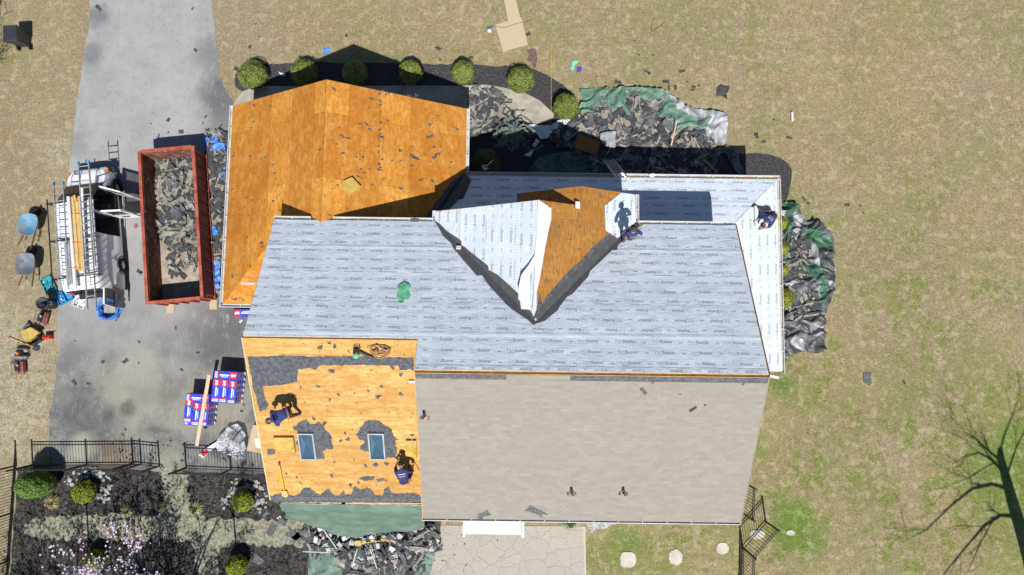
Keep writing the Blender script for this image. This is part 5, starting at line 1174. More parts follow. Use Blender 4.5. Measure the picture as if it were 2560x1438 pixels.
def engine(label, u, v, rz, m, name='compressor', s=1):
    c = G(u, v, .2); o = root(name, label, 'compressor', (c.x, c.y, 0), rz); Mx = Matrix.Rotation(R(90), 3, 'X')
    for sx in (-.13,.13): t = MB(); t.lathe((sx*s,0,.16), [(0,-.28),(.07,-.27),(.095,-.2),(.095,.2),(.07,.27),(0,.28)], 14, M=Mx); t.build('tank', M[m], o, world=False, smooth=True)
    t = MB(); t.box((0,0,.33), (.22*s,.30,.16), taper=.8); t.build('motor', M['plastic'], o, world=False)
    t = MB(); t.tube([(-.2,-.30,.08),(-.2,-.30,.42),(-.2,.30,.42),(-.2,.30,.08)], .014, 6); t.tube([(.2,-.30,.08),(.2,-.30,.42),(.2,.30,.42),(.2,.30,.08)], .014, 6); t.build('frame', M[m], o, world=False)
    t = MB(); t.lathe((.05,.1,.40), [(0,.05),(.05,.04),(.055,0)], 10); t.build('gauge', M['alu'], o, world=False); return o
engine('maroon air compressor just below the charcoal dustbin', 106, 796, R(-12), 'maroon'); engine('maroon air compressor at the lower end of the tool group', 49, 919, R(6), 'maroon')
o = engine('black and grey generator with an orange cap left of the driveway', 52, 884, R(88), 'paint_grey', 'generator', 1.2); t = MB(); t.lathe((0,0,.41), [(0,.04),(.06,.035),(.06,0)], 12); t.build('fuel_cap', M['orange'], o, world=False)
def slabpad(name, label, poly, z0, h, m, cat, pl=None, group=None):
    mb = MB()
    if pl: mb.slab(pl, [pl.px(u, v) for u, v in poly], .03, .03+h)
    else: mb.prism(gp(poly, z0), z0, z0+h)
    o = mb.build(name, M[m]); 
    b = o.modifiers.new('b', 'BEVEL'); b.width = .012; b.segments = 2; return tag(o, label, cat, group)
slabpad('foam_pad', 'large mustard foam pad lying among the tools left of the driveway', [(57,829),(81,818),(102,831),(76,855),(60,844)], .25, .12, 'foam', 'foam pad')
slabpad('rubber_mat', 'folded grey sheet tucked behind the mustard foam pad', [(55,822),(70,803),(80,814),(62,828)], .1, .03, 'tarp_grey', 'sheet'); slabpad('rubber_mat', 'grey sheet lying between generator and lower compressor', [(24,909),(36,893),(57,898),(46,912)], .12, .03, 'tarp_grey', 'sheet')
c = G(96, 850); o = root('crate', 'open black box tipped beside the mustard foam pad', 'box', (c.x, c.y, 0), R(32)); b_ = MB()
for (x, y, a, b) in ((0,.14,.5,.02),(0,-.14,.5,.02),(-.24,0,.02,.26),(.24,0,.02,.26)): b_.box((x,y,.17), (a,b,.34))
b_.box((0,0,.02), (.46,.26,.03)); b_.build('body', M['plastic'], o, world=False); h_ = MB(); h_.tube([(-.05,.155,.30),(-.05,.19,.28),(.05,.19,.28),(.05,.155,.30)], .01, 5); h_.build('handle', M['alu'], o, world=False)
c = G(125, 843); o = root('fuel_can', 'bright red plastic fuel can at the driveway edge', 'fuel can', (c.x, c.y, 0), R(4)); b_ = MB(); b_.box((0,0,.15), (.38,.20,.30), taper=.82); q = b_.build('body', M['redplastic'], o, world=False); bv = q.modifiers.new('b','BEVEL'); bv.width=.03; bv.segments=3
h_ = MB(); h_.tube([(-.12,0,.29),(-.08,0,.36),(.08,0,.36),(.12,0,.29)], .018, 6); h_.build('handle', M['redplastic'], o, world=False); h_ = MB(); h_.tube([(.14,0,.27),(.2,0,.36),(.27,0,.38)], [.03,.022,.012], 8); h_.build('spout', M['plastic'], o, world=False)
def longtool(name, label, a, b, za, zb_, m, head, hm, cat, pl=None, r=.017):
    if pl: A = pl.at(*pl.px(*a), .06); B = pl.at(*pl.px(*b), .08)
    else: A = G(*a, za); B = G(*b, zb_)
    o = root(name, label, cat, A); t = MB(); t.tube([A, B], r, 8); t.build('handle', M[m], o)
    d = (A-B).normalized(); s = d.cross(Vector((0,0,1))).normalized(); t = MB()
    if head == 'blade':
        t.add([A-s*.10-d*.02, A+s*.10-d*.02, A+s*.12+d*.22+Vector((0,0,.0)), A+Vector((0,0,-.02))+d*.30, A-s*.12+d*.22, A-s*.10-d*.02+Vector((0,0,.02)), A+s*.10-d*.02+Vector((0,0,.02))], [(0,1,2,3,4),(4,3,2,6,5)])
    else: t.bar(A-s*.09, A+s*.09, .03, .04)
    t.build('head', M[hm], o); e = MB(); e.tube([B, B-d*.12], r*1.4, 8); e.build('grip', M['gaf_red'], o); return o
longtool('shovel', 'yellow handled shovel lying left of the mustard foam pad', (84,868), (26,846), .05, .08, 'yellow', 'blade', 'plastic', 'shovel')
# blue tarpaulin bag behind the van
c = G(284, 772); o = root('blue_bag', 'blue tarpaulin sack standing open behind the van rear door', 'sack', (c.x, c.y, 0)); rg = random.Random(2); t = MB(); n_ = 26; rr_ = []
for (r, z) in ((.30,.02),(.42,.15),(.40,.35),(.44,.50),(.37,.48),(.30,.30)):
    t.add([((r*(1+.25*noise.noise(Vector((math.cos(2*math.pi*k/n_)*2, math.sin(2*math.pi*k/n_)*2, z*4)))))*math.cos(2*math.pi*k/n_)*1.15, (r*(1+.2*noise.noise(Vector((k*.4, z*5, 2)))))*math.sin(2*math.pi*k/n_)*(1.0 if math.sin(2*math.pi*k/n_) > 0 else 1.25), z+.05*noise.noise(Vector((k*.7, z, 8)))) for k in range(n_)], [])
for i in range(5):
    for k in range(n_): t.f.append([i*n_+k, i*n_+(k+1)%n_, (i+1)*n_+(k+1)%n_, (i+1)*n_+k]); t.m.append(0)
t.build('sack', M['tarp_blue'], o, world=False); t = MB(); t.add([(-.28,.1,.34),(.30,.2,.42),(.36,-.18,.44),(-.05,-.22,.36)], [(0,1,2,3)]); t.box((0,0,.2),(.5,.4,.2)); t.build('grey_flap', M['tarp_silver'], o, world=False)
mb = MB(); c = G(118,512); mb.lathe((c.x,c.y,.0), [(0,0),(.033,0),(.033,.12),(.028,.125),(0,.125)], 12); tag(mb.build('drink_can', M['redplastic']), 'red drink can standing on the grass above the upper wheelbarrow', 'can')
mb = MB(); c = G(340,566); mb.box((c.x,c.y,.03),(.14,.16,.05), .4); mb.box((c.x+.02,c.y,.06),(.08,.09,.03), .9); tag(mb.build('litter_scrap', M['maroon']), 'small red and white litter scrap between van and bin', 'litter')
# ================================================================ shingle bundles
tG = text_mesh('GAF', .17, .012)
def bundle_mesh():
    m_ = MB(); L, W_, H_ = 1.0, .33, .092
    m_.box((0,0,H_/2), (W_, L, H_), 0, 1)
    def q(x0,x1,y0,y1,mi,z=H_+.0015): m_.add([(x0,y0,z),(x1,y0,z),(x1,y1,z),(x0,y1,z)], [(0,1,2,3)], mi)
    q(-.158,.158,.20,.46,0); q(-.158,.158,-.34,-.30,0); q(-.14,.14,-.46,-.36,2); q(-.03,.03,-.25,.15,2) ; q(.06,.09,-.2,.1,2)
    for k in range(4): q(-.12+.07*k,-.08+.07*k,-.43,-.39,1,H_+.003)
    vs, fs, wd = tG; m_.add([(-.06+y*.9, .22+x*.215/wd+.0, H_+.004) if False else (.055-y*.95, .215+x*.23/wd, H_+.004) for x, y in vs], fs, 2)
    for sy in (-1,1):
        for k in range(3): m_.add([(-.16+k*.11, sy*.5015, .02),(-.08+k*.11, sy*.5015,.02),(-.08+k*.11, sy*.5015,.075),(-.16+k*.11, sy*.5015,.075)], [(0,1,2,3)], (0,2,0)[k])
    for sx in (-1,1):
        for k in range(8): m_.add([(sx*.1665,-.48+k*.12,.015),(sx*.1665,-.42+k*.12,.015),(sx*.1665,-.42+k*.12,.078),(sx*.1665,-.48+k*.12,.078)], [(0,1,2,3)], (2,0,2,1)[k%4])
    o = m_.build('shingle_bundle', [M['gaf_red'], M['gaf_blue'], M['ink_white']]); d = o.data; bpy.data.objects.remove(o); return d
BM = bundle_mesh()
def stack(u, v, rz, layers, which, topped):
    c = G(u, v, .45); Mx = Matrix.Translation((c.x, c.y, 0)) @ Matrix.Rotation(rz, 4, 'Z'); rg = random.Random(int(u))
    p_ = root('pallet', 'wooden pallet under the %s stack of shingle bundles' % which, 'pallet', (c.x, c.y, 0), rz)
    for k in range(6): t = MB(); t.box((0,-.6+k*.24,.11), (1.1,.12,.02)); t.build('slat', M['wood_pale'], p_, world=False)
    for k in (-1,0,1): t = MB(); t.box((k*.45,0,.05), (.09,1.3,.09)); t.build('bearer', M['wood_pale'], p_, world=False)
    for l in range(layers):
        z = .125+l*.095; top = l == layers-1
        if (layers-1-l) % 2 == 0: spots = [(-.34,-.17,0),(0,-.17,0),(.34,-.17,0),(0,.505,1)]
        else: spots = [(-.34,.17,2),(0,.17,2),(.34,.17,2),(0,-.505,1)]
        for i, (x, y, r) in enumerate(spots):
            if topped == 'offset' and top and i in (0,): y += .14
            q = bpy.data.objects.new('shingle_bundle', BM); COL.objects.link(q)
            q.matrix_world = Mx @ Matrix.Translation((x+rg.uniform(-.012,.012), y+rg.uniform(-.012,.012), z)) @ Matrix.Rotation({0:0,1:R(-90),2:R(180)}[r]+rg.uniform(-.012,.012), 4, 'Z')
            tag(q, ('red and blue shingle bundle on top of the %s stack' if top else 'red and blue shingle bundle within the %s stack') % which, 'shingle bundle', 'bundles %s the %s stack' % ('on top of' if top else 'within', which))
stack(571, 967, R(-4.5), 8, 'right hand', ''); stack(502, 1023, R(-3.5), 8, 'left hand', 'offset')
q = bpy.data.objects.new('shingle_bundle', BM); COL.objects.link(q); c = G(612, 783, .1); q.location = (c.x, c.y, .02); q.rotation_euler = (0,0,R(90)); tag(q, 'lone red and blue shingle bundle on the ground under the gutter corner', 'shingle bundle')
board('plank', 'long pale plank lying across the left hand stack of bundles', (523,938), (492,1115), .15, .04, .93, 'wood_pale', 'plank')
# plastic film heap, wrapped card
fp = gp([(558,1080),(570,1066),(590,1060),(604,1070),(612,1085),(615,1120),(608,1145),(590,1148),(575,1138),(545,1128),(540,1110)], .3)
sheet('plastic_film', fp, .05, lambda x, y: .10+cloth_z(.06, .42, 50, .4)(x, y)+max(0, .45-1.1*math.hypot(x-G(588,1100,.3).x, y-G(588,1100,.3).y)), M['film'], 'crumpled heap of clear plastic film by the fence', 'plastic film', smooth=False)
mb = MB(); c = G(586,1104); mb.box((c.x,c.y,.10),(.75,.85,.18), .1); tag(mb.build('pallet_load', M['shing_grey']), 'low grey load under the clear plastic film', 'load')
slabpad('wrapper', 'torn white wrapper with red lettering trailing from the plastic film', [(497,1138),(512,1123),(542,1104),(552,1108),(520,1132),(508,1146)], .15, .02, 'paperwhite', 'wrapper')
slabpad('wrapper_end', 'red and white wrapper end lying on the fence shadow', [(502,1134),(515,1124),(522,1130),(510,1143)], .19, .015, 'gaf_red', 'wrapper')
slabpad('cardboard_box', 'flat cardboard box under a clear sheet beside the left back roof', [(634,1062),(680,1062),(690,1140),(618,1126)], .35, .10, 'cardboard', 'box')
slabpad('plastic_sheet', 'white printed plastic sheet lying on the cardboard box', [(636,1095),(690,1100),(690,1135),(640,1118)], .46, .008, 'paperwhite', 'sheet')
# ================================================================ front lawn things
slabpad('plywood_sheet', 'upper new plywood sheet running off the top of the picture', [(1258,-12),(1287,-12),(1303,55),(1272,62)], .03, .018, 'ply_new', 'plywood'); slabpad('plywood_sheet', 'square new plywood sheet lying on the front lawn', [(1238,62),(1303,43),(1320,112),(1258,128)], .008, .018, 'ply_new', 'plywood')
c = G(1224, 78); o = root('circular_saw', 'teal circular saw left of the new plywood', 'saw', (c.x, c.y, 0), R(-12)); t = MB(); t.box((0,0,.01), (.26,.16,.012)); t.build('base_plate', M['alu'], o, world=False)
t = MB(); t.lathe((0,-.03,.10), [(0,-.03),(.09,-.03),(.09,.03),(0,.03)], 16, M=Matrix.Rotation(R(75),3,'X')); t.build('blade_guard', M['white_pl'], o, world=False); t = MB(); t.tube([(-.08,.05,.10),(0,.08,.16),(.10,.06,.12)], .03, 8); t.build('handle', M['teal'], o, world=False)
def cable(name, label, pts, r, m, z=.015):
    P_ = [G(*q[:2], q[2] if len(q) > 2 else z) for q in pts]; o_ = []
    for i in range(len(P_)-1):
        p0 = P_[max(0,i-1)]; p1 = P_[i]; p2 = P_[i+1]; p3 = P_[min(len(P_)-1,i+2)]
        for k in range(5):
            t = k/5; o_.append(.5*((2*p1)+(p2-p0)*t+(2*p0-5*p1+4*p2-p3)*t*t+(3*p1-p0-3*p2+p3)*t**3))
    o_.append(P_[-1]); mb = MB(); mb.tube(o_, r, 5); return tag(mb.build(name, M[m]), label, 'cable')
cable('power_cord', 'thin cord running from the circular saw across the plywood', [(1216,70,.05),(1237,65,.04),(1258,69,.04),(1285,61,.04),(1305,56,.03),(1325,52)], .008, 'plastic'); cable('power_cord', 'yellow hose line dropping straight across the curved path', [(1378,108),(1379,160),(1378,220),(1378,300)], .008, 'yellow', .05)
def rag(name, label, px, m, amp, seed, cat, z=.02, pl=None, st=.035):
    if pl:
        poly = [pl.px(u, v) for u, v in px]; o = sheet(name, rough(poly, .012, .08), st, cloth_z(.02, amp, seed), M[m]); me = o.data
        for v in me.vertices: v.co = pl.at(v.co.x, v.co.y, v.co.z+.03)
        if pl.n.dot(Vector((0,0,1))) < 0 or pl.a.cross(pl.s).dot(pl.n) < 0: me.flip_normals()
        return tag(o, label, cat)
    return sheet(name, rough(gp(px, z), .015, .1), st, cloth_z(z, amp, seed), M[m], label, cat)
rag('jacket', 'plum brown jacket dropped on the lawn right of the plywood', [(1316,128),(1330,122),(1340,124),(1343,150),(1341,168),(1332,171),(1330,158),(1317,149),(1324,138)], 'brown_cloth', .07, 3, 'jacket')
rag('cloth', 'turquoise cloth on the front lawn', [(1431,153),(1446,152),(1444,158),(1437,164),(1433,179),(1427,172)], 'mint', .05, 4, 'cloth'); rag('cloth', 'dark blue rag right of the turquoise cloth', [(1443,168),(1452,166),(1456,175),(1450,182),(1442,180)], 'navy_rag', .05, 5, 'cloth')
rag('tarpaulin_scrap', 'bright blue tarpaulin scrap on the lawn above the second shrub', [(804,128),(812,122),(820,119),(828,124),(822,132),(810,136)], 'tarp_blue', .06, 6, 'tarpaulin'); rag('wrap_scrap', 'white scrap in the front bed between the first two shrubs', [(697,180),(704,183),(713,184),(711,191),(702,189)], 'paperwhite', .06, 7, 'scrap')
mb = MB(); mb.tube([G(1980,281,.06), G(1981,303,.06)], .055, 12); tag(mb.build('pipe_offcut', M['white_pl']), 'short white pipe offcut alone on the right lawn', 'pipe')
cable('wire_scrap', 'thin bent wire lying on the upper lawn', [(1637,42),(1630,60),(1629,78),(1645,68),(1663,55)], .008, 'plastic')
slabpad('plywood_offcut', 'brown plywood offcut lying across the shaded heap', [(1447,335),(1502,355),(1490,388),(1436,370)], .55, .018, 'ply_gable', 'plywood'); 
o = sheet('metal_sheet', gp([(1501,334),(1540,328),(1537,370),(1515,368),(1500,350)], .5), .08, lambda x, y: .50+.12*max(0, 1-abs(x-G(1515,350,.5).x)*2.2), M['tarp_silver'], 'bent grey metal sheet on the front heap', 'sheet metal', smooth=True)
board('stick', 'pale narrow batten standing out of the front heap', (1692,302), (1678,365), .05, .03, .55, 'wood_pale', 'batten')
c = G(1340, 357, .3); mb = MB(); mb.tube([G(1334,366,.35), G(1345,350,.40)], .09, 14); o = mb.build('paint_can', M['paperwhite']); tag(o, 'white and red tin tipped over in the shaded corner', 'tin'); mb = MB(); mb.tube([G(1338,360,.365), G(1341,356,.38)], .092, 14); q = mb.build('red_band', M['gaf_red'], o)
slabpad('paper_scrap', 'pale blue triangular paper scrap in the shaded corner', [(1310,388),(1336,372),(1326,392)], .2, .01, 'paperwhite', 'paper')
mb = MB(); A_ = G(1233,400,1.5); B_ = G(1218,414,1.55); mb.tube([A_, B_], .022, 7); C_ = G(1207,414,1.55); D_ = G(1212,424,1.5); mb.bar(C_, D_, .10, .03); mb.bar(B_, C_, .04, .03); mb.bar(D_, G(1220,420,1.5), .09, .03); tag(mb.build('roof_jack', M['white_pl']), 'white metal bracket lying on the holly bush', 'bracket')
mb = MB(); c = G(1838,387,.1); mb.box((c.x,c.y,.06),(.14,.16,.10), .5); mb.box((c.x+.12,c.y-.05,.05),(.1,.08,.06), 1.1); tag(mb.build('litter_scrap', M['paperwhite']), 'small white scrap in the deep house shadow by the corner', 'litter')
# scattered shingle scraps, each its own piece
def scrap(u, v, r, label, group, pl=None, el=1.3, m='shing_dark', seed=None):
    rg = random.Random(int(u*31+v)); a0 = rg.uniform(0, 6); W_ = r*rg.uniform(.45,.8); L_ = r*el*rg.uniform(.7,1.0)
    j = lambda k=.18: rg.uniform(-k, k)*r
    n_ = [(-W_+j(), -L_+j()), (j(), -L_+j(.35)), (W_+j(), -L_+j()), (W_*rg.uniform(.5,1), j(.4)), (W_*rg.uniform(.6,1.2), L_+j()), (W_*.2+j(), L_*rg.uniform(.4,1)), (-W_*.3+j(), L_+j(.3)), (-W_+j(), L_*rg.uniform(.5,1)), (-W_*rg.uniform(.5,1.1), j(.3))]
    n_ = [(x*math.cos(a0)-y*math.sin(a0), x*math.sin(a0)+y*math.cos(a0)) for x, y in n_]; mb = MB()
    if pl: a, s = pl.px(u, v); mb.slab(pl, [(a+x, s+y) for x, y in n_], .024, .032)
    else: c = G(u, v); mb.prism([(c.x+x, c.y+y) for x, y in n_], .015, .03)
    o = mb.build('shingle_scrap', M[m]); tag(o, label, 'shingle scrap', group); return o
LWN = [(1096,122,.14),(866,90,.08),(625,118,.10),(648,92,.05),(722,170,.16),(640,60,.05),(590,172,.14),(1101,150,.06),(1178,144,.10),(1000,165,.22),(1089,178,.10),(1230,215,.10),(1618,180,.14),(1545,206,.17),(1598,138,.06),(1492,192,.05),(1633,138,.05),(1586,103,.04),(1706,178,.13),(1665,205,.15),(1672,222,.12),(1688,220,.12),(1730,225,.10),(1717,205,.05),(1735,218,.08),(1747,215,.07),(1892,340,.15),(1908,354,.10),(1972,345,.12),(1935,300,.05),(2118,513,.12),(2150,515,.06),(2158,532,.05),(2010,497,.13),(2020,508,.07),(1950,430,.06),(1870,400,.06),(2260,957,.08),(1320,85,.12)]
for (u, v, r) in LWN: scrap(u, v, r*.9, 'loose dark shingle scrap scattered on the front lawn', 'shingle scraps on the front lawn')
DRV = [(747-0,23,.0)]
for (u, v, r) in [(248,22,.22),(482,22,.09),(490,127,.13),(422,300,.14),(397,340,.10),(421,332,.07),(452,330,.16),(378,310,.04),(515,292,.09),(508,308,.06),(520,325,.12),(550,318,.14),(350,680,.15),(352,682,.08),(258,905,.11),(314,902,.16),(187,957,.15),(221,960,.09),(348,855,.08),(347,908,.05),(189,853,.06),(495,882,.08),(455,925,.10),(610,1012,.06),(605,1028,.08),(292,797,.12),(440,820,.10),(565,660,.10)]:
    scrap(u, v, r*.75, 'loose dark shingle scrap lying on the driveway', 'shingle scraps on the driveway')
for (u, v, r, m_) in [(570,796,.17,'shing_tan'),(630,806,.10,'paperwhite'),(610,830,.09,'shing_tan'),(604,803,.09,'paperwhite')]: scrap(u, v, r, 'pale scrap on the driveway by the left house corner', 'pale scraps by the left corner', m=m_)
for (u, v, r) in [(2168,943,.20),(2170,955,.20),(1810,228,.34),(1822,236,.30)]: pass
scrap(2168, 948, .24, 'larger grey shingle piece alone on the right lawn', None, m='shing_grey'); scrap(1810, 230, .48, 'big dark felt piece lying on the lawn above the silver tarpaulin', None, el=.55)
for (u, v, r, lb, mm) in [(1342,1278,.26,'dark shingle piece hanging at the back gutter','shing_grey'),(1208,1286,.20,'smaller grey shingle piece caught in the back gutter','shing_grey'),(1608,977,.16,'narrow dark strip high on the tan shingle roof','shing_grey'),(1631,956,.13,'slanted dark strip just under the ridge on the tan roof','shing_grey'),(1858,960,.10,'dark scrap near the right end of the tan roof ridge','shing_grey'),(1732,1022,.16,'brown ridged scrap on the tan roof','shing_dark'),(1762,1012,.12,'thin curled scrap right of the ridged scrap','shing_dark'),(1700,985,.07,'tiny curled scrap on the tan roof','shing_dark')]:
    o = scrap(u, v, r*(1 if v > 1270 else .6), lb, None, pB, 1.5 if r > .15 else .5, mm)
for i in range(26):
    u = rng.uniform(1050,1900); v = rng.uniform(950,1280)
    if i < 10: scrap(rng.uniform(1080,1250), rng.uniform(1335,1430), rng.uniform(.02,.05), 'small shingle crumb on the patio', 'shingle crumbs on the patio')
# ================================================================ roof-top things
slabpad('foam_cushion', 'mustard foam cushion on the garage roof', [(855,455),(877,445),(899,468),(870,489),(855,470)], 0, .10, 'foam', 'foam cushion', pGR); slabpad('foam_cushion', 'mustard foam cushion left of the left skylight', [(685,1090),(734,1090),(741,1126),(692,1122)], 0, .09, 'foam', 'foam cushion', pB2); slabpad('foam_cushion', 'mustard foam cushion against the rake board beside the hammer', [(1016,1098),(1041,1098),(1043,1140),(1016,1134)], 0, .09, 'foam', 'foam cushion', pB2)
mb = MB(); mb.bar(pGB.at(*pGB.px(604,708),.03), pGB.at(*pGB.px(638,709),.03), .10, .03); tag(mb.build('batten', M['wood_pale']), 'pale batten on the small hip of the garage roof', 'batten')
rag('jacket', 'mint green jacket dropped on the grey underlay', [(994,722),(1003,712),(1012,708),(1022,714),(1028,722),(1018,730),(1026,742),(1022,752),(1012,750),(1010,760),(1000,762),(992,748),(996,735)], 'green_cloth', .10, 9, 'jacket', pl=pF, st=.03)
def roofhammer(label, a, b, pl, m='alu', head='hammer'):
    A = pl.at(*pl.px(*a), .15); B = pl.at(*pl.px(*b), .15); o = root('hammer', label, 'hammer', A); t = MB(); t.tube([A, B], .014, 7); t.build('handle', M['yellow' if m == 'y' else 'alu'], o); d = (B-A).normalized(); s = d.cross(pl.n).normalized(); t = MB(); t.bar(B-s*.08, B+s*.08, .03, .035); t.build('head', M['alu'], o); return o
roofhammer('steel hammer lying on the cushion against the rake board', (1034,1106), (1031,1088), pB2); roofhammer('steel hammer lying above the tangled tool belt', (940,858), (970,872), pB2)
longtool('shovel', 'yellow handled shovel standing on the left back roof near the eave', (712,1226), (700,1160), 0, 0, 'yellow', 'blade', 'wood_new', 'shovel', pB2, .022)
# leaf blower
A = pB2.at(*pB2.px(893,877), .12); o = root('leaf_blower', 'green and black leaf blower below the left ridge', 'leaf blower', A); t = MB(); t.lathe(A, [(0,-.12),(.11,-.10),(.15,0),(.12,.10),(0,.13)], 14, sx=.8); t.build('engine', M['plastic'], o); t = MB(); t.lathe(A+Vector((0,-.10,.05)), [(0,-.06),(.10,-.04),(.10,.05),(0,.08)], 10); t.build('cover', M['green_cloth'], o)
t = MB(); t.tube([A+Vector((.08,.02,0)), pB2.at(*pB2.px(920,886), .10), pB2.at(*pB2.px(943,894), .06)], [.05,.045,.04], 10); t.build('tube', M['plastic'], o); t = MB(); t.tube([A+Vector((-.1,.1,.05)), A+Vector((-.05,.22,.1)), A+Vector((.1,.22,.1)), A+Vector((.12,.08,.05))], .015, 6); t.build('handle', M['plastic'], o)
rg = random.Random(8); C0 = pB2.at(*pB2.px(952,876), .06); o = root('tool_belt', 'tangled tan leather tool belt beside the leaf blower', 'tool belt', C0); t = MB()
pts = []
for k in range(60): a = k*.5; r = .10+.13*abs(math.sin(k*.37)); pts.append(C0+Vector((math.cos(a)*r*1.3-.05*math.cos(k*.21), math.sin(a)*r, .02+.05*abs(math.sin(k*.9))+.04)))
t.tube([C0+Vector((-.42,.10,.05)), C0+Vector((-.36,.18,.05)), C0+Vector((-.20,.15,.05))]+pts, .018, 5); t.build('strap', M['leather'], o)
for k in range(3): t = MB(); t.box(C0+Vector((-.12+.14*k,-.05+.05*(k%2),.08)), (.12,.10,.10), rg.uniform(0,2)); t.build('pouch', M['leather'], o)
t = MB(); t.box(C0+Vector((.02,.08,.15)), (.07,.05,.04)); t.build('tape_measure', M['yellow'], o)
mb = MB(); a, s = pF.px(1147,623); mb.slab(pF, [(a-.09,s-.05),(a+.09,s-.06),(a+.08,s+.05),(a-.08,s+.06)], .06, .13); tag(mb.build('small_box', M['paperwhite']), 'small white box on the left valley membrane', 'box')
mb = MB(); a, s = pB2.px(1030,951); mb.slab(pB2, [(a-.10,s-.04),(a+.10,s-.04),(a+.10,s+.04),(a-.10,s+.04)], .02, .10); tag(mb.build('small_box', M['paperwhite']), 'small white block against the rake board near the ridge', 'box')
rag('gutter_rag', 'grey felt rag draped over the front gutter right of the garage ridge', [(1024,552),(1035,546),(1048,550),(1046,557),(1034,558)], 'oldfelt', .05, 13, 'rag', z=5.98, st=.05); rag('gutter_rag', 'white rag caught on the front gutter right of the ladder', [(1622,437),(1630,434),(1640,436),(1634,444),(1625,443)], 'paperwhite', .05, 14, 'rag', z=3.30, st=.04)
# ================================================================ green tarpaulin over the back eave and the heap below it
top = [(698,1260,4.95),(790,1259,4.95),(880,1262,4.95),(970,1263,4.95),(1059,1262,4.95)]
mid_ = [(704,1276,4.75),(790,1276,4.75),(880,1277,4.75),(970,1277,4.75),(1059,1277,4.75)]
bot = [(712,1292,3.9),(780,1310,2.3),(868,1344,.7),(960,1332,.5),(1060,1322,.5)]
t = MB(); NX, NY = 70, 36; rows = []
def lerp3(P_, t_):
    k = min(len(P_)-2, int(t_*(len(P_)-1))); f = t_*(len(P_)-1)-k; a, b = P_[k], P_[k+1]; return [a[i]+(b[i]-a[i])*f for i in range(3)]
for j in range(NY+1):
    for i in range(NX+1):
        a = lerp3(top, i/NX); b = lerp3(mid_, i/NX); c = lerp3(bot, i/NX); s = j/NY
        if s < .2: q = [a[k]+(b[k]-a[k])*s/.2 for k in range(3)]; p_ = G(*q)
        else:
            f = (s-.2)/.8; p_ = G(*b).lerp(G(*c), f); p_.z -= .25*math.sin(f*math.pi)
            p_ += Vector((0,-1,.5))*(.10*f*noise.noise(Vector((i*.12-j*.09, j*.05, 2)))+.05*max(0, ridged(i*.05-j*.04, j*.02, 1.6, 3)))
        rows.append(p_ + Vector((0,0,.02*noise.noise(Vector((i*.3, j*.3, 1))))))
t.add(rows, [(j*(NX+1)+i, (j+1)*(NX+1)+i, (j+1)*(NX+1)+i+1, j*(NX+1)+i+1) for j in range(NY) for i in range(NX)]); o = t.build('tarpaulin', M['tarp_sage'], smooth=True); tag(o, 'green tarpaulin hung from the left back eave down to the heap', 'tarpaulin')
sheet('tarpaulin', rough(gp([(775,1362),(800,1372),(860,1380),(960,1388),(1060,1375),(1090,1340),(1092,1360),(1075,1438),(1060,1500),(775,1500),(772,1440)]), .03, .3), .07, cloth_z(.03, .32, 60, .9), M['tarp_sage'], 'green tarpaulin spread flat under the back heap', 'tarpaulin')
h4 = gp([(768,1300),(800,1318),(860,1330),(930,1335),(1000,1322),(1075,1312),(1100,1330),(1096,1375),(1070,1395),(1050,1430),(1000,1445),(930,1470),(880,1440),(830,1400),(775,1372),(760,1345)])
z4 = lambda x, y: .05 + max(0, bumpz(h4, x, y, .34, .7, 23))
sheet('shingle_heap', rough(h4, .14, .3), .10, lambda x, y: z4(x, y) + .10*abs(noise.noise(Vector((x*5, y*5, 12)))), M['heap'], 'heap of torn shingles under the back eave beside the patio', 'debris', kind='stuff')
heapfill('shingle_rubble', 'countless smaller torn shingle bits below the back eave', h4, 620, z4, .35, .85, seed=9, wt=(0,0,1,2,2,3))
pile(h4, 62, lambda x, y: z4(x, y)+.03, 'torn shingle strip on the heap below the back eave', 'torn shingles on the back heap', .35, .45, .95, dz=.12)
for i in range(16):
    u, v = [(802,1322),(845,1318),(905,1330),(862,1345),(880,1358),(850,1362),(930,1345),(960,1345),(823,1338),(790,1350),(910,1352),(945,1365),(700,1297),(1000,1340),(870,1338),(980,1372)][i]
    c = G(u, v, .45 if i != 12 else 0); mb = MB(); mb.box((c.x, c.y, .50 if i != 12 else .02), (.22,.16,.012), rng.uniform(0,3)); q = mb.build('flashing_piece', M['gutter_in' if i % 3 else 'paperwhite']); tag(q, 'small pale flashing piece strewn on the heap below the back eave' if i != 12 else 'pale flashing piece lying left of the hung tarpaulin', 'flashing', 'flashing pieces on the back heap' if i != 12 else None)
for (a, b, lb) in [((803,1316),(842,1372),'long grey metal strip at the left of the back heap'), ((893,1372),(880,1418),'grey metal strip pointing down in the middle of the back heap'), ((925,1372),(943,1422),'grey metal strip slanting right in the back heap'), ((757,1379),(825,1382),'dark metal strip lying at the lower left of the back heap')]:
    A_ = G(*a, .62); B_ = G(*b, .5); mb = MB(); mb.bar(A_, B_, .045, .03); tag(mb.build('metal_strip', M['gutter_in']), lb, 'metal strip')
longtool('shovel', 'yellow handled shovel lying on the heap below the back eave', (902,1358), (972,1350), .62, .60, 'yellow', 'blade', 'wood_new', 'shovel')
for (u, v, r, lb) in [(706,1303,.22,'grey shingle piece on the bed left of the hung tarpaulin'),(680,1322,.26,'flat shingle piece on the gravel path near the heap'),(735,1337,.26,'ribbed dark shingle piece on the gravel path'),(630,1328,.12,'dark square piece on the gravel path'),(742,1340,.2,'second ribbed piece beside the heap'),(645,1402,.24,'grey felt piece in the dark bed left of the lower tarpaulin'),(665,1285,.14,'bluish felt piece below the right rock ring')]: scrap(u, v, r, lb, None, m='shing_grey')
mb = MB(); 
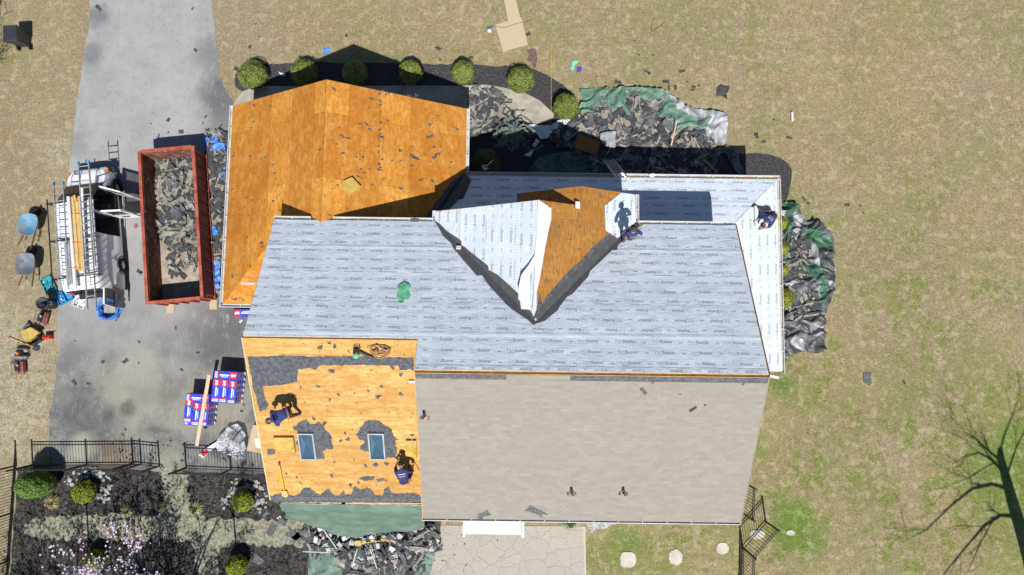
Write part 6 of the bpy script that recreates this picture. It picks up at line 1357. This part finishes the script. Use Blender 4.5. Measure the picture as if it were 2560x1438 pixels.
for k in range(3): mb.box(G(1089+k*5, 1320, .08), (.075, .95, .04), R(-1))
tag(mb.build('ridge_vent', M['shing_dark']), 'ribbed black ridge vent lengths standing at the patio corner', 'ridge vent')
# white slatted bench
c = G(1234, 1318, .4); o = root('patio_bench', 'wide white slatted bench under the back gutter', 'bench', (c.x, c.y+.12, 0), R(-.75))
for k in range(7): t = MB(); t.box((0,-.36+k*.115,.42), (2.40,.10,.025)); t.build('seat_slat', M['white_pl'], o, world=False)
for sx in (-1,1):
    t = MB(); t.box((sx*1.25,0,.62), (.10,.95,.04)); t.build('armrest', M['white_pl'], o, world=False)
    for sy in (-.42,.42): t = MB(); t.box((sx*1.25,sy,.31), (.09,.09,.60)); t.build('leg', M['white_pl'], o, world=False)
t = MB(); t.box((0,.46,.72), (2.4,.04,.45)); t.build('backrest', M['white_pl'], o, world=False)
# ================================================================ people
def person(label, base, face, J, extras=None, cap=None, pl=None, arm_skin=True):
    """J: joints in metres (forward, left, up) from the point between the feet on the roof"""
    f = Vector((math.cos(face), math.sin(face), 0)); l = Vector((-f.y, f.x, 0))
    base = Vector(base)
    def W_(q):
        p_ = base + f*q[0] + l*q[1]
        return p_ + Vector((0,0,q[2]))
    def gz(q):   # height of the roof below a foot, relative to base
        p_ = base + f*q[0] + l*q[1]; k = (pl.o - p_).dot(pl.n)/pl.n.z; return k
    P_ = {}; rad = {}; E_ = []
    def add(n_, q, r, par=None, foot=False):
        v_ = W_(q)
        if foot: v_.z += gz(q)
        P_[n_] = v_; rad[n_] = r
        if par: E_.append((par, n_))
    add('pelvis', J['pelvis'], .135); add('spine', J['spine'], .125, 'pelvis'); add('chest', J['chest'], .145, 'spine'); add('neck', J['neck'], .060, 'chest')
    hd = Vector(J['head']); nk = Vector(J['neck']); dn = (hd-nk).normalized()
    add('jaw', nk+dn*.07, .062, 'neck'); add('head', nk+dn*.15, .092, 'jaw'); add('crown', nk+dn*.24, .075, 'head')
    for s, t in (('l',1),('r',-1)):
        sh = J['sh_'+s]; el = J['el_'+s]; wr = J['wr_'+s]; add('sh_'+s, sh, .065, 'chest'); add('el_'+s, el, .045, 'sh_'+s); add('wr_'+s, wr, .030, 'el_'+s)
        w0 = Vector(wr); dr = (w0-Vector(el)).normalized(); sd = dr.cross(Vector((0,0,1))); sd = sd.normalized() if sd.length > .1 else Vector((0,1,0)); dwn = dr.cross(sd)
        add('palm_'+s, w0+dr*.055, .030, 'wr_'+s)
        for k in range(4):
            L_ = (.040,.046,.043,.034)[k]; b0 = w0+dr*.085+sd*(.027-.018*k); add('f%d1_%s' % (k,s), b0, .0095, 'palm_'+s); add('f%d2_%s' % (k,s), b0+dr*L_-dwn*.008, .0085, 'f%d1_%s' % (k,s)); add('f%d3_%s' % (k,s), b0+dr*(L_*1.55)-dwn*.030, .0075, 'f%d2_%s' % (k,s))
        add('t1_'+s, w0+dr*.035+sd*.040, .011, 'palm_'+s); add('t2_'+s, w0+dr*.070+sd*.058, .009, 't1_'+s)
        hp = J['hip_'+s]; kn = J['kn_'+s]; an = J['an_'+s]; add('hip_'+s, hp, .095, 'pelvis'); add('kn_'+s, kn, .065, 'hip_'+s); add('an_'+s, an, .045, 'kn_'+s, True)
        tof = J.get('toe', (.16,0,0)); add('heel_'+s, (an[0]+.01, an[1], an[2]-.05), .042, 'an_'+s, True); add('toe_'+s, (an[0]+tof[0], an[1]+tof[1]*t, an[2]-.055), .036, 'heel_'+s, True)
    names = list(P_); me = bpy.data.meshes.new('b'); me.from_pydata([P_[n_] for n_ in names], [(names.index(a), names.index(b)) for a, b in E_], [])
    ob = bpy.data.objects.new('b', me); COL.objects.link(ob); sk = ob.modifiers.new('s', 'SKIN'); sk.use_smooth_shade = True
    if not me.skin_vertices: pass
    lay = me.skin_vertices[0].data
    for i, n_ in enumerate(names): lay[i].radius = (rad[n_], rad[n_]); lay[i].use_root = n_ == 'pelvis'
    lay[names.index('chest')].radius = (.16,.115); lay[names.index('pelvis')].radius = (.155,.12)
    sb = ob.modifiers.new('u', 'SUBSURF'); sb.levels = 1; sb.render_levels = 1
    dg = bpy.context.evaluated_depsgraph_get(); bmesh_ = bpy.data.meshes.new_from_object(ob.evaluated_get(dg)); bpy.data.objects.remove(ob)
    segs = {'shirt': [('spine','chest'),('chest','neck'),('chest','sh_l'),('chest','sh_r'),('sh_l','el_l'),('sh_r','el_r'),('pelvis','spine')], 'pants': [('pelvis','hip_l'),('pelvis','hip_r'),('hip_l','kn_l'),('hip_r','kn_r'),('kn_l','an_l'),('kn_r','an_r')],
            'shoe': [('an_l','heel_l'),('heel_l','toe_l'),('an_r','heel_r'),('heel_r','toe_r')], 'skin': [('neck','jaw'),('jaw','head'),('el_l','wr_l'),('el_r','wr_r'),('wr_l','palm_l'),('wr_r','palm_r'),('palm_l','f13_l'),('palm_r','f13_r')], 'hair': [('head','crown')]}
    mats = {'skin': 0, 'hair': 1, 'shoe': 2}; bmesh_.materials.clear()
    for m_ in (M['skin'], M['hair'], M['black'], M['navy'], M['jeans']): bmesh_.materials.append(m_)
    def near(c):
        best = (9, '')
        for k_, sg in segs.items():
            for a, b in sg:
                A, B = P_[a], P_[b]; ab = B-A; t_ = max(0, min(1, (c-A).dot(ab)/max(1e-9, ab.length_squared))); d_ = (c-A-ab*t_).length / ((rad[a]*(1-t_)+rad[b]*t_)**.5); best = min(best, (d_, k_))
        return best[1]
    shirt, pants = MB(), MB(); vs = [v_.co.copy() for v_ in bmesh_.vertices]; ns = [v_.normal.copy() for v_ in bmesh_.vertices]
    for pf in bmesh_.polygons:
        k_ = near(pf.center); pf.material_index = {'skin':0,'hair':1,'shoe':2,'shirt':3,'pants':4}[k_]
        if k_ in ('shirt','pants'):
            g_ = .016 if k_ == 'shirt' else .010; (shirt if k_ == 'shirt' else pants).add([vs[i]+ns[i]*(g_+.008*noise.noise(vs[i]*14)) for i in pf.vertices], [tuple(range(len(pf.vertices)))])
    rt = bpy.data.objects.new('person', bmesh_); COL.objects.link(rt); tag(rt, label, 'person')
    def weld(mb): 
        # merge shared vertices so the cloth is one surface
        key = {}; nv = []; mp = []
        for q in mb.v:
            k_ = (round(q[0],4), round(q[1],4), round(q[2],4))
            if k_ not in key: key[k_] = len(nv); nv.append(q)
            mp.append(key[k_])
        mb.v = nv; mb.f = [[mp[i] for i in f_] for f_ in mb.f]; mb.uv = [(0,0)]*len(nv); return mb
    sh_o = weld(shirt).build('shirt', M['navy'], rt, smooth=True); weld(pants).build('trousers', M['jeans'], rt, smooth=True)
    up = (P_['crown']-P_['neck']).normalized(); fc = (f + (Vector((0,0,-.6)) if up.z < .5 else Vector((0,0,0)))); fc = (fc-up*fc.dot(up)).normalized(); rs = up.cross(fc); H = P_['head']
    t_ = MB(); t_.lathe(H+up*.02, [(.104,-.015),(.106,.03),(.088,.085),(.045,.115),(0,.122)], 14, M=Matrix((rs, fc, up)).transposed())
    if cap: t_.add([H+up*.03+rs*.07+fc*.09, H+up*.02+rs*.055+fc*.17, H+up*.02-rs*.055+fc*.17, H+up*.03-rs*.07+fc*.09], [(0,1,2,3),(3,2,1,0)])
    t_.build('cap' if cap else 'hair', M['capgrey'] if cap else M['hair'], rt, smooth=True)
    # face
    t_ = MB(); t_.tube([H-up*.005+fc*.085, H-up*.035+fc*.113, H-up*.04+fc*.09], [.008,.014,.010], 6); t_.build('nose', M['skin'], rt)
    for sg in (-1,1):
        t_ = MB(); t_.lathe(H+fc*.083+rs*sg*.033, [(0,-.008),(.011,0),(0,.008)], 8); t_.build('eye', M['ink_white'], rt); t_ = MB(); t_.tube([H+rs*sg*.092-up*.01, H+rs*sg*.106-up*.01-fc*.01], [.026,.018], 8); t_.build('ear', M['skin'], rt)
    t_ = MB(); t_.bar(H-up*.062+fc*.082-rs*.022, H-up*.062+fc*.082+rs*.022, .010, .008); t_.build('mouth', M['maroon'], rt)
    # white print on the back of the shirt
    C_ = P_['chest'].lerp(P_['spine'], .25); ax = (P_['neck']-P_['spine']).normalized(); bk = (-f + Vector((0,0,1.2 if ax.z < .75 else .35))); bk = (bk-ax*bk.dot(ax)).normalized(); sd = ax.cross(bk).normalized(); t_ = MB()
    for r_ in range(3):
        for k in range(5 if r_ == 0 else 7):
            wd_ = (.24/5 if r_ == 0 else .22/7); hh = .050 if r_ == 0 else .014; x = (k-(2 if r_ == 0 else 3))*wd_; y = (.05, -.005, -.03)[r_]; o_ = .150
            hit = rt.ray_cast(C_ + sd*x + ax*y + bk*.4, -bk); z_ = (hit[1]-C_).dot(bk)+.045 if hit[0] else o_
            q0 = C_+sd*(x-wd_*.42)+ax*y+bk*z_; t_.add([q0, q0+sd*wd_*.84, q0+sd*wd_*.84+ax*hh, q0+ax*hh], [(0,1,2,3),(3,2,1,0)])
    t_.build('shirt_print', M['ink_white'], sh_o)
    bt = MB(); Cb = P_['pelvis'].lerp(P_['spine'], .35); axb = (P_['spine']-P_['pelvis']).normalized(); xb = axb.orthogonal().normalized(); yb = axb.cross(xb)
    bt.lathe(Cb, [(.165,-.025),(.172,0),(.165,.025)], 18, M=Matrix((xb, yb, axb)).transposed()); bo = bt.build('tool_belt', M['leather'], rt)
    for sg in (-1,1): t_ = MB(); t_.box(Cb+l*sg*.17-Vector((0,0,.06)), (.12,.10,.17), face); t_.build('pouch', M['leather'], bo)
    t_ = MB(); t_.box(Cb+l*.20+f*.04+Vector((0,0,.03)), (.07,.06,.06), face); t_.build('tape_measure', M['yellow'], bo)
    return rt, P_
def base_on(pl, u, v): return pl.at(*pl.px(u, v), .0)
stand = dict(pelvis=(0,0,.92), spine=(.03,0,1.10), chest=(.08,0,1.32), neck=(.10,0,1.48), head=(.14,0,1.62), sh_l=(.07,.19,1.41), sh_r=(.07,-.19,1.41), el_l=(.02,.30,1.14), el_r=(.0,-.33,1.16), wr_l=(.16,.27,.92), wr_r=(.14,-.17,1.0), hip_l=(0,.09,.88), hip_r=(0,-.09,.88), kn_l=(.06,.12,.49), kn_r=(.06,-.12,.49), an_l=(0,.14,.09), an_r=(.02,-.14,.09))
person('standing worker in navy shirt and charcoal cap at the right valley, seen from behind', base_on(pF, 1566, 603), R(100), stand, cap=True, pl=pF)
bend = dict(pelvis=(-.05,0,.86), spine=(.12,0,.98), chest=(.36,0,1.02), neck=(.52,0,.98), head=(.64,0,.86), sh_l=(.40,.19,.98), sh_r=(.40,-.19,.98), el_l=(.46,.24,.70), el_r=(.50,-.25,.70), wr_l=(.50,.20,.46), wr_r=(.60,-.18,.47), hip_l=(-.05,.09,.82), hip_r=(-.05,-.09,.82), kn_l=(.02,.14,.45), kn_r=(.10,-.14,.46), an_l=(-.12,.17,.09), an_r=(.04,-.17,.09))
person('bent over worker in navy shirt near the left edge of the plywood back roof', base_on(pB2, 738, 1026), R(204), bend, pl=pB2)
bend2 = dict(bend); bend2.update(pelvis=(-.08,0,.74), spine=(.08,0,.90), chest=(.28,0,1.02), neck=(.42,0,1.06), head=(.55,0,1.02), sh_l=(.30,.19,1.0), sh_r=(.30,-.19,1.0), el_l=(.46,.24,.80), el_r=(.26,-.33,.76), wr_l=(.66,.16,.68), wr_r=(.34,-.30,.52), hip_l=(-.08,.09,.70), hip_r=(-.08,-.09,.70), kn_l=(.16,.16,.44), kn_r=(.14,-.18,.42))
_, Pp = person('crouching worker in navy shirt holding a yellow bar on the plywood back roof', base_on(pB2, 1019, 1190), R(98), bend2, pl=pB2)
A_ = Pp['palm_r']+Vector((-.05,.25,.10)); B_ = Pp['palm_r']+Vector((.28,-.42,-.22)); o = root('pry_bar', 'yellow pry bar with red end held by the crouching back roof worker', 'pry bar', A_); t = MB(); t.tube([A_, B_], .015, 7); t.build('shaft', M['yellow'], o); t = MB(); t.tube([B_, B_+(B_-A_).normalized()*.10], .02, 7); t.build('end', M['redplastic'], o)
cr = dict(pelvis=(-.18,0,.42), spine=(-.04,0,.56), chest=(.18,0,.66), neck=(.32,0,.68), head=(.44,0,.60), sh_l=(.20,.18,.64), sh_r=(.20,-.18,.64), el_l=(.30,.24,.40), el_r=(.34,-.26,.42), wr_l=(.48,.12,.24), wr_r=(.52,-.30,.22), hip_l=(-.18,.09,.40), hip_r=(-.18,-.09,.40), kn_l=(.14,.20,.44), kn_r=(.02,-.42,.34), an_l=(-.02,.22,.09), an_r=(.06,-.78,.09), toe=(.14,0,0))
person('kneeling worker in navy shirt on the white right hand lower roof', base_on(pLR, 1916, 549), R(222), cr, pl=pLR)
mb = MB(); mb.tube([pLR.at(*pLR.px(1886,517), .10), pLR.at(*pLR.px(1888,566), .10)], .085, 14); tag(mb.build('underlay_roll', M['felt_back']), 'short white underlay roll in front of the kneeling worker', 'roll')
# ================================================================ trees
def branch(mb, p, d, L, r, depth, rng, out, spread=.55, up=.1, seg=5):
    pts = [p.copy()]; rs = [r]
    for k in range(seg):
        d = (d + Vector((rng.uniform(-1,1), rng.uniform(-1,1), rng.uniform(-.6,.8)+up))*.16).normalized(); p = p + d*L/seg; pts.append(p.copy()); rs.append(r*(1-.75*(k+1)/seg)+.004)
        if depth > 0 and k >= 1 and rng.random() < .85:
            nd = (d + Vector((rng.uniform(-1,1), rng.uniform(-1,1), rng.uniform(-.3,.6)))*spread*1.5).normalized(); branch(mb, p, nd, L*rng.uniform(.45,.7), max(.004, rs[-1]*.65), depth-1, rng, out, spread, up, seg)
    mb.tube(pts, rs, 5 if r > .03 else 3, cap=False); out += pts[2:] if depth <= 1 else []
rng = random.Random(77)
c = G(372, 1480); o = root('magnolia', 'pink flowering magnolia tree leaning into the bottom left corner', 'tree', (c.x, c.y, 0)); tb = MB(); tips = []
tb.tube([c, c+Vector((.02,.05,.7))], [.10,.08], 8, cap=False)
for k in range(17):
    a = k*math.tau/17+rng.uniform(-.2,.2); branch(tb, c+Vector((0,.05,.6)), Vector((math.cos(a)*1.0, math.sin(a)*1.0+.15, rng.uniform(.7,1.6))).normalized(), rng.uniform(2.0,3.3), .028, 2, rng, tips)
tb.build('trunk', M['bark'], o); bl_ = MB(); lfm = MB()
for q0 in tips:
    for _ in range(3):
        q = q0+Vector((rng.gauss(0,.09), rng.gauss(0,.09), rng.gauss(0,.08)))
        if rng.random() < .62:
            s = rng.uniform(.022,.052); a0 = rng.uniform(0,6); tl = rng.uniform(-.4,.9)
            for k in range(5):
                a = a0+k*1.256; dd = Vector((math.cos(a), math.sin(a), tl)); sd_ = Vector((-math.sin(a), math.cos(a), 0))*s*.5; bl_.add([q, q+dd*s*.6+sd_, q+dd*s*1.2+Vector((0,0,.01)), q+dd*s*.6-sd_], [(0,1,2,3)])
        elif rng.random() < .2: foliage(lfm, q, .05,.05,.04, 2, .035, rng)
bl_.build('blossom', M['petal'], o); lfm.build('foliage', M['leaf_yellow'], o)
for (u, v, lb) in [(222,1352,'thin bare sapling at the left end of the gravel path'), (590,1362,'thin bare sapling right of the lower gravel path')]:
    c = G(u, v); o = root('sapling', lb, 'tree', (c.x, c.y, 0)); tb = MB(); tips = []; tb.tube([c, c+Vector((0,0,1.6)), c+Vector((-.02,0,2.7))], [.045,.035,.02], 6)
    for k in range(7): a = rng.uniform(0,6.28); branch(tb, c+Vector((0,0,rng.uniform(1.5,2.6))), Vector((math.cos(a), math.sin(a), .8)).normalized(), rng.uniform(.7,1.2), .015, 1, rng, tips)
    tb.build('trunk', M['bark'], o)
for (u, v, L, lb) in [(78,1445,1.5,'leafless twiggy shrub at the bottom left corner'), (150,1440,1.2,'leafless twiggy shrub left of the magnolia')]:
    c = G(u, v); o = root('bare_shrub', lb, 'shrub', (c.x, c.y, 0)); tb = MB(); tips = []
    for k in range(9): a = rng.uniform(0,6.28); branch(tb, c, Vector((math.cos(a)*.7, math.sin(a)*.7, 1)).normalized(), L*rng.uniform(.6,1), .016, 1, rng, tips)
    tb.build('stem', M['bark'], o)
# big bare tree off the lower right corner: its shadow lies on the lawn
def shp(u, v, z):                # point at height z whose shadow falls on photo point (u, v)
    g = G(u, v); return Vector((g.x-SH[0]*z, g.y-SH[1]*z, z))
o = root('bare_tree', 'tall bare tree just outside the lower right corner of the picture', 'tree', shp(2610,1560,.0)); tb = MB(); tips = []
spine = [(2600,1560,.0,.42),(2585,1440,2.2,.34),(2566,1370,3.6,.30),(2545,1300,5.0,.27),(2530,1250,6.0,.25),(2515,1195,7.0,.21),(2503,1150,7.9,.17),(2500,1125,8.6,.13)]
tb.tube([shp(u,v,z) for u,v,z,r in spine], [r for *_, r in spine], 10)
L_ = [[(2540,1290,5.2,.12),(2500,1288,6.2,.10),(2460,1315,6.8,.08),(2400,1385,7.4,.055),(2340,1460,8,.03)], [(2522,1222,6.4,.12),(2480,1210,7.1,.10),(2430,1222,7.6,.08),(2380,1262,8.0,.06),(2315,1325,8.4,.04),(2270,1348,8.7,.02)], [(2508,1180,7.2,.10),(2480,1150,7.8,.08),(2448,1132,8.2,.06),(2415,1140,8.6,.045),(2400,1165,8.9,.02)],
      [(2503,1152,7.8,.09),(2475,1130,8.4,.07),(2440,1098,9.0,.05),(2410,1078,9.4,.03)], [(2500,1128,8.5,.08),(2510,1090,9.3,.06),(2530,1040,10,.04),(2545,1000,10.5,.02)], [(2552,1320,4.8,.10),(2590,1270,6,.07),(2640,1200,7.5,.04)], [(2515,1195,7,.07),(2540,1120,8.2,.05),(2565,1070,9,.03)], [(2482,1302,6.5,.05),(2450,1360,7.4,.04),(2420,1430,8,.02)], [(2500,1150,7.8,.05),(2470,1165,8.2,.04),(2420,1195,8.8,.03),(2370,1215,9.2,.015)]]
for q in L_:
    tb.tube([shp(u,v,z) for u,v,z,r in q], [r*.72 for *_, r in q], 6, cap=False)
    for i in range(1, len(q)):
        for _ in range(3):
            p_ = shp(*q[i][:3]); dd = (p_-shp(*q[i-1][:3])).normalized()
            if rng.random() < .8: branch(tb, p_, (dd+Vector((rng.uniform(-.8,.8), rng.uniform(-.8,.8), rng.uniform(-.2,.7)))).normalized(), rng.uniform(1.0,2.0), max(.010, q[i][3]*.28), 1, rng, tips, .6)
tb.build('trunk', M['bark'], o)
# small scrubby bushes whose tops show at the upper left corner
for (u, v, h, r, lb) in [(8,60,1.6,.55,'scrubby bush at the top left corner'), (12,150,1.2,.5,'scrubby bush below the rubbish bin')]:
    c = G(u-25, v); o = root('scrub_bush', lb, 'shrub', (c.x, c.y, 0)); tb = MB(); tips = []; lf = MB()
    for k in range(12): a = rng.uniform(0,6.28); branch(tb, c, Vector((math.cos(a)*.7, math.sin(a)*.7, 1)).normalized(), h*rng.uniform(.6,1), .02, 1, rng, tips)
    for q in tips: foliage(lf, q, .07,.07,.06, 3, .05, rng)
    tb.build('stem', M['bark'], o); lf.build('foliage', M['leaf_holly'], o)

for (u, v, hgt, cx, cy, n_, lb) in [(470,1640,7.5,.1,.2,13,'tall budding tree just below the picture, left of the back heap'), (190,1660,7.0,-.1,.2,12,'tall budding tree just below the bottom left corner')]:
    c = G(u, v); o = root('budding_tree', lb, 'tree', (c.x, c.y, 0)); tb = MB(); tips = []; lf = MB(); tb.tube([c, c+Vector((.05,.05,hgt*.45))], [.16,.11], 8, cap=False)
    for k in range(n_):
        a = k*math.tau/n_+rng.uniform(-.2,.2); branch(tb, c+Vector((.05,.05,hgt*rng.uniform(.36,.46))), Vector((math.cos(a), math.sin(a), rng.uniform(.5,1.5))).normalized(), rng.uniform(2.4,3.8), .05, 2, rng, tips)
    tb.build('trunk', M['bark'], o)
    for q in tips:
        for _ in range(2):
            if rng.random() < .75: foliage(lf, q+Vector((rng.gauss(0,.1), rng.gauss(0,.1), rng.gauss(0,.1))), .10,.10,.08, 3, .11, rng)
    lf.build('foliage', M['leaf_green'], o)
